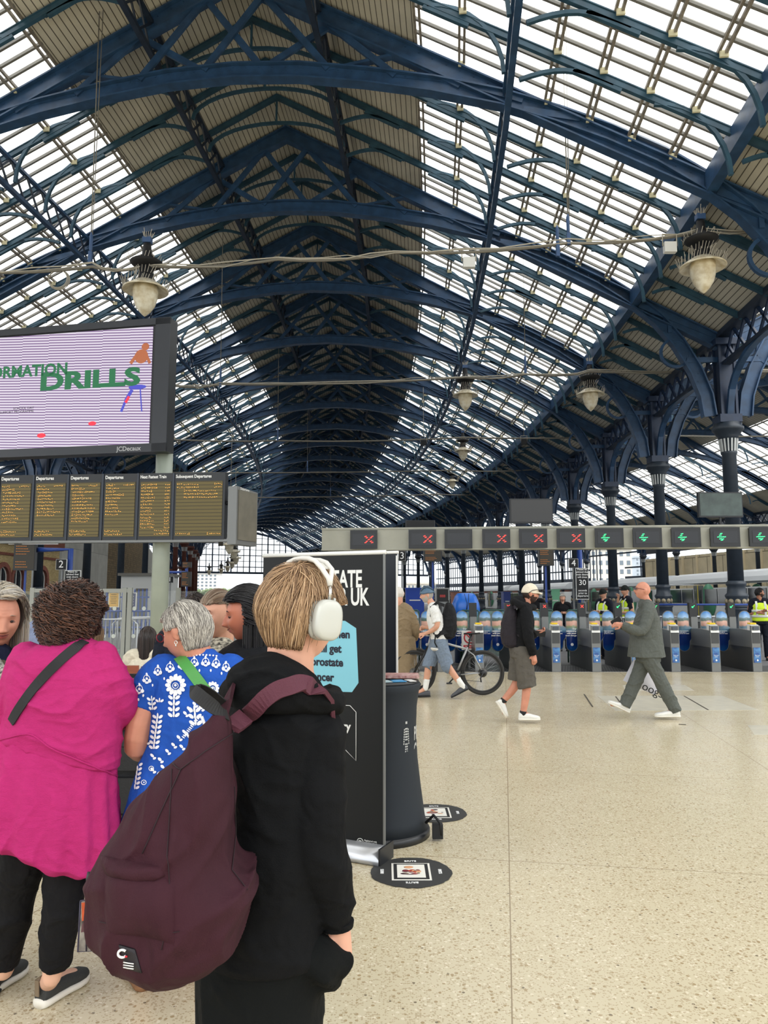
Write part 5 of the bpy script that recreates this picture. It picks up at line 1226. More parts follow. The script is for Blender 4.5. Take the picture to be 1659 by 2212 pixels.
    if cap:
        nu, nv = 56, 44; ds = []
        for a in range(nv+1):
            p_ = PI*a/nv
            for b in range(nu): th = 2*PI*b/nu; ds.append((math.sin(p_)*math.cos(th)+1e-9, math.sin(p_)*math.sin(th), math.cos(p_)))
        ds = np.array(ds); ok = mask(ds); w_ = H.surf(ds, capoff) - np.array(parent.location); fs = []
        for a in range(nv):
            for b in range(nu):
                q = (a*nu+b, a*nu+(b+1) % nu, (a+1)*nu+(b+1) % nu, (a+1)*nu+b)
                if all(ok[i] for i in q): fs.append(q)
        me = bpy.data.meshes.new('scalp_hair'); me.from_pydata(w_.tolist(), [], fs); me.materials.append(mats[0]); me.polygons.foreach_set('use_smooth', [True]*len(fs)); me.update()
        c_ = bpy.data.objects.new('scalp_hair', me); COL.objects.link(c_); c_.parent = parent
    return o
def hmat(name, c, rough=.42): return mat(name, c, rough, spec=.45)
# ---- hand: palm + five bent fingers, dir = wrist->knuckles, nrm = back of the hand
def hand(m, wrist, d, nrm, side=1, curl=.5, k=1.0, spread=.1, thumb=1.0):
    d = V(d).normalized(); nrm = V(nrm); nrm = (nrm-d*nrm.dot(d)).normalized(); s = d.cross(nrm)*side    # s points to the thumb side
    w = V(wrist)
    limb(m, [w-d*.01*k, w+d*.03*k-s*.004, w+d*.075*k], [.024*k, .030*k, .032*k], 12)
    m.ell(w+d*.05*k, (.040*k, .045*k, .016*k), 14, 8, Matrix((s, d, nrm)).transposed())
    for i, (o_, L, r) in enumerate(((.030, .074, .0088), (.010, .082, .009), (-.010, .076, .0086), (-.029, .060, .0078))):
        b = w+d*(.082-.004*abs(i-1))*k+s*o_*k; q = [b-d*.02*k, b]; ang = 0; dd = d+s*spread*(o_/.03)*.4
        for f, sl in ((.45, .9), (.3, 1.1), (.25, .8)):
            ang += curl*sl; v = (dd*math.cos(ang)-nrm*math.sin(ang)).normalized(); q.append(q[-1]+v*L*f*k)
        limb(m, q, [r*k]*3+[r*.93*k]+[r*.8*k], 8)
    b = w+d*.025*k+s*.026*k; v = (d*.6+s*.75-nrm*.35*thumb).normalized(); v2 = (d*.9+s*.2-nrm*.4*thumb).normalized()
    limb(m, [b-s*.012*k, b+v*.035*k, b+v*.035*k+v2*.03*k, b+v*.035*k+v2*.055*k], [.015*k, .0115*k, .0105*k, .0085*k], 8)
# ---- shoe: heel & toe ground points
def shoe(parent, heel, toe, w=.095, h=.085, upper=None, sole=None, sole_h=.03, name='shoe', ankle_r=.045, up=(0, 0, 1), open_top=True):
    heel, toe = V(heel), V(toe); d = toe-heel; L = d.length; d.normalize(); up = V(up); up = (up-d*up.dot(d)).normalized(); s = d.cross(up)
    t = bpy.data.objects.new(name, None); COL.objects.link(t); t.parent = parent; base = V(parent.location)
    def ring(f, ww, h0, h1, n=18):
        c = heel+d*L*f; out = []
        for k in range(n):
            a = 2*PI*k/n; x = ww/2*math.copysign(abs(math.cos(a))**.75, math.cos(a)); z = (h0+h1)/2+(h1-h0)/2*math.copysign(abs(math.sin(a))**.7, math.sin(a)); out.append(c+s*x+up*z-base)
        return out
    fs = [(0.0, .45), (.03, .66), (.12, .74), (.3, .74), (.5, .82), (.68, 1.0), (.82, .96), (.93, .72), (1.0, .3)]
    m = MB(); m.loft([ring(f, w*q*1.05, 0, sole_h*(1 if f < .7 else 1.0)) for f, q in fs]); a = m.build('sole', sole, t)
    hh = [.55, .95, 1.0, 1.0, .82, .6, .48, .36, .2]
    m = MB(); m.loft([ring(.015+f*.975, w*q*.97, sole_h*.6, sole_h+(h-sole_h)*q2) for (f, q), q2 in zip(fs, hh)]); b = m.build('upper', upper, t)
    return t, (heel, d, s, up, L)
SKIN = mat('skin', rgb(214, 160, 134), .5, 0, .12, 14, spec=.35); SKIN2 = mat('skin_light', rgb(228, 180, 156), .5, 0, .1, 14, spec=.35); SKINR = mat('skin_ruddy', rgb(206, 142, 118), .5, 0, .14, 14, spec=.35); SKIND = mat('skin_tan', rgb(170, 116, 92), .5, 0, .1, 14); LIPS = mat('lips', rgb(184, 100, 92), .4)
IRB = mat('iris_dark', rgb(52, 38, 30), .2)
def torso(m, pel, chest, nb, yaw, wp=.165, wc=.18, d=.11, belly=0.0, inf=0.0, drop=.10, front=None):
    """pelvis centre, chest centre, neck base; yaw = facing angle in degrees"""
    pel, chest, nb = V(pel), V(chest), V(nb); ya = math.radians(yaw+90); f = V((math.cos(math.radians(yaw)), math.sin(math.radians(yaw)), 0))
    mid = pel.lerp(chest, .5)+f*belly*.5
    rows = [(nb.lerp(chest, .12), .055+inf, .055+inf, ya), (nb.lerp(chest, .38), wc*.78+inf, d*.72+inf, ya), (chest.lerp(nb, .25), wc+inf, d*.95+inf, ya), (chest-(nb-chest)*.1, wc*.97+inf, d*1.05+inf, ya), (mid, (wc*.85+wp*.15)*.98+inf, d*.95+belly+inf, ya), (pel+V((0, 0, .06))+f*belly*.3, wp+inf, d*1.0+belly*.6+inf, ya), (pel-V((0, 0, drop)), wp*.98+inf, d*1.0+inf, ya)]
    sil(m, rows, pw=2.4)

from mathutils.bvhtree import BVHTree
def bvh(objs):
    vs, fs = [], []
    for o in objs:
        off = V(o.location)+(V(o.parent.location) if o.parent else V((0, 0, 0))); n = len(vs)
        vs += [v.co+off for v in o.data.vertices]; fs += [tuple(i+n for i in p.vertices) for p in o.data.polygons]
    return BVHTree.FromPolygons(vs, fs)
def hit(T, px, py, off=.004):
    """point of the body or garment surface lying behind a picture point"""
    r = ray(px, py).normalized(); h = T.ray_cast(V((0, 0, CAMH)), r)
    if h[0] is None: return None, None
    n = h[1] if h[1].dot(r) < 0 else -h[1]; return h[0]+n*off, n
def band(T, pts, w, material, name, parent, off=.006, thick=.005, sub=6):
    """strap lying on a surface"""
    P_, N_ = [], []
    for i in range(len(pts)-1):
        for k in range(sub):
            a, b, c, d = pts[max(i-1, 0)], pts[i], pts[i+1], pts[min(i+2, len(pts)-1)]; t = k/sub
            q = [.5*((2*b[j])+(c[j]-a[j])*t+(2*a[j]-5*b[j]+4*c[j]-d[j])*t*t+(3*b[j]-a[j]-3*c[j]+d[j])*t**3) for j in (0, 1)]
            p, n = hit(T, q[0], q[1], off)
            if p is not None: P_.append(p); N_.append(n)
    p, n = hit(T, *pts[-1], off)
    if p is not None: P_.append(p); N_.append(n)
    for _ in range(3):
        P_ = [P_[0]]+[(P_[i-1]+P_[i]*2+P_[i+1])/4 for i in range(1, len(P_)-1)]+[P_[-1]]; N_ = [N_[0]]+[(N_[i-1]+N_[i]*2+N_[i+1]).normalized() for i in range(1, len(N_)-1)]+[N_[-1]]
    m = MB(); m.strap(P_, N_, w, thick); return loc_build(m, name, material, parent)
# ================= PEOPLE IN THE MIDDLE DISTANCE =================
def lerp(a, b, t): return V(a).lerp(V(b), t)
def partial(pts, rad, f):
    """first part of a two-bone limb"""
    a, b, c = pts; L1, L2 = (b-a).length, (c-b).length; t = f*(L1+L2)
    if t <= L1: return [a, lerp(a, b, .5*t/L1), lerp(a, b, t/L1)], [rad[0], (rad[0]+rad[1])/2, rad[0]+(rad[1]-rad[0])*t/L1]
    u = (t-L1)/L2; return [a, b, lerp(b, c, u)], [rad[0], rad[1], rad[1]+(rad[2]-rad[1])*u]
def figure(label, ground_pt, yaw, J, H, skin=None, top=None, bottom=None, sleeve=1.0, legs=1.0, build=1.0, hands=None, vox=.007, top_inf=.016, bot_inf=.014, hem=.10, belly=.0, category='person', wr=.003, loose=1.0, topname='jacket', botname='trousers', feat=None, hem_rows=None, nofeet=False, bshape=1.0, lipson=True, legw=1.0, socks=None, armw=1.0, skirt=None):
    skin = skin or SKIN
    t = empty('person', ground_pt, label=label, cat=category)
    b = build; AR = [.052*b*armw, .042*b*armw, .029*b]; LR = [.088*b, .058*b, .040*b]
    m = MB(); H.mesh(m, 56, 46); H.neck(m, J['nb'], .056*b)
    torso(m, J['pel'], J['chest'], J['nb'], yaw, .15*b, .17*b, .10*b, belly)
    for q in 'NF':
        if 'sh'+q in J:
            limb(m, [lerp(J['nb'], J['sh'+q], .45), J['sh'+q], J['el'+q], J['wr'+q]], [.045*b]+AR)
            if hands and hands.get(q): hd = hands[q]; hand(m, J['wr'+q], hd[0], hd[1], hd[2], hd[3], 1.0)
        if 'kn'+q in J:
            limb(m, [J['hi'+q]+V((0, 0, .05)), J['hi'+q], J['kn'+q], J['an'+q]], [.07*b]+LR)
            if 'toe'+q in J: limb(m, [J['an'+q], lerp(J['an'+q], J['toe'+q], .4), J['toe'+q]], [.038, .032, .025], 10)
    body = fuse(m, 'body', [skin, LIPS], t, vox, 2, colorer=H.lipcol() if lipson else None)
    if top:
        m = MB(); torso(m, J['pel'], J['chest'], J['nb'], yaw, .155*b*bshape, .18*b*bshape, .11*b*bshape, belly, top_inf, hem)
        for q in 'NF':
            if 'sh'+q in J:
                pts, rd = partial([J['sh'+q], J['el'+q], J['wr'+q]], [x+top_inf*loose for x in AR], sleeve)
                limb(m, [lerp(J['nb'], J['sh'+q], .4)]+pts, [.06*b+top_inf]+rd, r1=False)
        fuse(m, topname, top, t, vox, 2, wr=wr*1.5, wscale=15, fdir=(.4, .2, .85))
    if bottom:
        m = MB(); ya = math.radians(yaw+90); pel = J['pel']
        sil(m, [(pel+V((0, 0, .09)), .15*b+bot_inf*.5, .11*b+bot_inf*.5+belly*.4, ya), (pel, .165*b+bot_inf, .12*b+bot_inf+belly*.4, ya), (pel-V((0, 0, .10)), .16*b+bot_inf, .115*b+bot_inf, ya)])
        for q in 'NF':
            if 'kn'+q in J:
                rr = [LR[0]+bot_inf, LR[1]+bot_inf*1.2*legw, LR[2]+bot_inf*1.5*legw]
                pts, rd = partial([J['hi'+q], J['kn'+q], J['an'+q]+(J['an'+q]-J['kn'+q]).normalized()*(.02 if legs >= 1 else 0)], rr, legs)
                limb(m, [J['hi'+q]+V((0, 0, .05))]+pts, [LR[0]*.95]+rd, r1=False)
        fuse(m, botname, bottom, t, vox, 2, wr=wr*1.5, wscale=15, fdir=(.3, .2, .9))
    if socks:
        for q in 'NF':
            m = MB(); limb(m, [lerp(J['kn'+q], J['an'+q], socks[1]), J['an'+q]], [LR[1]+(LR[2]-LR[1])*socks[1]+.003, LR[2]+.004], 14, False, True); loc_build(m, 'sock', socks[0], t)
    if feat: H.features(t, *feat)
    return t
WHSHOE = mat('white_shoe', rgb(232, 232, 228), .45, 0, .06, 20); WHSOLE = mat('white_sole', rgb(226, 222, 212), .5)
def cloth(name, c, amt=.15, sc_=12, rough=.85, bump=.25, bs=90, sheen=.0): return mat(name, c, rough, 0, amt, sc_, bump=bump, bscale=bs, spec=.2, sheen=sheen, crumple=.5, cscale=11)
def backpack(t, c, w, h, d, yaw, material, tilt=0, pocket=True, name='backpack'):
    R = Matrix.Rotation(math.radians(yaw+90), 3, 'Z') @ Matrix.Rotation(tilt, 3, 'X')   # local -Y towards wearer's front; pack bulges to +Y
    def rg(z, fw, fd, oy=0, n=26):
        out = []
        for k in range(n):
            a = 2*PI*k/n; x = w/2*fw*math.copysign(abs(math.cos(a))**.7, math.cos(a)); y = d/2*fd*math.copysign(abs(math.sin(a))**.7, math.sin(a)); out.append(V(c)+R @ V((x, y+oy, z*h/2)))
        return out
    m = MB(); m.loft([rg(z, a, b, o) for z, a, b, o in ((-1, .5, .5, -.0), (-.97, .85, .8, 0), (-.85, 1, 1, .01), (-.3, 1, 1.05, .015), (.2, .96, .95, .01), (.6, .86, .75, -.01), (.85, .68, .55, -.03), (.97, .45, .35, -.04), (1, .2, .15, -.045))])
    p = fuse(m, 'main_compartment', material, t, .008, 2, wr=.004, wscale=9)
    if pocket:
        m = MB(); m.loft([rg(z, a*.8, b*.4, d*.42) for z, a, b in ((-.85, .6, .4), (-.8, .9, .9), (-.4, 1, 1.1), (-.1, .95, .8), (-.02, .7, .3))]); fuse(m, 'front_pocket', material, t, .008, 2, wr=.003, wscale=12)
    m = MB(); m.tube([V(c)+R @ V((-.04, -.06, h/2*.92)), V(c)+R @ V((0, -.06, h/2+.03)), V(c)+R @ V((.04, -.06, h/2*.92))], .008, 6); loc_build(m, 'top_handle', material, t)
    return R
# --- A. bald man in the grey suit, striding left
D = 10.1; A = lambda x, y, dy=0: at(x, y, D+dy)
H = Head(A(1388, 1275.5), 176, pitch=8, k=1.0)
J = dict(nb=A(1398, 1302), chest=A(1396, 1345), pel=A(1400, 1405), shN=A(1401, 1318, -.19), elN=A(1386, 1362, -.27), wrN=A(1345, 1350, -.20), shF=A(1398, 1316, .19), elF=A(1385, 1365, .28), wrF=A(1345, 1352, .14),
         hiN=A(1400, 1415, -.09), knN=A(1428, 1473, -.09), anN=A(1459, 1534, -.09), toeN=A(1425, 1546, -.09), hiF=A(1396, 1415, .09), knF=A(1372, 1474, .09), anF=A(1350, 1522, .09), toeF=A(1322, 1522, .09))
SUIT = cloth('grey_suit_wool', rgb(92, 96, 92), .12, 40, bump=.15)
tA = figure('bald man in grey suit and white shoes, striding left and looking up at the boards', ground(1400, 1545), 180, J, H, SKINR, SUIT, SUIT, hands=dict(N=(V((-1, .15, .12)), V((.1, -.8, .6)), -1, .5), F=(V((-1, -.15, .25)), V((0, .8, .5)), 1, .7)), hem=.14, belly=.05, wr=.005, top_inf=.026, bot_inf=.02, legw=1.25, build=1.08, topname='suit_jacket', feat=(IRB, mat('brow_sandy', rgb(170, 130, 100), .7)))
m = MB(); m.loft([[H.w1((x, y, z)) for x, z in ((-.066, .022), (.066, .022), (.066, -.004), (.03, -.010), (0, .008), (-.03, -.010), (-.066, -.004))] for y in (-.112, -.106)], True, False)
gl_o = loc_build(m, 'sunglasses', mat('sunglass_dark', rgb(30, 20, 24), .12), tA)
m = MB()
for sg in (-1, 1): m.tube([H.w1((sg*.066, -.108, .018)), H.w1((sg*.083, -.05, .016)), H.w1((sg*.086, .012, .010))], .0035, 6)
loc_build(m, 'sunglasses_arm', mat('dark_red_frame', rgb(96, 26, 40), .3), tA)
m = MB(); limb(m, [J['nb']+V((-.02, 0, .03)), J['nb']+V((-.04, 0, -.03))], [.072, .085], r0=False); loc_build(m, 'shirt_collar', cloth('suit_shirt', rgb(92, 96, 92)), tA)
for q, hl, te in (('N', A(1469, 1549, -.09), A(1414, 1549, -.09)), ('F', A(1359, 1541, .09), A(1312, 1519, .09))): shoe(tA, hl, te, .11, .095, WHSHOE, WHSOLE, .028, up=(0, 0, 1) if q == 'N' else (.35, 0, 1))
m = MB(); m.box((0, 0, 0), (.075, .012, .14)); o = m.build('smartphone', BLKM, None, A(1331, 1342, -.05)); o.rotation_euler = (0.2, 1.0, .2); tag(o, 'dark phone held up by the man in the grey suit', 'phone')
# plastic bag hanging from his far hand
BAG = mat('bag_plastic', rgb(222, 222, 232), .35, 0, .06, 8, bump=.3, bscale=12)
q = [A(1369, 1424, .3), A(1434, 1455, .3), A(1415, 1502, .3), A(1346, 1470, .3)]
g_ = 12; fr_, bk_ = [], []
for i in range(g_+1):
    for j in range(g_+1):
        u, v = i/g_, j/g_; p = (q[0]*(1-u)+q[1]*u)*(1-v)+(q[3]*(1-u)+q[2]*u)*v; b_ = .05*math.sin(PI*min(1, u*1.02))*math.sin(PI*v)**.6+.006*math.sin(9*u+5*v); fr_.append(p+V((0, -b_-.003, 0))); bk_.append(p+V((0, b_+.003, 0)))
m = MB(); n1 = g_+1; F1 = [(i*n1+j, i*n1+j+1, (i+1)*n1+j+1, (i+1)*n1+j) for i in range(g_) for j in range(g_)]
m.add(fr_, F1, 0, True); m.add(bk_, [f[::-1] for f in F1], 0, True)
tb_ = empty('carrier_bag', q[3], label='white plastic carrier bag swinging behind the grey suited man\'s legs', cat='bag'); loc_build(m, 'sack', BAG, tb_)
m = MB(); m.tube([q[0], A(1374, 1400, .26), A(1372, 1380, .24)], .006, 6); m.tube([lerp(q[0], q[1], .4), A(1376, 1400, .26), A(1372, 1380, .24)], .006, 6); loc_build(m, 'handle', BAG, tb_)
o = text('Moogs', .16, BLKM, tb_, V(A(1401, 1487, .24))-V(tb_.location), rot=(PI/2, -.42+.85, 0))
m = MB(); sil(m, [prow(1330, 1376, 1420, 10.1, .19), prow(1360, 1366, 1427, 10.1, .2), prow(1390, 1360, 1431, 10.1, .21), prow(1419, 1357, 1436, 10.1, .22)], pw=2.2, ends=False)
fuse(m, 'jacket_skirt', SUIT, tA, .008, 1, wr=.006, wscale=14, fdir=(.8, .2, .5))
# --- B. man in black hoodie with a backpack and cream cap, walking right
D = 9.8; A = lambda x, y, dy=0: at(x, y, D+dy)
H = Head(A(1145, 1283), 4, pitch=-4, k=1.0)
J = dict(nb=A(1134, 1309), chest=A(1130, 1348), pel=A(1126, 1402), shN=A(1137, 1321, -.19), elN=A(1141, 1373, -.26), wrN=A(1152, 1413, -.2), shF=A(1134, 1320, .19), elF=A(1140, 1370, .27), wrF=A(1158, 1366, .24),
         hiN=A(1130, 1412, -.09), knN=A(1138, 1478, -.09), anN=A(1130, 1541, -.09), toeN=A(1158, 1552, -.09), hiF=A(1122, 1412, .09), knF=A(1116, 1474, .09), anF=A(1087, 1514, .09), toeF=A(1088, 1540, .09))
HOOD = cloth('black_sweatshirt', rgb(20, 21, 24), .2, 10); SHORT = cloth('khaki_grey_shorts', rgb(92, 88, 82), .12, 16)
tB = figure('man in black hoodie, cream cap and grey shorts, walking right with a dark backpack', ground(1130, 1555), 0, J, H, SKINR, HOOD, SHORT, legs=.52, hands=dict(N=(V((.15, 0, -1)), V((0, -1, .1)), 1, .4), F=(V((1, 0, .1)), V((0, .3, -1)), -1, .7)), hem=.10, wr=.004, top_inf=.028, bot_inf=.034, legw=1.6, topname='hoodie', botname='shorts', feat=(IRB, mat('brow_dark', rgb(60, 40, 32), .7)), build=1.0, socks=(BLKM, .92))
CAPM = cloth('cream_cap', rgb(226, 216, 196), .08, 20)
def cap_on(H, t, material, visor=True, name='cap'):
    nu, nv = 40, 16; m = MB(); rings = []
    for a in range(nv+1):
        p_ = PI*.5*a/nv*1.02; ds = [(math.sin(p_)*math.cos(2*PI*b/nu)+1e-9, math.sin(p_)*math.sin(2*PI*b/nu), math.cos(p_)+.0) for b in range(nu)]
        w_ = H.surf(np.array(ds), .013); rings.append([V(x)+H.R @ V((0, 0, .012)) for x in w_])
    for a in (1.0,):
        w_ = H.surf(np.array([(math.cos(2*PI*b/nu)+1e-9, math.sin(2*PI*b/nu), .14) for b in range(nu)]), .003); rings.append([V(x) for x in w_])
    m.loft(rings, False, True); o = loc_build(m, name, material, t)
    if visor:
        m = MB(); g = []
        for r_, (yy, zz) in enumerate(((-.088, .036), (-.115, .034), (-.145, .028), (-.168, .018))):
            hw = [.072, .070, .060, .030][r_]; g.append([H.w1((hw*(2*k/12-1), yy+(.0 if r_ == 0 else 0)+.03*abs(2*k/12-1)**2, zz-.014*abs(2*k/12-1)**2)) for k in range(13)])
        rings = [r + [p+H.R @ V((0, 0, -.005)) for p in r[::-1]] for r in g]; m.loft(rings, True, True); loc_build(m, 'visor', material, t)
    return o
cap_on(H, tB, CAPM)
m = MB(); m.tube([H.w1((-.07, -.11, .055)), H.w1((-.092, -.06, .06)), H.w1((-.098, 0, .045)), H.w1((-.09, .04, .01))], .004, 6); m.tube([H.w1((-.08, -.095, .055)), H.w1((-.03, -.125, .05)), H.w1((.05, -.118, .05))], .007, 6); o = loc_build(m, 'sunglasses', BLKM, tB)
BEARD = mat('beard_brown', rgb(66, 42, 34), .8, 0, .3, 60)
bm = lambda d: (d[:, 1] < .15) & (d[:, 2] < -.28+.0) & (d[:, 2] > -.98) & ~((np.abs(d[:, 0]) < .28) & (d[:, 2] > -.62) & (d[:, 1] < -.5)) | ((d[:, 2] < -.05) & (d[:, 2] > -.4) & (np.abs(d[:, 0]) > .8) & (np.abs(d[:, 1]) < .35))
hair(H, tB, [BEARD, hmat('beard_dark', rgb(48, 32, 26))], n=900, crown=(0, 0, .9), length=.025, lift=.006, thick=.0016, mask=bm, K=3, name='beard', capoff=.004)
hair(H, tB, [hmat('hair_darkbrown', rgb(52, 38, 32))], n=400, length=.03, lift=.003, mask=lambda d: (d[:, 2] < .2) & (d[:, 2] > -.45) & (d[:, 1] > .1), K=3, capoff=.002)
m = MB()
for k in range(20):
    a = PI*(.0+2*k/20); 
limb(m, [A(1112, 1300, -.12), A(1126, 1308, -.17), A(1144, 1312, -.14), A(1155, 1312, 0), A(1146, 1308, .13)], [.04, .055, .048, .035, .04]); limb(m, [A(1112, 1300, -.1), A(1112, 1300, .1), A(1140, 1306, .14)], [.05, .055, .045]); m.ell(A(1119, 1299), (.105, .13, .075), 18, 10)
fuse(m, 'hood', HOOD, tB, .008, 3, wr=.004, wscale=14)
for hl, te, up in ((A(1120, 1556, -.09), A(1167, 1556, -.09), (0, 0, 1)), (A(1070, 1516, .09), A(1092, 1552, .09), (1, 0, .5))): shoe(tB, hl, te, .105, .10, WHSHOE, WHSOLE, .03, up=up)
tp = empty('backpack', A(1100, 1395), label='dark charcoal backpack on the man in the black hoodie', cat='backpack'); PACK = cloth('charcoal_pack', rgb(44, 40, 46), .15, 14, .7); backpack(tp, A(1103, 1353), .30, .55, .22, 0, PACK, tilt=-.08)
m = MB(); m.strap([A(1110, 1312, -.16), A(1128, 1308, -.19), A(1146, 1322, -.20), A(1148, 1345, -.18), A(1120, 1375, -.17)], [V((0, -1, .5))]*5, .05, .012); loc_build(m, 'shoulder_strap', PACK, tp)
m = MB(); m.box((0, 0, 0), (.15, .01, .075)); o = m.build('smartphone', BLKM, None, A(1166, 1369, .2)); o.rotation_euler = (.3, .1, 0); tag(o, 'black phone in front of the man in the cream cap', 'phone')
# --- C. cyclist with helmet pushing a bicycle, facing left
D = 12.1; A = lambda x, y, dy=0: at(x, y, D+dy)
H = Head(A(922, 1286), 178, pitch=-8, k=1.0)
J = dict(nb=A(935, 1307), chest=A(940, 1337), pel=A(948, 1384), shN=A(938, 1318, -.17), elN=A(944, 1352, -.22), wrN=A(919, 1369, -.10), shF=A(934, 1317, .17), elF=A(930, 1352, .26), wrF=A(921, 1356, .32),
         hiN=A(952, 1392, -.08), knN=A(966, 1436, -.09), anN=A(1001, 1484, -.09), toeN=A(982, 1500, -.09), hiF=A(943, 1392, .08), knF=A(927, 1434, .08), anF=A(919, 1487, .08), toeF=A(900, 1499, .08))
SHIRT = cloth('white_shirt', rgb(226, 226, 224), .06, 10); DENIM = cloth('blue_grey_shorts', rgb(120, 134, 152), .12, 40)
tC = figure('cyclist in white shirt, blue-grey shorts and helmet, pushing a bicycle left', ground(950, 1503), 180, J, H, SKIN, SHIRT, DENIM, sleeve=.40, legs=.50, hands=dict(N=(V((-1, .1, -.2)), V((0, -.5, 1)), -1, .9), F=(V((-1, 0, .1)), V((0, .5, 1)), 1, .9)), hem=.13, wr=.004, top_inf=.026, bot_inf=.028, legw=1.5, botname='shorts', topname='shirt', feat=(IRB, mat('brow_grey', rgb(150, 140, 130), .7)), socks=(WHSHOE, .62))
hair(H, tC, [hmat('hair_grey', rgb(170, 164, 156)), hmat('beard_grey', rgb(196, 190, 182))], n=700, crown=(0, 0, .9), length=.02, lift=.004, thick=.0016, mask=bm, K=3, name='beard', capoff=.003)
hair(H, tC, [hmat('hair_grey', rgb(170, 164, 156))], n=400, length=.03, lift=.003, mask=lambda d: (d[:, 2] < .3) & (d[:, 2] > -.4) & (d[:, 1] > .1), K=3, capoff=.002)
HELM = mat('helmet_blue', rgb(72, 100, 124), .35)
m = MB(); nu = 36; rings = []
for a in range(13):
    p_ = PI*.5*a/12*1.0; w_ = H.surf(np.array([(math.sin(p_)*math.cos(2*PI*b/nu)+1e-9, math.sin(p_)*math.sin(2*PI*b/nu), math.cos(p_)+.12) for b in range(nu)]), .022)
    rings.append([V(x)+H.R @ V((0, .006, .012+.0035*math.cos(6*math.atan2(math.sin(2*PI*b/nu), math.cos(2*PI*b/nu))))) for b, x in enumerate(w_)])
m.loft(rings, True, True); ho = loc_build(m, 'helmet', HELM, tC)
m = MB()
for sx in (-.055, -.02, .02, .055): limb(m, [H.w1((sx, -.10+abs(sx)*.3, .085)), H.w1((sx*1.1, -.03, .146-abs(sx)*.35)), H.w1((sx*1.05, .05, .142-abs(sx)*.4)), H.w1((sx*.9, .118, .07))], [.010, .013, .013, .009], 8)
limb(m, [H.w1((-.085, -.08, .04)), H.w1((-.1, 0, .045)), H.w1((-.08, .09, .03)), H.w1((0, .125, .03))], [.008, .012, .012, .01], 8)
loc_build(m, 'helmet_rib', mat('helmet_dark', rgb(50, 72, 92), .35), tC)
m = MB(); m.tube([H.w1((-.09, 0, .04)), H.w1((-.086, -.01, -.06)), H.w1((-.02, -.05, -.115))], .005, 6); m.tube([H.w1((-.088, .05, .04)), H.w1((-.086, -.005, -.05))], .004, 6); loc_build(m, 'chin_strap', BLKM, tC)
GSH = mat('grey_bike_shoe', rgb(72, 74, 80), .6)
for hl, te, up in ((A(1013, 1489, -.09), A(975, 1508, -.09), (-.5, 0, 1)), (A(930, 1505, .08), A(897, 1505, .08), (0, 0, 1))): shoe(tC, hl, te, .10, .095, GSH, BLKM, .018, up=up)
tp = empty('backpack', A(970, 1378), label='large black backpack worn by the cyclist', cat='backpack'); BLPK = cloth('black_pack', rgb(24, 25, 28), .2, 14, .6); backpack(tp, A(968, 1341), .34, .58, .26, 180, BLPK, tilt=-.22)
m = MB(); m.strap([A(960, 1308, -.16), A(944, 1302, -.18), A(932, 1312, -.19), A(932, 1330, -.18), A(944, 1350, -.17), A(960, 1362, -.16)], [V((0, -1, .4))]*6, .05, .012); loc_build(m, 'shoulder_strap', BLPK, tp)
m = MB(); m.strap([A(966, 1362, -.15), A(950, 1365, -.19), A(940, 1374, -.17)], [V((0, -1, .2))]*3, .11, .015); m.strap([A(941, 1370, -.18), A(939, 1388, -.2), A(944, 1398, -.2)], [V((0, -1, 0))]*3, .02, .006); loc_build(m, 'hip_belt', BLPK, tp)
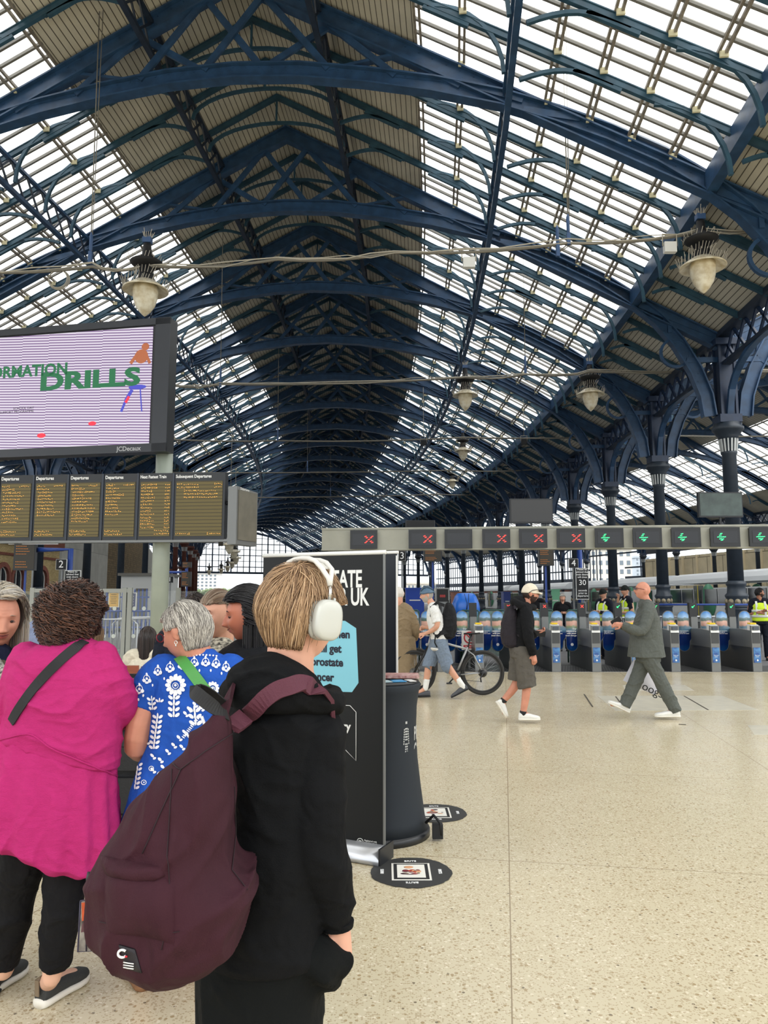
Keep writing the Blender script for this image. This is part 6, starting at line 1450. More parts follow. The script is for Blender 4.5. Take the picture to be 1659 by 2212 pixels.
# bicycle
def bicycle(label, rear, wb, frame, sdir=-1, R_=.365, back=False):
    """rear = rear hub position; the bike points along x*sdir"""
    t = empty('bicycle', V((rear.x, rear.y, 0)), label=label, cat='bicycle'); o = V((0, 0, R_)); TY_ = mat('tyre', rgb(44, 43, 42), .8); s = sdir
    F = V((s*wb, 0, R_)); BB = V((s*.44, 0, R_-.04)); ST = V((s*.24, 0, R_+.38)); HT = V((s*(wb-.28), 0, R_+.54)); HB = V((s*(wb-.24), 0, R_+.42))
    for c, nm in ((o, 'rear_wheel'), (F, 'front_wheel')):
        w = bpy.data.objects.new(nm, None); COL.objects.link(w); w.parent = t; w.location = c
        m = MB(); m.tube([((R_-.028)*math.cos(a), 0, (R_-.028)*math.sin(a)) for a in [2*PI*k/48 for k in range(49)]], .028, 10, cap=False); m.build('tyre', TY_, w)
        m = MB(); m.tube([((R_-.062)*math.cos(a), 0, (R_-.062)*math.sin(a)) for a in [2*PI*k/48 for k in range(49)]], .012, 6, cap=False); m.build('rim', mat('rim_black', rgb(50, 50, 52), .4), w)
        m = MB()
        for k in range(28): a = 2*PI*k/28; m.tube([(.02*math.cos(a+1.2*(-1)**k), .03*(-1)**k, .02*math.sin(a+1.2*(-1)**k)), ((R_-.06)*math.cos(a), 0, (R_-.06)*math.sin(a))], .0016, 4)
        m.build('spokes', SILV, w)
        m = MB(); m.tube([(0, -.05, 0), (0, .05, 0)], .022, 10); m.tube([(0, -.035, 0), (0, -.03, 0)], .075, 20); m.build('hub', mat('disc_metal', rgb(90, 88, 86), .35, .5), w)
    m = MB(); ft = []
    for a, b, r in ((BB, HB, .022), (ST, HT, .018), (BB, ST+V((0, 0, .03)), .018), (HB, HT+V((0, 0, .04)), .022)): m.tube([a, b], r, 10)
    for sy in (-.045, .045): m.tube([o+V((0, sy, 0)), BB+V((0, sy*.6, 0))], .011, 8); m.tube([o+V((0, sy, 0)), lerp(o, ST, .6)+V((0, sy, .06)), ST+V((0, sy*.3, -.02))], .010, 8)
    m.build('frame', frame, t)
    m = MB()
    for sy in (-.055, .055): m.tube([F+V((0, sy, 0)), lerp(F, HB, .6)+V((0, sy, 0)), HB+V((s*.0, sy, 0))], .017, 8)
    m.tube([HB+V((0, -.055, 0)), HB+V((0, .055, 0))], .02, 8); m.build('fork', BLK, t)
    m = MB(); m.tube([HT, HT+V((s*-.01, 0, .1))], .016, 8); m.tube([HT+V((s*.05, -.33, .1)), HT+V((s*.06, 0, .12)), HT+V((s*.05, .33, .1))], .014, 8)
    for sy in (-.33, .33): m.tube([HT+V((s*.05, sy, .1)), HT+V((s*.05, sy*.68, .105))], .018, 8)
    m.build('handlebar', BLK, t)
    m = MB(); m.tube([ST, ST+V((-s*.07, 0, .24))], .014, 8); m.build('seat_post', BLK, t)
    m = MB(); c = ST+V((-s*.08, 0, .25)); m.loft([[c+V((s*x, w_*math.cos(a), z+.014*math.sin(a))) for a in [PI*k/5 for k in range(10)]] for x, w_, z in ((-.13, .02, .01), (-.12, .065, .012), (-.06, .07, .004), (.03, .03, 0), (.11, .018, .004), (.14, .01, 0))]); m.build('saddle', BLKM, t)
    m = MB(); m.tube([BB+V((0, -.06, 0)), BB+V((0, .06, 0))], .03, 10); m.tube([BB+V((0, -.055, 0)), BB+V((0, -.05, 0))], .08, 20); m.tube([BB+V((0, -.07, 0)), BB+V((s*.12, -.08, -.12))], .012, 6); m.box(BB+V((s*.12, -.13, -.12)), (.09, .08, .02)); m.tube([BB+V((0, .07, 0)), BB+V((-s*.12, .08, .12))], .012, 6); m.build('crankset', BLK, t)
    m = MB(); m.tube([o+V((0, -.06, 0)), o+V((s*.04, -.06, -.09)), o+V((s*.03, -.06, -.15))], .012, 6); m.tube([o+V((s*.03, -.06, -.14)), BB+V((0, -.055, -.07))], .004, 5); m.tube([o+V((0, -.06, .04)), BB+V((0, -.055, .075))], .004, 5); m.tube([o+V((0, -.05, 0)), o+V((0, -.06, 0))], .05, 16); m.build('derailleur', BLK, t)
    return t
rh = at(1042, 1452, 12.45)
bicycle('silver mountain bike with black tyres, pushed left by the helmeted cyclist', rh, 1.13, mat('bike_silver', rgb(168, 170, 172), .3, .4))
bicycle('red-framed bicycle mostly hidden behind the banner, beside the beige coat', at(898, 1450, 13.0), 1.1, mat('bike_red', rgb(200, 36, 60), .35))
# --- D. person in a long beige coat, partly behind the banner
D = 12.6; A = lambda x, y, dy=0: at(x, y, D+dy)
H = Head(A(862, 1283), 95, pitch=-5)
J = dict(nb=A(862, 1306), chest=A(864, 1340), pel=A(864, 1385), shN=A(884, 1322, -.02), elN=A(898, 1358, -.02), wrN=A(895, 1380, .15), shF=A(840, 1322, 0), elF=A(832, 1360, 0), wrF=A(838, 1385, .15), hiN=A(874, 1395), knN=A(876, 1445), anN=A(878, 1497), hiF=A(854, 1395), knF=A(853, 1445), anF=A(852, 1497), toeN=A(880, 1500, .15), toeF=A(850, 1500, .15))
COAT = cloth('beige_coat', rgb(142, 124, 98), .1, 10)
tD = figure('person in a long beige coat seen from behind, right of the black banner', ground(865, 1500), 90, J, H, SKIN, COAT, cloth('dark_trousers', rgb(46, 46, 50)), wr=.006, top_inf=.03, build=1.1, topname='coat')
m = MB(); sil(m, [prow(1378, 838, 897, D, .17), prow(1410, 836, 900, D, .18), prow(1440, 834, 901, D, .19), prow(1462, 834, 903, D, .19)], folds=5, famp=.06); fuse(m, 'coat_skirt', COAT, tD, .012, 2, wr=.008, wscale=5)
hair(H, tD, [hmat('hair_white', rgb(214, 208, 200))], n=900, length=.06, lift=.006, K=5, mask=lambda d: (d[:, 2] > -.4) & ((d[:, 1] > -.1) | (d[:, 2] > .5)))
for hl, te in ((A(878, 1500, -.03), A(880, 1497, .24)), (A(852, 1500, -.03), A(850, 1497, .24))): shoe(tD, V((hl.x, hl.y, 0)), V((te.x, te.y, 0)), .1, .1, BLKM, BLKM)
# --- E. people beyond the gates
VEST = mat('hi_vis_yellow', rgb(206, 236, 40), .6); REFL = mat('reflective_band', rgb(216, 220, 214), .4); NAVY = cloth('navy_uniform', rgb(26, 30, 42))
def stander(label, px, ytop, Y, yaw, top, bottom, skin=SKIN, vest=False, cap=None, hairm=None, hairlen=.05, arms='down', pose_k=1.0, beard=None, build=1.0, hy=None):
    h = at(px, ytop, Y).z; g = V((at(px, 1290, Y).x, Y, 0)); ya = math.radians(yaw); f = V((math.cos(ya), math.sin(ya), 0)); l = V((-math.sin(ya), math.cos(ya), 0)); k = h/1.75
    z = lambda q: V((0, 0, q*k)); H = Head(g+z(1.635)+f*.02, hy if hy is not None else yaw, -10 if arms == 'phone' else 0, k=k)
    J = dict(nb=g+z(1.47), chest=g+z(1.28), pel=g+z(.98), hiN=g+z(.92)-l*.09, knN=g+z(.5)-l*.1+f*.02, anN=g+z(.09)-l*.1, toeN=g+z(.03)-l*.11+f*.15, hiF=g+z(.92)+l*.09, knF=g+z(.5)+l*.1+f*.02, anF=g+z(.09)+l*.1, toeF=g+z(.03)+l*.11+f*.15, shN=g+z(1.42)-l*.19, shF=g+z(1.42)+l*.19)
    if arms == 'phone': J.update(elN=g+z(1.14)-l*.24+f*.02, wrN=g+z(1.18)-l*.06+f*.24, elF=g+z(1.14)+l*.24+f*.02, wrF=g+z(1.18)+l*.06+f*.24)
    elif arms == 'face': J.update(elN=g+z(1.2)-l*.2+f*.14, wrN=g+z(1.46)-l*.08+f*.18, elF=g+z(1.13)+l*.25, wrF=g+z(1.1)+l*.1+f*.2)
    elif arms == 'crossed': J.update(elN=g+z(1.14)-l*.25, wrN=g+z(1.2)+l*.04+f*.18, elF=g+z(1.14)+l*.25, wrF=g+z(1.16)-l*.04+f*.2)
    else: J.update(elN=g+z(1.14)-l*.24, wrN=g+z(.9)-l*.22+f*.06, elF=g+z(1.14)+l*.24, wrF=g+z(.9)+l*.22+f*.06)
    hd = {q: ((J['wr'+q]-J['el'+q]), V((-f.x, -f.y, .5)), 1 if q == 'N' else -1, .6) for q in 'NF'}
    t = figure(label, g, yaw, J, H, skin, top, bottom, hands=hd, vox=.009, wr=.003, build=build, sleeve=.45 if vest == 'tee' else 1.0)
    if vest:
        m = MB(); torso(m, J['pel'], J['chest'], J['nb']-V((0, 0, .03)), yaw, .165*build, .165*build, .125*build, 0, .022, .02); v = fuse(m, 'hi_vis_vest', VEST, t, .009, 2, wr=.003)
        for zz, ww in ((1.07, .20), (1.2, .205)):
            m = MB(); sil(m, [(g+z(zz+.03), .199*build, .155*build, ya+PI/2), (g+z(zz-.03), .199*build, .155*build, ya+PI/2)], ends=False); m.loft([], False) if False else None; loc_build(m, 'reflective_band', REFL, t)
        for sg in (-1, 1):
            m = MB(); m.strap([g+z(1.44)+l*sg*.1+f*.07, g+z(1.35)+l*sg*.1+f*.145, g+z(1.1)+l*sg*.1+f*.165], [f]*3, .05, .006); m.strap([g+z(1.44)+l*sg*.1-f*.07, g+z(1.35)+l*sg*.1-f*.145, g+z(1.1)+l*sg*.1-f*.165], [f]*3, .05, .006); loc_build(m, 'reflective_band', REFL, t)
    if cap: cap_on(H, t, cap)
    if hairm: hair(H, t, hairm, n=900, length=hairlen, lift=.016, K=6, fall=(-.25 if hairlen > .12 else 0), mask=lambda d: (d[:, 2] > -.35) & ((d[:, 1] > -.15) | (d[:, 2] > .6)))
    if beard: hair(H, t, [beard], n=400, crown=(0, 0, .9), length=.02, lift=.006, thick=.002, mask=bm, K=3, name='beard')
    for sg in (-1, 1): p = g+l*sg*.1; shoe(t, p-f*.08+V((0, 0, 0)), p+f*.19, .1, .1, BLKM, BLKM)
    return t
BCAP = cloth('black_cap', rgb(30, 34, 32))
stander('station worker in yellow vest and black cap looking at a phone', 1304, 1273, 19.6, 215, NAVY, NAVY, SKIN, True, BCAP, arms='phone')
stander('station worker in yellow vest and dark cap with a hand at his face', 1352, 1266, 20.2, 195, NAVY, NAVY, SKIN, 'tee', BCAP, arms='face')
stander('bearded guard in yellow vest with crossed arms at the right edge', 1641, 1271, 19.2, 250, NAVY, NAVY, SKIND, 'tee', None, [hmat('hair_black', rgb(22, 20, 22))], .03, 'crossed', beard=BEARD, build=1.12, hy=0)
stander('grey-haired woman in black jacket standing behind the ticket gates', 1215, 1284, 22.5, 262, cloth('black_jacket', rgb(24, 24, 28)), NAVY, SKIN, False, None, [hmat('hair_grey', rgb(170, 164, 156)), hmat('hair_white', rgb(214, 208, 200))], .16, 'phone')
stander('person in pale shirt and dark jacket beyond the gates, behind the capped man', 1158, 1273, 20.4, 240, cloth('black_jacket', rgb(24, 24, 28)), NAVY, SKIN, False, None, [hmat('hair_darkbrown', rgb(52, 38, 32))], .03, 'crossed')
stander('person in dark clothes standing beyond the glass, left of the curly hair', 58, 1284, 17.6, 200, cloth('charcoal_coat', rgb(36, 40, 44)), NAVY, SKIND, False, None, [hmat('hair_black', rgb(22, 20, 22))], .03, 'phone')
# ================= BANNERS, COUNTER, STICKERS =================
BNR = mat('banner_black', rgb(22, 24, 26), .45, spec=.3); BNV = mat('banner_navy', rgb(14, 22, 34), .5); SKY = mat('banner_sky_blue', rgb(128, 196, 214), .5); NVL = mat('navy_lettering', rgb(16, 18, 40), .5)
a, b_ = at(568, 1290, 5.12), at(832, 1290, 4.72); d = V((b_.x-a.x, b_.y-a.y, 0)); Lb = d.length; ang = math.atan2(d.y, d.x); ZT = 1.885
tb = empty('roll_up_banner', V((a.x, a.y, 0)), ang, label='tall black roll-up banner with white and blue panels behind the blond boy', cat='banner')
m = MB(); m.box((Lb/2, 0, (ZT+.09)/2), (Lb, .006, ZT-.09)); m.build('panel', BNR, tb)
m = MB(); m.tube([(-.005, 0, ZT), (Lb+.005, 0, ZT)], .014, 10); m.build('top_rail', WPL, tb)
m = MB(); m.box((Lb-.004, -.004, ZT/2+.04), (.012, .012, ZT-.08)); m.build('edge_trim', GST, tb)
m = MB(); m.loft([[V((x, y, z)) for y, z in ((-.10, .005), (-.10, .03), (-.06, .08), (-.01, .10), (.05, .08), (.10, .03), (.10, .005))] for x in (0, Lb)]); m.build('base', SILV, tb); m = MB(); m.box((Lb+.006, 0, .05), (.012, .19, .10)); m.build('end_cap', BLK, tb)
for x in (.15, Lb-.22): m = MB(); m.box((x, -.05, .008), (.05, .3, .014)); m.build('foot', GST, tb)
def bx_(px, py):
    """banner coordinates of a picture point"""
    r = ray(px, py); n_ = V((-d.y, d.x, 0)).normalized(); k = V((a.x, a.y, 0)).dot(n_)/V((r.x, 1, 0)).dot(n_); return (V((r.x*k, k, 0))-V((a.x, a.y, 0))).dot(d.normalized()), CAMH+r.z*k
def btext(s, px, py, hpx, material, sx=1.0, bold=.0, align='RIGHT'):
    x, z = bx_(px, py); sz = hpx*4.8/1600/.70; return text(s, sz, material, tb, (x, -.006, z), align=align, bold=bold, sx=sx)
btext('PROSTATE', 783, 1252, 36, WPL, .62, .004); btext('CANCER UK', 797, 1291, 36, WPL, .62, .004)
m = MB(); P2 = [bx_(*p) for p in ((600, 1340), (746, 1341), (770, 1357), (775, 1475), (761, 1495), (600, 1490))]; m.loft([[V((x, y, z)) for x, z in P2] for y in (-.0045, -.0035)], True, False); m.build('blue_panel', SKY, tb)
for s, px, py in (('1 in 8 men', 757, 1371), ('will get', 738, 1402), ('prostate', 742, 1432), ('cancer', 722, 1464)): btext(s, px, py, 17 if py != 1464 else 17, NVL, .95, .0022)
m = MB(); P2 = [V((x, -.006, z)) for x, z in [bx_(*p) for p in ((640, 1519), (718, 1522), (757, 1524), (770, 1538), (770, 1643), (740, 1612))]]; m.tube(P2, .0022, 5); m.build('outlined_box', WPL, tb)
btext('every', 758, 1570, 17, WPL, .95, .002)
x, z = bx_(779, 1818); m = MB(); m.tube([(x+.021*math.cos(q), -.006, z+.021*math.sin(q)) for q in [PI*k/10 for k in range(21)]], .0022, 5, cap=False); x2, z2 = bx_(736, 1690); m.ell((x2, -.006, z2), (.017, .002, .03), 16, 6); m.build('round_logo', WPL, tb)
text('FR', .022, WPL, tb, (x, -.006, z), bold=.0008); text('Registered with\nFUNDRAISING\nREGULATOR', .0135, WPL, tb, (bx_(788, 1818)[0], -.006, z), align='LEFT')
x, z = bx_(618, 1222); m = MB()
for k in range(7): m.beam((x-.02+.006*k, -.006, z-.01), (x-.02+.006*k+.004*(k-3), -.006, z+.012), .002, .003)
m.build('crest_mark', WPL, tb)
a2, b2 = at(690, 1290, 5.9), at(858, 1290, 5.62); d2 = V((b2.x-a2.x, b2.y-a2.y, 0)); t = empty('roll_up_banner', V((a2.x, a2.y, 0)), math.atan2(d2.y, d2.x), label='second dark navy roll-up banner standing just behind the black one', cat='banner'); z2 = at(857, 1193, 5.62).z
m = MB(); m.box((d2.length/2, 0, (z2+.09)/2), (d2.length, .006, z2-.09)); m.build('panel', BNV, t); m = MB(); m.tube([(0, 0, z2), (d2.length+.01, 0, z2)], .012, 10); m.build('top_rail', WPL, t); m = MB(); m.box((d2.length, -.005, z2/2), (.012, .012, z2-.05)); m.build('edge_trim', WPL, t); m = MB(); m.box((d2.length/2, 0, .05), (d2.length, .14, .09)); m.build('base', SILV, t)
# round pop-up counter
cx, cy = -.03, 5.28
tcn = empty('promotion_counter', (cx, cy, 0), label='round dark navy fabric counter with leaflets, right of the black banner', cat='counter')
CNV = mat('counter_fabric', rgb(18, 27, 36), .75, 0, .1, 4)
prof = [(.33, .05), (.31, .12), (.285, .3), (.262, .5), (.252, .68), (.258, .85), (.275, .96), (.29, 1.0), (.28, 1.012)]
m = MB(); m.lathe(prof, n=48); m.build('fabric_cover', CNV, tcn); m = MB(); m.lathe([(.345, 0), (.345, .035), (.335, .05), (.2, .06)], n=40); m.build('base_plate', BLK, tcn)
m = MB(); m.lathe([(.27, 1.01), (.275, 1.02), (.27, 1.026)], n=40); m.build('top', BLK, tcn)
def wrap(o, R_, th0):
    for v in o.data.vertices: th = th0+v.co.x/R_; v.co = (R_*math.sin(th), -R_*math.cos(th)+v.co.z*0, v.co.y)
    o.rotation_euler = (0, 0, 0); o.location = (0, 0, .62)
th0 = math.radians(57)
for s, dy in (('PROSTATE', .055), ('CANCER UK', -.055)):
    o = text(s, .125, WPL, tcn, align='LEFT', bold=.003, sx=1); 
    for v in o.data.vertices: v.co.x = v.co.x*.62+.035; v.co.y += dy
    wrap(o, .2575, th0)
m = MB()
for (x0, y0, x1, y1, w) in ((0, .12, 0, .11, .022), (0, .09, 0, .02, .03), (-.022, .085, -.03, 0, .011), (.022, .085, .03, 0, .011), (-.008, .01, -.012, -.12, .013), (.008, .01, .012, -.12, .013)):
    n_ = max(2, int(abs(y1-y0)/.012))
    for k in range(n_): q = (k+.5)/n_; m.box((x0+(x1-x0)*q, y0+(y1-y0)*q, 0), (w, .008, .002))
o = m.build('figure_logo', WPL, tcn); [setattr(v, 'co', V((v.co.x*.8, v.co.y*1.25, v.co.z))) for v in o.data.vertices]; wrap(o, .2575, th0-.22)
m = MB(); m.tube([(.31, -.12, .10), (.36, -.16, .16), (.40, -.18, .12), (.41, -.18, .04)], .010, 6); m.box((.385, -.16, .06), (.07, .05, .09)); m.build('strap', BLKM, tcn)
def sheet_(name, c, w, h, rz, col, label, z, tilt=0):
    m = MB(); m.box((0, 0, 0), (w, h, .004)); o = m.build(name, col, loc=(c[0], c[1], z)); o.rotation_euler = (tilt, 0, rz); tag(o, label, 'leaflet'); return o
PKL = panelmat('leaflet_pink', rgb(196, 140, 136), rgb(214, 190, 186), .09, .3, .006, rgb(240, 236, 232)); PKL.node_tree.nodes['UV Map'] if False else None
p = at(868, 1470, 5.4); m = MB(); m.box((0, 0, 0), (.24, .2, .02)); o = m.build('leaflet_tray', mat('tray_pink', rgb(212, 176, 170), .4, 0, .3, 30, col2=rgb(150, 90, 88)), loc=(p.x, 5.38, 1.045)); tag(o, 'flat pinkish leaflets in a raised tray at the back of the counter', 'leaflet')
for x, w, col, lb in ((.06, .1, mat('leaflet_blue', rgb(70, 160, 214), .35), 'bright blue leaflet on the round counter'), (-.01, .07, mat('leaflet_pale', rgb(190, 214, 220), .35), 'pale leaflet on the counter, left of the blue one'), (.15, .05, WPL, 'white leaflet at the right rim of the counter')):
    sheet_('leaflet', (cx+x+.06, cy-.14+x*.3), w, .11, .3, col, lb, 1.032)
# floor stickers
def sticker(c, r, label, art):
    t = empty('floor_sticker', (c.x, c.y, .002), label=label, cat='sticker'); random.seed(int(r*1000))
    m = MB(); pts = [(r*(1+random.uniform(-.02, .02))*math.cos(q), r*(1+random.uniform(-.02, .02))*math.sin(q)) for q in [2*PI*k/60 for k in range(60)]]; m.loft([[V((x, y, z)) for x, y in pts] for z in (0, .003)], True, False); m.build('disc', mat('sticker_dark', rgb(50, 50, 50), .55, 0, .15, 30), t)
    k = r/.24; m = MB(); m.box((0, 0, .004), (.23*k, .27*k, .002), mi=0); m.box((0, 0, .0055), (.205*k, .245*k, .002), mi=1); m.box((0, 0, .007), (.165*k, .205*k, .002), mi=0); m.build('framed_picture', [mat('sticker_white', rgb(232, 230, 222), .5), BLKM], t)
    for i in range(26):
        m = MB(); q = random.uniform(0, 6.28); rr = random.uniform(0, .06)*k; x, y = rr*math.cos(q), rr*math.sin(q)*1.1; m.ell((x, y, .0085), (random.uniform(.006, .028)*k, random.uniform(.005, .022)*k, .0008), 9, 4); 
        if i < 22: m.build('painted_blob', mat('paint_%d' % (i % len(art)) + str(int(r*100)), rgb(*art[i % len(art)]), .5), t)
    for rz, y in ((0, .17), (PI, -.17)): text('BRITS', .03*k, WHT, t, (0, y*k, .005), rot=(0, 0, rz), bold=.0005)
    for rz, x in ((PI/2, -.17), (-PI/2, .17)): text('BRITS', .028*k, WHT, t, (x*k, 0, .005), rot=(0, 0, rz), bold=.0005)
sticker(ground(888, 1885), .238, 'round dark floor sticker with framed picture in front of the counter, nearer one', [(180, 70, 40), (60, 30, 40), (214, 160, 120), (150, 140, 120), (120, 40, 50)])
sticker(ground(940, 1757), .235, 'round floor sticker with colourful picture beside the counter, further one', [(240, 190, 60), (120, 190, 90), (80, 150, 190), (220, 120, 60), (230, 210, 90)])
# ================= PEOPLE IN FRONT =================
# ---- woman in the pink tunic, seen from behind
D = 3.0; A = lambda x, y, dy=0: at(x, y, D+dy)
PINK = mat('pink_gauze', rgb(180, 44, 110), .85, 0, .07, 60, bump=.35, bscale=260, spec=.15, crumple=.3, cscale=10, stretch=(.55, 1, 1.3)); CURL = [hmat('curl_dark', rgb(40, 26, 22), .36), hmat('curl_brown', rgb(66, 42, 33), .36), hmat('curl_light', rgb(100, 66, 50), .33)]
tP = empty('person', V((A(120, 1290).x, D+.1, 0)), label='woman with curly brown hair in a bright pink tunic, seen from behind', cat='person')
H = Head(A(152, 1330, .02), 58, pitch=-18, k=1.0, female=True)
m = MB(); H.mesh(m); H.neck(m, A(160, 1405), .058)
sil(m, [prow(1400, 130, 195, D, .06), prow(1430, 50, 235, D, .09), prow(1520, 40, 240, D, .12), prow(1620, 45, 215, D, .12), prow(1720, 20, 225, D, .14)])
limb(m, [A(60, 1440), A(40, 1470), A(32, 1560, .08), A(80, 1570, .34)], [.06, .06, .048, .03]); hand(m, A(80, 1570, .34), V((.5, .8, .1)), V((0, 0, 1)), 1, .5)
limb(m, [A(225, 1440), A(245, 1470), A(262, 1540, .08), A(215, 1560, .34)], [.06, .06, .048, .03]); hand(m, A(215, 1560, .34), V((-.5, .8, .1)), V((0, 0, 1)), -1, .5)
limb(m, [A(60, 1700), A(55, 1780), A(35, 1930, .05), A(8, 2095, .12)], [.09, .085, .06, .038]); limb(m, [A(165, 1700), A(158, 1780), A(135, 1930, .0), A(112, 2110, .05)], [.09, .085, .06, .036])
FT = [(ground(82, 2180), ground(176, 2118)), (ground(-38, 2160), ground(46, 2100))]
for (g1, g2), an in zip(FT, (A(112, 2110, .05), A(8, 2095, .12))): g2 = g2+V((.01, .02, 0)); limb(m, [an, g1.lerp(g2, .22)+V((0, 0, .075)), g1.lerp(g2, .7)+V((0, 0, .052))], [.034, .034, .022])
fuse(m, 'body', [SKIN2, LIPS], tP, .006, 2, colorer=H.lipcol())
m = MB(); sil(m, [prow(1374, 122, 190, D, .055), prow(1388, 96, 203, D, .075), prow(1402, 52, 222, D, .10), prow(1422, 26, 242, D, .125), prow(1460, 13, 262, D, .14), prow(1500, 14, 270, D, .15), prow(1540, 16, 262, D, .15), prow(1580, 8, 262, D, .15, 0, .12), prow(1620, -4, 258, D, .15, 0, .3)], pw=2.2)
limb(m, [A(60, 1430), A(45, 1480), A(38, 1560, .06), A(80, 1575, .26)], [.08, .08, .075, .07], r1=False); limb(m, [A(218, 1432), A(238, 1480), A(256, 1530, .06), A(215, 1565, .26)], [.08, .085, .08, .07], r1=False)
tun = fuse(m, 'tunic', PINK, tP, .006, 3, wr=.011, wscale=15, fdir=(-.3, .1, .95))
m = MB(); sil(m, [prow(1618, 2, 252, D, .145, 0, .36), prow(1650, -6, 250, D, .155, 0, .37), prow(1700, -16, 254, D, .17, 0, .38), prow(1760, -26, 257, D, .18, 0, .38), prow(1826, -34, 256, D, .185, 0, .38)], n=120, folds=15, famp=.075, pw=2.2)
sk = fuse(m, 'tunic_skirt', PINK, tP, .006, 2, wr=.008, wscale=16, fdir=(.97, .1, .16))
T = bvh([tun, sk]); pts = []
for x in range(0, 262, 12):
    y = 1606-18*math.sin(min(1, x/120)*PI*.9)+(.40*(x-60) if x > 60 else 0); y = 1600 - 14*math.exp(-((x-55)/40)**2) + max(0, x-70)*.42
    p, n = hit(T, x, y, .003)
    if p is not None: pts.append(p)
m = MB(); m.tube(pts, .0035, 6); loc_build(m, 'waist_seam', PINK, tP)
band(T, [(184, 1388), (168, 1396), (145, 1414), (110, 1446), (70, 1492), (40, 1535), (26, 1560)], .038, BLKM, 'bag_strap', tP)
TRB = cloth('black_trousers', rgb(20, 20, 23), .2, 8)
m = MB(); sil(m, [prow(1690, 10, 230, D, .13), prow(1780, 5, 225, D, .14)]); limb(m, [A(60, 1740), A(52, 1830), A(30, 1950, .05), A(10, 2080, .12)], [.105, .098, .078, .060], r1=False); limb(m, [A(160, 1740), A(152, 1830), A(136, 1950), A(118, 2083, .05)], [.105, .095, .078, .062], r1=False)
fuse(m, 'trousers', TRB, tP, .008, 3, wr=.007, wscale=14)
KNIT = mat('charcoal_knit', rgb(52, 54, 54), .8, bump=.4, bscale=200); g1 = ground(82, 2180); g2 = ground(176, 2118); s_, (hl, dd, ss, uu, L_) = shoe(tP, V((g1.x, g1.y, 0)), V((g2.x+.01, g2.y+.02, 0)), .105, .085, KNIT, WHSOLE, .036); m = MB(); m.strap([hl+uu*.05-dd*.008, hl+uu*.11-dd*.012, hl+uu*.11+dd*.01], [-dd]*3, .02, .004); o = loc_build(m, 'heel_tab', mat('suede_brown', rgb(120, 104, 84), .8), tP)
g1 = ground(-38, 2160); g2 = ground(46, 2100); shoe(tP, V((g1.x, g1.y, 0)), V((g2.x, g2.y+.02, 0)), .105, .085, KNIT, WHSOLE, .036)
cm = lambda d: (d[:, 2] > -.62) & ((d[:, 1] > -.25) | (d[:, 2] > .35))
hair(H, tP, CURL, n=4600, length=.17, lift=.034, curl=.018, curlf=26, thick=.0014, mask=cm, K=26, seed=3, spread=.5, capoff=.012, stop=lambda d: (d[:, 1] < -.3) & (d[:, 2] < .4))
hair(H, tP, CURL, n=2200, length=.10, lift=.026, curl=.012, curlf=18, thick=.0013, mask=cm, K=12, seed=5, spread=.3, cap=False, name='hair_underlayer', stop=False)
# ---- woman in the blue patterned dress
D = 3.12; A = lambda x, y, dy=0: at(x, y, D+dy)
BLUE = mat('royal_blue_cotton', rgb(30, 80, 172), .75, 0, .06, 20, bump=.15, bscale=120, spec=.2, crumple=.5, cscale=9)
tU = empty('person', V((A(400, 1290).x, D+.05, 0)), label='woman with short grey hair in a royal blue dress with white floral print', cat='person')
H = Head(A(402, 1366, .0), 156, pitch=-16, k=1.02, female=True, old=.6)
m = MB(); H.mesh(m, 90, 72); H.neck(m, A(434, 1432, .03), .062)
sil(m, [prow(1425, 405, 470, D, .06), prow(1450, 345, 505, D, .10), prow(1540, 345, 500, D, .13), prow(1650, 330, 500, D, .14), prow(1780, 310, 505, D, .15)])
limb(m, [A(355, 1462), A(330, 1480), A(296, 1612, -.02), A(352, 1600, .26)], [.06, .064, .052, .032]); hand(m, A(352, 1600, .26), V((.6, .8, 0)), V((0, 0, 1)), 1, .5)
limb(m, [A(495, 1462), A(512, 1490), A(520, 1610, .05), A(460, 1600, .3)], [.06, .06, .05, .032]); hand(m, A(460, 1600, .3), V((-.5, .8, 0)), V((0, 0, 1)), -1, .5)
limb(m, [A(360, 1750), A(352, 1950, .03), A(306, 2105, .08)], [.09, .058, .036]); limb(m, [A(450, 1750), A(448, 1950, .1), A(440, 2090, .2)], [.09, .058, .036]); g1 = ground(312, 2142); g2 = ground(268, 2100)+V((0, .06, 0)); limb(m, [A(306, 2105, .08), g1.lerp(g2, .2)+V((0, 0, .062)), g1.lerp(g2, .75)+V((0, 0, .05))], [.034, .034, .022]); g1 = ground(440, 2110); limb(m, [A(440, 2090, .2), g1+V((-.01, .04, .065)), g1+V((-.03, .18, .05))], [.034, .034, .022])
bodyU = fuse(m, 'body', [SKINR, LIPS], tU, .0048, 2, colorer=H.lipcol())
m = MB(); rws = [(1408, 418, 466, .05), (1416, 396, 478, .075), (1428, 366, 494, .10), (1445, 338, 514, .125), (1480, 330, 528, .14), (1540, 330, 522, .145), (1600, 325, 516, .145), (1640, 308, 516, .155), (1700, 286, 520, .17), (1760, 272, 526, .185), (1850, 262, 530, .2), (1960, 258, 535, .2)]
sil(m, [prow(y, l, r, D, q) for y, l, r, q in rws], n=64, folds=11, famp=.03, pw=2.2)
limb(m, [A(360, 1455), A(335, 1472), A(308, 1526, -.01)], [.085, .085, .078], r1=False); limb(m, [A(495, 1455), A(512, 1480), A(518, 1530, .03)], [.08, .082, .075], r1=False)
dr = fuse(m, 'dress', BLUE, tU, .006, 3, wr=.006, wscale=15, fdir=(.7, .1, .6))
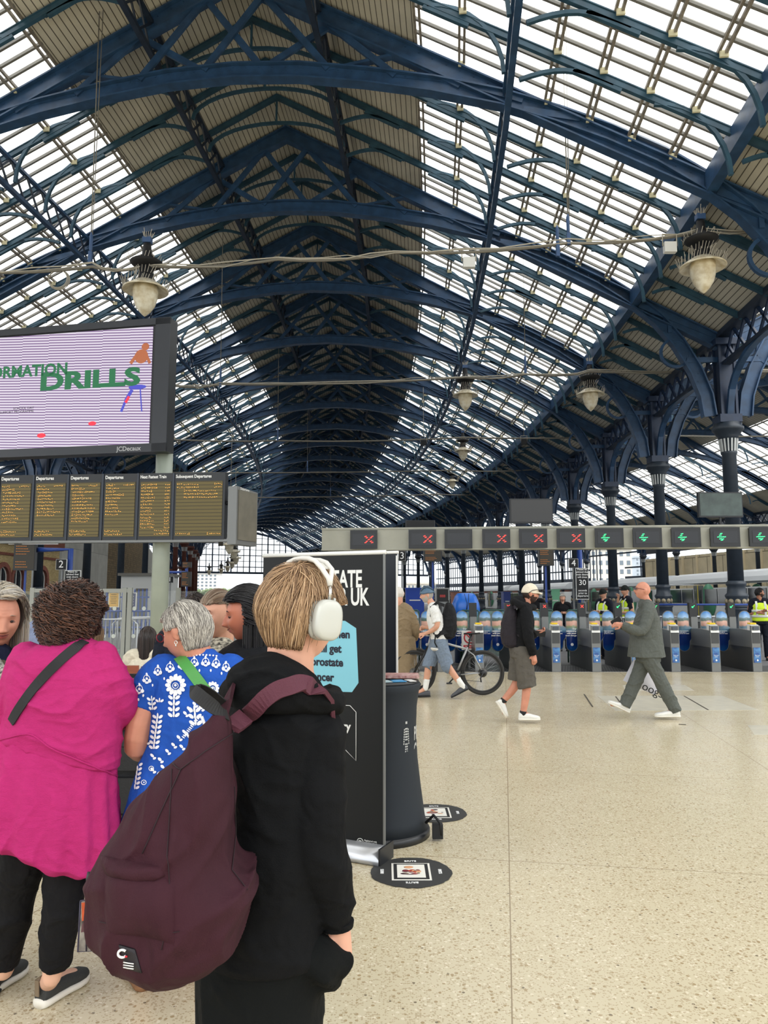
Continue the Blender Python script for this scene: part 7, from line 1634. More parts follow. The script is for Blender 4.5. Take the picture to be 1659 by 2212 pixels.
# white printed motifs lying on the cloth
T = bvh([dr]); WP = mat('white_print', rgb(226, 230, 236), .75)
pm = MB()
def dot(px, py, rx, ry, rot=0, ring=False):
    n_ = 10; out = []
    for k in range(n_):
        q = 2*PI*k/n_; x, y = rx*math.cos(q), ry*math.sin(q); c_, s_ = math.cos(rot), math.sin(rot); p, n = hit(T, px+x*c_-y*s_, py+x*s_+y*c_, .0035)
        if p is None: return
        out.append(p)
    if max((out[i]-out[0]).length for i in range(n_)) > .12: return
    if ring: pm.tube(out+out[:1], .0016, 4, cap=False)
    else: pm.add(out, [tuple(range(n_-1, -1, -1))])
def motif_flower(cx, cy, k=1.0):
    for i in range(12): q = 2*PI*i/12; dot(cx+13*k*math.cos(q), cy+13*k*math.sin(q)*1.05, 5*k, 3.6*k, q)
    dot(cx, cy, 9*k, 9*k, 0, True); dot(cx, cy+1, 5*k, 5*k, 0, True); dot(cx, cy, 2.4*k, 2.4*k)
def motif_stem(cx, cy, n_, k=1.0, lean=0.0):
    for i in range(n_): y = cy+i*11*k; x = cx+lean*i*11*k; dot(x, y, 1.8*k, 6.5*k); dot(x-6.5*k, y+2*k, 5.4*k, 3.1*k, .7); dot(x+6.5*k, y+2*k, 5.4*k, 3.1*k, -.7)
def motif_scroll(cx, cy, k=1.0, rot=0): dot(cx, cy, 8*k, 9*k, rot, True); dot(cx-7*k, cy+5*k, 4.2*k, 5*k, rot-.5); dot(cx+7*k, cy+5*k, 4.2*k, 5*k, rot+.5); dot(cx, cy-10*k, 2.6*k, 4.5*k, rot); dot(cx, cy+10*k, 5*k, 2.8*k, rot); dot(cx, cy, 3*k, 3.6*k, rot)
for i, (x, y) in enumerate(((302, 1488), (318, 1466), (342, 1449), (368, 1442), (394, 1437), (420, 1431), (444, 1430), (466, 1433), (488, 1441), (505, 1452))): motif_scroll(x, y, .86, -.4+i*.09)
for x in range(404, 470, 7): dot(x, 1416-((x-437)/22)**2*-1.2, 2, 2)
for x, y in ((330, 1480), (356, 1466), (382, 1459), (407, 1455), (431, 1449), (455, 1449), (478, 1455), (497, 1466), (310, 1502), (290, 1502), (300, 1511)): dot(x, y, 1.8, 3.2)
motif_flower(380, 1480, 1.25); motif_stem(377, 1504, 4, 1.15, -.02); motif_flower(459, 1487, .8); motif_stem(462, 1500, 2, .9); motif_stem(327, 1508, 3, .9, .2); motif_stem(346, 1512, 1, .8); motif_stem(342, 1546, 7, 1.0, -.12); motif_stem(300, 1650, 6, .9, -.14); motif_stem(420, 1530, 3, 1.3, .1)
for i in range(14): dot(408-i*2.6+22, 1548+i*3.4, 4.2, 1.3, .6); dot(436+i*.9, 1548+i*2.4, 4, 1.3, -.3)
for x, y in ((420, 1520), (408, 1530), (434, 1528), (400, 1540), (398, 1580), (386, 1592), (408, 1590), (375, 1608), (392, 1612), (362, 1622), (346, 1640), (352, 1656), (330, 1662), (318, 1600), (330, 1632)): dot(x, y, 5, 3, .8); dot(x+5, y+6, 4, 2.6, -.5)
for x, y in ((328, 1660), (346, 1672), (312, 1690), (330, 1700)): dot(x, y, 5, 5, .78, True); dot(x, y, 1.6, 1.6)
pm.sm = [False]*len(pm.f); loc_build(pm, 'floral_print', WP, tU)
GRS = mat('green_strap', rgb(66, 140, 62), .5)
band(bvh([dr, bodyU]), [(388, 1422), (404, 1440), (424, 1466), (446, 1494), (462, 1512)], .044, GRS, 'green_bag_strap', tU)
GH = [hmat('grey_dark', rgb(120, 114, 108)), hmat('grey_mid', rgb(172, 166, 158)), hmat('grey_light', rgb(212, 206, 196)), hmat('grey_light2', rgb(190, 184, 174))]
gm = lambda d: (d[:, 2] > -.02-.62*np.clip(d[:, 1]+.05, 0, 1)) & ((d[:, 1] > -.28) | (d[:, 2] > .52)) & ~((np.abs(d[:, 0]) > .8) & (d[:, 2] < .12) & (d[:, 1] < .25))
hair(H, tU, GH, n=6500, length=.085, lift=.018, thick=.0010, mask=gm, K=9, seed=8, spread=.20, crown=(0, .0, 1), swirl=.3, capoff=.010, flip=.012, back=.5)
H.features(tU, IRB, mat('brow_grey', rgb(150, 140, 130), .7), 'open')
m = MB(); m.tube([H.w1((-.035, -.108, .012)), H.w1((-.06, -.085, .018)), H.w1((-.079, -.03, .014)), H.w1((-.083, .02, .006))], .0022, 6)
for sg in (-1, 1): m.tube([H.w1((sg*.033+.021*math.cos(q), -.107, .006+.017*math.sin(q))) for q in [PI*k/8 for k in range(17)]], .0022, 5, cap=False)
loc_build(m, 'glasses', mat('glasses_red', rgb(140, 30, 50), .3), tU)
for sg in (-1, 1): m = MB(); c = H.w1((sg*.086, .010, -.040)); m.tube([c+H.R @ V((0, .007*math.sin(q), .007*math.cos(q))) for q in [PI*k/6 for k in range(13)]], .0018, 5, cap=False); m.ell(c+V((0, 0, -.012)), (.004, .004, .004), 8, 6); loc_build(m, 'earring', mat('pearl_silver', rgb(220, 220, 214), .15, .6), tU)
CORK = mat('cork', rgb(140, 100, 66), .8, 0, .3, 80); g1 = ground(312, 2142); g2 = ground(268, 2100)
shoe(tU, V((g1.x, g1.y, 0)), V((g2.x, g2.y+.06, 0)), .10, .062, WHSHOE, CORK, .03, name='sandal'); g1 = ground(440, 2110); shoe(tU, V((g1.x, g1.y, 0)), V((g1.x-.04, g1.y+.24, 0)), .10, .06, WHSHOE, CORK, .03, name='sandal')
# ---- elderly woman at the left edge, looking down
D = 3.3; A = lambda x, y, dy=0: at(x, y, D+dy)
tE = empty('person', V((A(-40, 1290).x, D+.1, 0)), label='elderly woman with grey bob at the left edge, looking down, in olive coat', cat='person')
H = Head(A(0, 1336), -54, pitch=-13, k=1.06, female=True, old=1.0)
m = MB(); H.mesh(m, 110, 90, ears=False); H.neck(m, A(-28, 1425, .05), .06); sil(m, [prow(1418, -60, 10, D, .06), prow(1450, -110, 20, D, .1), prow(1560, -105, 15, D, .13), prow(1750, -100, 10, D, .14)])
limb(m, [A(-10, 1450), A(2, 1480), A(10, 1600, -.02), A(45, 1590, .1)], [.055, .052, .045, .03]); hand(m, A(45, 1590, .1), V((.9, .2, 0)), V((0, 0, 1)), 1, .6)
limb(m, [A(-90, 1450), A(-110, 1480), A(-115, 1600), A(-70, 1600, -.2)], [.055, .052, .045, .03]); hand(m, A(-70, 1600, -.2), V((.9, -.2, 0)), V((0, 0, 1)), -1, .6)
for x in (-70, -20): limb(m, [A(x, 1700), A(x, 1880), V((A(x, 2050).x, D, .08))], [.09, .06, .04])
fuse(m, 'body', [SKINR, LIPS], tE, .0042, 1, colorer=H.lipcol()); H.features(tE, IRB, mat('brow_pale', rgb(170, 140, 122), .7), 'down')
OLIV = cloth('olive_coat', rgb(86, 84, 68), .15, 9); NVJ = cloth('navy_jumper', rgb(28, 34, 58), .1, 20)
m = MB(); sil(m, [prow(1393, -50, 8, D, .075), prow(1402, -70, 18, D, .1), prow(1430, -100, 24, D, .13), prow(1500, -105, 20, D, .15)]); fuse(m, 'jumper', NVJ, tE, .008, 3)
m = MB(); sil(m, [prow(1432, -118, 16, D-.04, .12), prow(1500, -118, 22, D-.04, .18), prow(1640, -118, 20, D-.04, .19), prow(1700, -120, 20, D-.04, .2)]); limb(m, [A(-6, 1450, -.05), A(10, 1490, -.08), A(14, 1590, -.08), A(34, 1592, .06)], [.06, .062, .058, .05], r1=False); fuse(m, 'coat', OLIV, tE, .008, 3, wr=.007, wscale=14)
m = MB(); limb(m, [A(-24, 1418, -.12), A(-6, 1450, -.22), A(12, 1500, -.24), A(8, 1560, -.24)], [.03, .036, .036, .03]); fuse(m, 'scarf', mat('speckled_scarf', rgb(214, 212, 200), .8, 0, 0, 90, col2=rgb(70, 74, 72)), tE, .007, 2, wr=.005, wscale=15)
m = MB(); sil(m, [prow(1660, -115, 20, D, .15), prow(1740, -110, 20, D, .15)])
for x in (-75, -15): limb(m, [A(x, 1700), A(x, 1880), V((A(x, 2050).x, D, .08))], [.1, .085, .07], r1=False)
fuse(m, 'trousers', TRB, tE, .01, 2)
for x in (-75, -15): p = V((A(x, 2000).x, D, 0)); shoe(tE, p+V((0, .08, 0)), p+V((.06, -.17, 0)), .1, .08, BLKM, BLKM)
em = lambda d: (d[:, 2] > -.35) & ((d[:, 1] > -.25) | (d[:, 2] > .74))
es = lambda d: ((d[:, 1] < -.22) & (d[:, 2] < .70)) | (d[:, 2] < -.62)
hair(H, tE, [GH[1], GH[2], hmat('ash_blonde', rgb(206, 192, 168))], n=5200, length=.24, lift=.028, thick=.0011, mask=em, K=14, seed=12, fall=-.15, spread=.06, part=-.25, crown=(0, -.1, 1), capoff=.014, flip=.02, stop=es, back=.5)
# ---- smiling black-haired woman
D = 3.35; A = lambda x, y, dy=0: at(x, y, D+dy)
tK = empty('person', V((A(545, 1290).x, D+.05, 0)), label='smiling woman with long black hair and black jacket, in profile facing left', cat='person')
H = Head(A(537, 1331), 190, pitch=-8, k=1.0, female=True, smile=1.0)
m = MB(); H.mesh(m, 110, 90, ears=False); H.neck(m, A(550, 1415, .03), .055); sil(m, [prow(1410, 520, 580, D, .06), prow(1440, 470, 640, D, .1), prow(1560, 475, 635, D, .12), prow(1750, 480, 630, D, .14)])
for sg, x in ((1, 478), (-1, 632)): limb(m, [A(x+sg*18, 1442), A(x, 1470), A(x-sg*8, 1590), A(x+sg*30, 1600, -.2)], [.055, .052, .045, .03]); hand(m, A(x+sg*30, 1600, -.2), V((sg*.5, -.8, 0)), V((0, 0, 1)), sg, .6)
for x in (520, 590): limb(m, [A(x, 1700), A(x, 1880), V((A(x, 2050).x, D, .08))], [.09, .06, .04])
TAN = mat('skin_bronzed', rgb(190, 116, 90), .42, 0, .08, 14, spec=.4)
fuse(m, 'body', [TAN, LIPS], tK, .0042, 1, colorer=H.lipcol()); H.features(tK, IRB, mat('brow_black', rgb(36, 26, 24), .7), 'down')
BJ = cloth('black_wool_jacket', rgb(22, 23, 27), .2, 12)
m = MB(); sil(m, [prow(1392, 500, 585, D, .085), prow(1404, 478, 610, D, .12), prow(1430, 462, 640, D, .15), prow(1500, 455, 650, D, .17), prow(1650, 460, 645, D, .18), prow(1800, 460, 640, D, .18)])
for sg, x in ((1, 474), (-1, 636)): limb(m, [A(x+sg*20, 1436), A(x, 1470), A(x-sg*6, 1590), A(x+sg*28, 1600, -.17)], [.075, .072, .065, .052], r1=False)
fuse(m, 'jacket', BJ, tK, .008, 3, wr=.007, wscale=14)
m = MB()
for x in (520, 590): limb(m, [A(x, 1720), A(x, 1880), V((A(x, 2050).x, D, .1))], [.1, .08, .065], r1=False)
fuse(m, 'trousers', TRB, tK, .01, 2)
for x in (520, 590): p = V((A(x, 2000).x, D, 0)); shoe(tK, p+V((.08, 0, 0)), p+V((-.16, -.03, 0)), .1, .08, BLKM, BLKM)
km = lambda d: ((d[:, 1] > -.22) | (d[:, 2] > .55)) & (d[:, 2] > -.5)
BH = [hmat('hair_jet', rgb(16, 15, 18), .3), hmat('hair_jet2', rgb(26, 24, 28), .3)]
hair(H, tK, BH, n=5200, length=.34, lift=.022, thick=.0012, mask=km, K=16, seed=21, fall=-.3, spread=.03, crown=(0, -.35, .95), capoff=.014, back=1.3, stop=lambda d: (d[:, 1] < -.26) & (d[:, 2] < .52))
# ---- woman with hair pulled back, behind
D = 3.62; A = lambda x, y, dy=0: at(x, y, D+dy)
tW = empty('person', V((A(465, 1290).x, D+.05, 0)), label='woman with brown hair pulled back and black-and-white top, behind the grey-haired woman', cat='person')
H = Head(A(471, 1328), 236, pitch=-8, k=1.03, female=True, smile=.6, old=.3)
m = MB(); H.mesh(m, 100, 80); H.neck(m, A(476, 1408, .02), .055); sil(m, [prow(1400, 445, 505, D, .06), prow(1425, 405, 545, D, .1), prow(1540, 410, 540, D, .12), prow(1720, 410, 540, D, .14)])
for sg, x in ((1, 408), (-1, 540)): limb(m, [A(x+sg*16, 1430), A(x, 1460), A(x-sg*6, 1570), A(x+sg*40, 1570, -.15)], [.052, .05, .042, .03]); hand(m, A(x+sg*40, 1570, -.15), V((sg*.6, -.6, 0)), V((0, 0, 1)), sg, .6)
for x in (450, 500): limb(m, [A(x, 1680), A(x, 1850), V((A(x, 2000).x, D, .08))], [.085, .06, .04])
fuse(m, 'body', [SKIN, LIPS], tW, .0048, 1, colorer=H.lipcol()); H.features(tW, IRB, mat('brow_brown', rgb(100, 70, 56), .7), 'open')
m = MB(); sil(m, [prow(1384, 448, 502, D, .075), prow(1396, 425, 520, D, .1), prow(1420, 400, 548, D, .13), prow(1520, 402, 545, D, .15), prow(1680, 402, 545, D, .16)])
for sg, x in ((1, 408), (-1, 540)): limb(m, [A(x+sg*18, 1428), A(x, 1460), A(x-sg*6, 1570), A(x+sg*36, 1570, -.12)], [.068, .064, .056, .045], r1=False)
fuse(m, 'patterned_top', mat('black_white_weave', rgb(206, 200, 180), .8, 0, 0, 55, col2=rgb(36, 34, 32), stretch=(1, 1, 2.2)), tW, .008, 3, wr=.004)
m = MB(); sil(m, [prow(1640, 410, 540, D, .14), prow(1700, 410, 540, D, .15)])
for x in (448, 502): limb(m, [A(x, 1690), A(x, 1850), V((A(x, 2000).x, D, .1))], [.095, .08, .065], r1=False)
fuse(m, 'trousers', TRB, tW, .01, 2)
for x in (448, 502): p = V((A(x, 1960).x, D, 0)); shoe(tW, p+V((.05, .06, 0)), p+V((-.08, -.16, 0)), .1, .08, BLKM, BLKM)
hair(H, tW, [hmat('hair_brown_grey', rgb(122, 98, 78), .35), hmat('hair_brown2', rgb(96, 76, 60), .35), hmat('hair_greybrown', rgb(150, 134, 116), .35)], n=4200, length=.20, lift=.008, thick=.0010, mask=lambda d: ((d[:, 1] > -.1) | (d[:, 2] > .48)) & (d[:, 2] > -.35), K=12, seed=31, crown=(0, -.75, .6), kfun=lambda c, t: np.array([0, 1.0, -.25])[None, :]*np.ones((len(c), 1)), spread=.02, capoff=.006)
m = MB(); m.ell(H.w1((0, .125, -.01)), (.035, .03, .035), 14, 10); loc_build(m, 'hair_bun', hmat('hair_brown2', rgb(96, 76, 60), .35), tW)
# ---- seated people and others behind the bench
def sitter(label, px, ytop, Y, yaw, topm, hairm, hlen, curl=0, fall=-.2, arm=None, k=.98, slen=1.0, lift=.015):
    h = at(px, ytop, Y).z; g = V((at(px, 1290, Y).x, Y, 0)); ya = math.radians(yaw); f = V((math.cos(ya), math.sin(ya), 0)); l = V((-math.sin(ya), math.cos(ya), 0)); z = lambda q: V((0, 0, h-1.28+q))
    H = Head(g+z(1.15)+f*.03, yaw, -15, k=k, female=True)
    J = dict(nb=g+z(1.0), chest=g+z(.82), pel=g+z(.55), shN=g+z(.95)-l*.17, shF=g+z(.95)+l*.17, elN=g+z(.68)-l*.2+f*.05, elF=g+z(.68)+l*.2+f*.05, wrN=g+z(.62)-l*.08+f*.28, wrF=g+z(.62)+l*.08+f*.28, hiN=g+z(.50)-l*.09+f*.04, hiF=g+z(.50)+l*.09+f*.04, knN=g+z(.50)-l*.1+f*.46, knF=g+z(.50)+l*.1+f*.46, anN=V((*(g-l*.1+f*.5).xy, .09)), anF=V((*(g+l*.1+f*.5).xy, .09)))
    hd = {q: ((J['wr'+q]-J['el'+q]), V((0, 0, 1)), 1 if q == 'N' else -1, .6) for q in 'NF'}
    t = figure(label, g, yaw, J, H, SKIN, topm, TRB, hands=hd, vox=.008, sleeve=slen, lipson=False)
    hair(H, t, hairm, n=1500, length=hlen, lift=lift, K=14, thick=.0026, fall=fall, curl=curl, curlf=12, spread=.08, mask=lambda d: (d[:, 2] > -.45) & ((d[:, 1] > -.25) | (d[:, 2] > .5)), capoff=.012, back=.6, stop=lambda d: (d[:, 1] < -.3) & (d[:, 2] < .5))
    for sg in (-1, 1): p = g+l*.1*sg+f*.42; shoe(t, V((p.x, p.y, 0)), V((*(p+f*.26).xy, 0)), .1, .1, WHSHOE, WHSOLE)
    return t
DKB = [hmat('hair_verydark', rgb(34, 26, 24), .32), hmat('hair_darkb', rgb(54, 40, 36), .32)]
sitter('seated woman with very long dark hair and cream top, on the bench, back turned', 320, 1353, 7.85, 92, cloth('cream_jumper', rgb(226, 218, 196)), DKB, .56)
sitter('seated person with shoulder-length light brown hair and navy coat beside the pink woman', 205, 1350, 7.9, 80, NVJ, [hmat('hair_lightbrown', rgb(124, 96, 68)), hmat('hair_lightbrown2', rgb(96, 72, 52))], .22)
sitter('seated person with greying curly hair behind the pink shoulder', 84, 1352, 7.3, 100, NVJ, [CURL[1], GH[0]], .14, curl=.012, fall=0, lift=.03)
D = 5.3; A = lambda x, y, dy=0: at(x, y, D+dy); H = Head(A(125, 1318), 100, pitch=-25)
J = dict(nb=A(120, 1345), chest=A(125, 1385), pel=A(130, 1450), shN=A(150, 1355), elN=A(160, 1400), wrN=A(150, 1440, .15), shF=A(92, 1350), elF=A(54, 1372, .0), wrF=A(62, 1418, .05), hiN=A(145, 1465), knN=A(145, 1590), anN=A(145, 1740), hiF=A(115, 1465), knF=A(115, 1590), anF=A(115, 1740), toeN=A(145, 1765, .15), toeF=A(115, 1765, .15))
figure('person in blue-grey tee shirt leaning on one bare arm, behind the curly-haired woman', V((A(125, 1290).x, D, 0)), 95, J, H, SKIN2, cloth('heather_tee', rgb(120, 130, 158), .1, 60), TRB, sleeve=.42, hands=dict(N=(V((0, .5, -.8)), V((0, -1, 0)), 1, .5), F=(V((.2, .3, -1)), V((0, -1, 0)), -1, .5)), vox=.008)
for p in (A(145, 1770), A(115, 1770)): shoe(bpy.data.objects['person'] if False else COL.objects[[o.name for o in COL.objects if o.get('label', '').startswith('person in blue-grey tee')][0]], V((p.x, D, 0)), V((p.x, D+.26, 0)), .1, .09, BLKM, BLKM)
stander('person with dark hair seen just above the grey-haired woman', 420, 1284, 5.2, 85, NAVY, NAVY, SKIN, False, None, DKB, .05, 'down')
# ================= THE BOY WITH HEADPHONES =================
D = 1.9; A = lambda x, y, dy=0: at(x, y, D+dy)
tY = empty('person', V((A(590, 1290).x, D+.1, 0)), label='blond boy in black hoodie with white headphones, nearest figure, seen from behind', cat='person')
H = Head(A(650, 1327), 42, pitch=-6, roll=0, k=1.0)
BOYSK = mat('skin_boy', rgb(222, 168, 144), .48, 0, .06, 14, spec=.35)
m = MB(); H.mesh(m, 90, 72); H.neck(m, A(632, 1490, .02), .060)
sil(m, [prow(1490, 560, 700, D, .08), prow(1540, 530, 700, D, .11), prow(1700, 540, 690, D, .12), prow(1850, 535, 680, D, .12), prow(2020, 490, 670, D, .13)])
limb(m, [A(640, 1550), A(672, 1570, -.03), A(690, 1820, -.06), A(728, 1992, -.03)], [.055, .052, .045, .030]); hand(m, A(729, 1998, -.03), V((.08, .12, -1)), V((.75, -.65, .1)), 1, .8, .95)
limb(m, [A(560, 1550, .05), A(535, 1580, .1), A(520, 1820, .2), A(600, 1960, .35)], [.055, .052, .045, .030]); hand(m, A(600, 1960, .35), V((.8, .3, -.5)), V((0, 1, 0)), -1, .6, .95)
LG0, LG1 = V((A(508, 2100).x, D, 0)), V((A(612, 2100).x, D, 0))
for g in (LG0, LG1): limb(m, [g+V((0, 0, .85)), g+V((0, 0, .48)), g+V((0, 0, .09))], [.085, .055, .04]); limb(m, [g+V((0, 0, .09)), g+V((.05, .06, .05)), g+V((.1, .13, .04))], [.036, .032, .026])
fuse(m, 'body', [BOYSK, LIPS], tY, .0048, 2, colorer=H.lipcol())
BHD = mat('black_fleece', rgb(17, 18, 20), .9, 0, .15, 14, bump=.25, bscale=300, spec=.15, crumple=.7, cscale=8, stretch=(1, 1, 1.2))
m = MB(); sil(m, [prow(1488, 585, 690, D, .09), prow(1512, 535, 712, D, .12), prow(1545, 505, 722, D, .145), prow(1600, 495, 728, D, .155), prow(1700, 500, 722, D, .16), prow(1800, 505, 712, D, .16), prow(1900, 495, 705, D, .165), prow(1990, 470, 705, D, .17), prow(2045, 452, 704, D, .168)], pw=2.3)
limb(m, [A(630, 1540), A(672, 1578, -.04), A(684, 1700, -.08), A(690, 1830, -.09), A(718, 1940, -.05), A(729, 1992, -.03)], [.085, .078, .074, .066, .054, .040], n=20, r1=False)
limb(m, [A(560, 1550, .05), A(540, 1580, .1), A(525, 1820, .2), A(590, 1950, .33)], [.08, .075, .065, .045], r1=False)
hd = fuse(m, 'hoodie', BHD, tY, .006, 3, wr=.010, wscale=13, fdir=(.5, .1, .8))
m = MB(); limb(m, [A(729, 1990, -.03), A(730, 2004, -.03)], [.040, .037], 16, False, False); loc_build(m, 'cuff', BHD, tY)
# hood: rolled collar round the neck and the hood bag behind
m = MB()
def hp(x, y, dy): return A(x, y, dy)
limb(m, [hp(705, 1505, .10), hp(722, 1512, .0), hp(702, 1512, -.075), hp(655, 1482, -.11), hp(600, 1458, -.11), hp(548, 1458, -.06), hp(528, 1490, .05)], [.035, .034, .032, .034, .040, .048, .040], 16)
limb(m, [hp(694, 1496, .0), hp(672, 1468, -.07), hp(622, 1440, -.09), hp(577, 1428, -.07), hp(556, 1450, .02)], [.018, .022, .025, .028, .025], 14)
m.ell(hp(560, 1478, -.06), (.085, .10, .062), 20, 12); m.ell(hp(520, 1492, -.02), (.055, .09, .045), 20, 12); limb(m, [hp(690, 1520, -.07), hp(610, 1500, -.13), hp(530, 1510, -.12)], [.035, .05, .04], 14)
hoodo = fuse(m, 'hood', BHD, tY, .006, 4, wr=.010, wscale=20, fdir=(.5, .1, .8))
TRY = mat('black_sweatpants', rgb(17, 19, 19), .9, 0, .15, 10, bump=.2, bscale=200, spec=.15, crumple=.7, cscale=7)
m = MB(); sil(m, [prow(2010, 462, 700, D, .15), prow(2080, 438, 702, D, .16), prow(2150, 432, 704, D, .165), prow(2230, 440, 700, D, .16)])
for g, sx in ((LG0, -.0), (LG1, .0)): limb(m, [g+V((0, 0, .86)), g+V((0, 0, .70)), g+V((0, 0, .42)), g+V((0, 0, .08))], [.098, .10, .09, .08], r1=False)
limb(m, [A(640, 2062, -.06), A(690, 2070, -.06), A(732, 2078, -.04)], [.06, .056, .040]); m.ell(A(698, 2092, -.02), (.045, .07, .05), 16, 10)
fuse(m, 'trousers', TRY, tY, .007, 3, wr=.010, wscale=13, fdir=(.5, .1, .8))
for g in (LG0, LG1): shoe(tY, g+V((-.04, -.06, 0)), g+V((.13, .19, 0)), .105, .1, BLKM, WHSOLE)
BL = [hmat('blond_light', rgb(204, 172, 136), .4), hmat('blond_mid', rgb(168, 134, 100), .4), hmat('blond_dark', rgb(126, 98, 74), .4), hmat('blond_mid2', rgb(184, 150, 114), .4)]
ym = lambda d: (d[:, 2] > -.18-.62*np.clip(d[:, 1]+.1, 0, 1)) & ((d[:, 1] > -.30) | (d[:, 2] > .50)) & ~((np.abs(d[:, 0]) > .82) & (d[:, 2] < -.1) & (d[:, 1] < .1))
hair(H, tY, BL, n=9500, length=.16, lift=.018, thick=.0008, mask=ym, K=14, seed=41, spread=.07, crown=(-.15, .35, .93), swirl=.45, capoff=.008, stop=lambda d: ((d[:, 1] < -.34) & (d[:, 2] < .25)) | ((np.abs(d[:, 0]) > .70) & (d[:, 2] < .30) & (d[:, 1] < .32) & (d[:, 1] > -.45)) | (d[:, 2] < -.66))
hair(H, tY, BL, n=1600, length=.09, lift=.022, thick=.0007, mask=lambda d: (d[:, 2] > .62), K=10, seed=42, spread=.25, crown=(-.15, .35, .93), swirl=.3, cap=False, flip=.03, name='loose_hair', stop=lambda d: (d[:, 1] < -.3) & (d[:, 2] < .25))
# headphones
WA = mat('headphone_silver', rgb(192, 193, 186), .32, .15); CUSH = mat('ear_cushion', rgb(172, 170, 160), .9); HB = mat('headband_white', rgb(214, 212, 206), .5)
th_ = empty('headphones', H.w1((0, 0, 0)), label='white over-ear headphones worn by the blond boy', cat='headphones')
for sg in (-1, 1):
    def cup(x0, x1, w, h, e0=.8, n=36):
        out = []
        for xx, f in ((x0, e0), (x0+(x1-x0)*.12, .93), (x0+(x1-x0)*.3, 1), (x0+(x1-x0)*.7, 1), (x0+(x1-x0)*.9, .95), (x1, .82), (x1+.001*(1 if x1 > x0 else -1), .5), (x1+.0012*(1 if x1 > x0 else -1), .1)):
            out.append([H.w1((sg*xx, -.004+w*f*math.copysign(abs(math.cos(q))**.72, math.cos(q)), -.012+h*f*math.copysign(abs(math.sin(q))**.72, math.sin(q)))) for q in [2*PI*k/n for k in range(n)]])
        return out
    m = MB(); m.loft(cup(.074, .092, .040, .050)); loc_build(m, 'ear_cushion', CUSH, th_)
    m = MB(); m.loft(cup(.0925, .121, .040, .050, .92)); loc_build(m, 'ear_cup', WA, th_)
    m = MB(); m.tube([H.w1((sg*.106, -.004, .036)), H.w1((sg*.108, -.004, .055)), H.w1((sg*.104, -.004, .074))], .0045, 10); loc_build(m, 'steel_stem', mat('chrome_stem', rgb(200, 198, 194), .12, .9), th_)
    m = MB(); m.tube([H.w1((sg*.105, -.018, .038)), H.w1((sg*.1055, -.022, .038))], .006, 10); loc_build(m, 'button', WA, th_)
arcp = [(.104, .072), (.100, .090), (.086, .114), (.058, .133), (.03, .140)]
for yy in (-.022, .014):
    m = MB(); P_ = [(x, -.004+(yy+.004)*min(1, (.104-x)/.02), z) for x, z in arcp] + [(0, yy, .142)] + [(-x, -.004+(yy+.004)*min(1, (.104-x)/.02), z) for x, z in arcp[::-1]]
    m.tube([H.w1(p) for p in P_], .0062, 10); loc_build(m, 'headband', HB, th_)
m = MB(); rings = [[H.w1((x, y, z-.004)) for y, z in ((-.020, z0), (.012, z0), (.012, z0-.003), (-.020, z0-.003))] for x, z0 in ((-.075, .122), (-.05, .136), (-.02, .141), (.02, .141), (.05, .136), (.075, .122))]; m.loft(rings, True, False); loc_build(m, 'mesh_canopy', mat('mesh_fabric', rgb(206, 204, 196), .8), th_)
# backpack
MAR = mat('maroon_canvas', rgb(58, 27, 37), .8, 0, .14, 9, bump=.25, bscale=350, spec=.22, crumple=1.0, cscale=7, stretch=(1.3, 1, .7))
tk = empty('backpack', A(380, 2110, -.25), label='large maroon backpack hanging from the blond boy\'s shoulders', cat='backpack'); BD = 1.66
rw = [(1538, 466, 500, .04), (1560, 448, 505, .06), (1600, 420, 507, .08), (1640, 368, 508, .10), (1680, 330, 509, .115), (1732, 289, 510, .13), (1790, 254, 512, .14), (1833, 225, 516, .145), (1868, 207, 530, .148), (1895, 203, 550, .15), (1922, 200, 566, .15), (1945, 199, 556, .15), (1980, 199, 538, .15), (2012, 205, 526, .145), (2050, 230, 508, .13), (2080, 272, 475, .10), (2100, 320, 430, .07)]
m = MB(); sil(m, [prow(y, l, r, BD, q) for y, l, r, q in rw], n=48, pw=2.5)
pk = fuse(m, 'main_bag', MAR, tk, .006, 3, wr=.018, wscale=13, fdir=(.85, .1, -.42))
T = bvh([pk])
def surfgrid(poly_fn, nu, nv, off0, bulge, name, material, parent):
    """padded panel lying on the bag"""
    top, bot = [], []
    for i in range(nu+1):
        for j in range(nv+1):
            x, y = poly_fn(i/nu, j/nv); p, n = hit(T, x, y, 0)
            if p is None: p, n = (top[-1] if top else at(x, y, BD-.14)), V((0, -1, 0))
            e_ = min(1, 5*min(i/nu, 1-i/nu))**.5*min(1, 5*min(j/nv, 1-j/nv))**.5
            top.append(p+n*(off0*e_+bulge*math.sin(PI*i/nu)*math.sin(PI*j/nv))); bot.append(p-n*.006)
    m = MB(); k = nv+1; F_ = [(i*k+j, i*k+j+1, (i+1)*k+j+1, (i+1)*k+j) for i in range(nu) for j in range(nv)]; N = len(top)
    m.add(top+bot, F_+[tuple(q+N for q in f[::-1]) for f in F_], 0, True); return loc_build(m, name, material, parent)
surfgrid(lambda u, v: (226+u*150+v*0+6*math.sin(3*u), 1868+v*150+(u*40-10*math.sin(PI*u))*(1-v*.4)), 14, 14, .008, .022, 'front_pocket', MAR, tk)
surfgrid(lambda u, v: (215+u*130+v*12, 1846+v*46+u*26*(1-v)+18*math.sin(PI*u)*v), 12, 8, .012, .012, 'pocket_flap', MAR, tk)
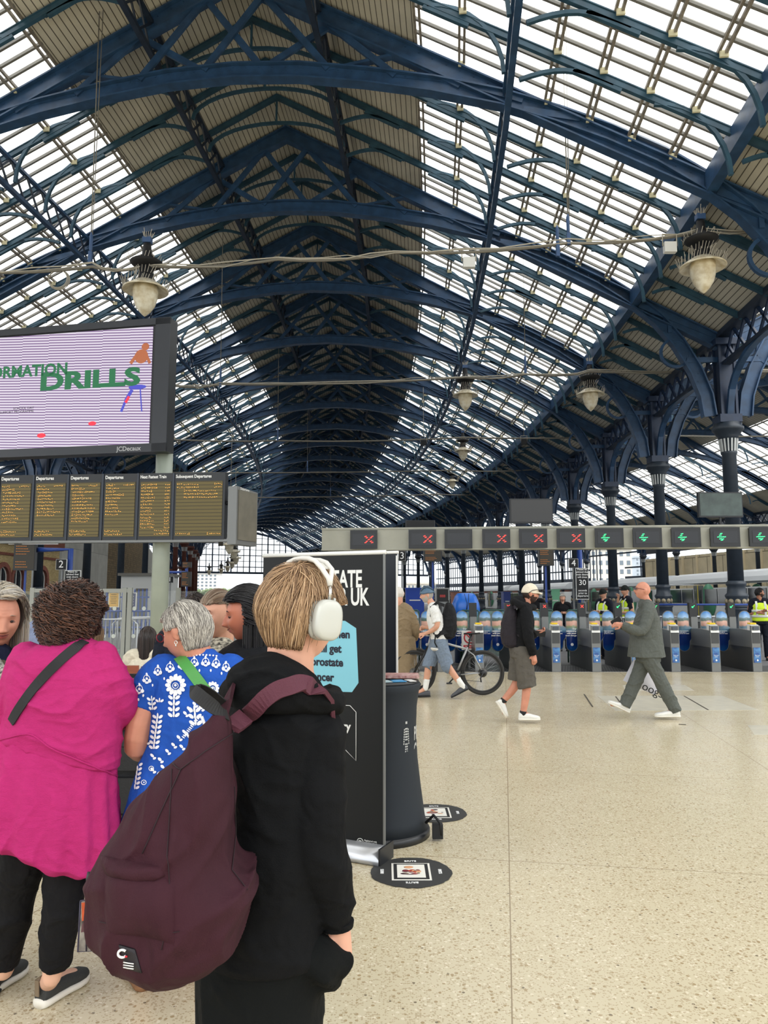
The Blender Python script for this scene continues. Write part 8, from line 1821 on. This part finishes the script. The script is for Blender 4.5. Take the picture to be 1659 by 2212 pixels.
def seam(pts, r, name, material=None):
    P_ = []
    for i in range(len(pts)-1):
        for q in range(6): x = pts[i][0]+(pts[i+1][0]-pts[i][0])*q/6; y = pts[i][1]+(pts[i+1][1]-pts[i][1])*q/6; p, n = hit(T, x, y, .002); P_ += [p] if p is not None else []
    m = MB(); m.tube(P_, r, 6); loc_build(m, name, material or MAR, tk)
DM = mat('maroon_dark_seam', rgb(34, 16, 24), .8)
seam([(372, 1662), (368, 1750), (362, 1850), (370, 1960), (345, 2070)], .0010, 'seam', DM); seam([(500, 1585), (440, 1625), (392, 1662), (345, 1760), (300, 1860)], .0012, 'seam', DM); seam([(362, 1640), (385, 1660), (392, 1662)], .0012, 'seam', DM); seam([(505, 1700), (508, 1800), (500, 1880), (540, 1930)], .0010, 'seam', DM); seam([(215, 1990), (260, 2000), (330, 2020), (400, 2010)], .0009, 'seam', DM)
# straps
T2 = bvh([hd, hoodo])
STR = mat('maroon_strap', rgb(84, 36, 52), .75, bump=.3, bscale=300)
band(T2, [(512, 1572), (530, 1548), (560, 1520), (600, 1492), (640, 1480), (666, 1482)], .040, STR, 'shoulder_strap', tk, off=.010, thick=.010)
m = MB(); m.strap([A(500, 1570, -.22), A(512, 1562, -.19), A(530, 1548, -.165)], [V((0, -1, .3))]*3, .042, .010); loc_build(m, 'strap_anchor', STR, tk)
m = MB(); m.strap([A(478, 1548, -.22), A(488, 1520, -.2), A(498, 1490, -.14), A(508, 1470, -.05)], [V((-.6, -.8, .2))]*4, .035, .008); loc_build(m, 'shoulder_strap', MAR, tk)
hp_ = [A(492, 1546, -.24), A(470, 1533, -.262), A(446, 1516, -.275), A(426, 1500, -.27), A(418, 1492, -.25), A(428, 1488, -.23), A(455, 1500, -.21), A(486, 1526, -.19)]; hq = []
for i in range(len(hp_)-1):
    for q in range(5): a_, b1, c1, d1 = hp_[max(i-1, 0)], hp_[i], hp_[i+1], hp_[min(i+2, 7)]; t_ = q/5; hq.append(.5*((2*b1)+(c1-a_)*t_+(2*a_-5*b1+4*c1-d1)*t_*t_+(3*b1-a_-3*c1+d1)*t_**3))
m = MB(); m.strap(hq, [V((-.25, -.75, .2+.5*math.cos(i*.09))) for i in range(len(hq))], .030, .003); loc_build(m, 'top_handle', mat('webbing_black', rgb(18, 18, 20), .7), tk)
q0, n0 = hit(T2, 655, 1480, .010); q1, n1_ = hit(T2, 668, 1484, .010)
if q0 is not None and q1 is not None:
    m = MB(); m.strap([q0, q1, q1+V((.022, .02, -.006)), q1+V((.036, .05, -.03)), q1+V((.04, .09, -.08)), q1+V((.03, .12, -.16))], [n0, n1_, V((.4, -.1, .9)), V((.7, .2, .7)), V((.9, .4, .2)), V((.8, .6, 0))], .040, .010); loc_build(m, 'shoulder_strap', STR, tk)
# logo patch
p, n = hit(T, 275, 2062, .004); q = n.to_track_quat('Z', 'Y')
def onbag(px, py, off=.003): p, n = hit(T, px, py, off); return p
m = MB(); g = [[onbag(258+34*i/5+(j*3), 2040+j*10+i*2) for i in range(6)] for j in range(6)]
m.loft([r + [x-n*.003 for x in r[::-1]] for r in g], True, True); loc_build(m, 'label_patch', mat('patch_black', rgb(26, 22, 28), .6), tk)
m = MB(); m.tube([onbag(268+9*math.cos(a_), 2056+8*math.sin(a_), .006) for a_ in [math.radians(d_) for d_ in range(-40, -331, -20)]], .0024, 6); loc_build(m, 'letter_mark', WHT, tk)
m = MB(); m.tube([onbag(272, 2062, .0065), onbag(279, 2062, .0065)], .0018, 6); loc_build(m, 'letter_mark', REDP, tk)
m = MB()
for y in (2075, 2080, 2085): m.tube([onbag(270, y, .005), onbag(280, y+2, .005), onbag(292, y+4, .005)], .0012, 5)
loc_build(m, 'stitched_lines', WPL, tk)
# keyring strap hanging at the left of the bag
KD = BD-.02; tq = empty('key_tag', at(190, 2056, KD), label='long transparent key tag with orange picture hanging from the maroon backpack', cat='key tag')
B_ = lambda x, y, dy=0: at(x, y, KD+dy)
m = MB(); m.loft([[B_(174, 1946, dy), B_(200, 1942, dy), B_(203, 2054, dy), B_(168, 2056, dy)] for dy in (-.004, .004)], True, False); loc_build(m, 'plastic_strip', mat('tag_plastic', rgb(170, 164, 156), .15, 0, .6, 22, col2=rgb(70, 60, 60)), tq)
m = MB(); m.loft([[B_(176, 1950, dy), B_(198, 1948, dy), B_(197, 1982, dy), B_(177, 1990, dy)] for dy in (-.006, -.0045)], True, False); loc_build(m, 'orange_print', mat('tag_orange', rgb(206, 84, 40), .3, 0, .3, 30), tq)
m = MB(); m.loft([[B_(177, 1996, dy), B_(197, 1986, dy), B_(198, 2010, dy), B_(175, 2014, dy)] for dy in (-.006, -.0045)], True, False); loc_build(m, 'maroon_print', mat('tag_maroon', rgb(96, 56, 66), .3, 0, .4, 40), tq)
m = MB(); m.tube([B_(174, 1946, -.004), B_(200, 1942, -.004), B_(203, 2054, -.004), B_(168, 2056, -.004), B_(174, 1946, -.004)], .0018, 6); m.tube([B_(187, 1944, -.006), B_(186, 2055, -.006)], .0014, 5); loc_build(m, 'edge_binding', mat('binding_dark', rgb(40, 34, 60), .4), tq)
m = MB(); m.tube([B_(192, 1884), B_(189, 1900), B_(190, 1912)], .0035, 8); loc_build(m, 'clip', BLK, tq)
m = MB()
for c_ in ((190, 1920), (191, 1932)): m.tube([B_(c_[0]+5*math.cos(a_), c_[1]+8*math.sin(a_), .003*math.sin(a_)) for a_ in [PI*k/8 for k in range(17)]], .0014, 6, cap=False)
loc_build(m, 'ring', SILV, tq)
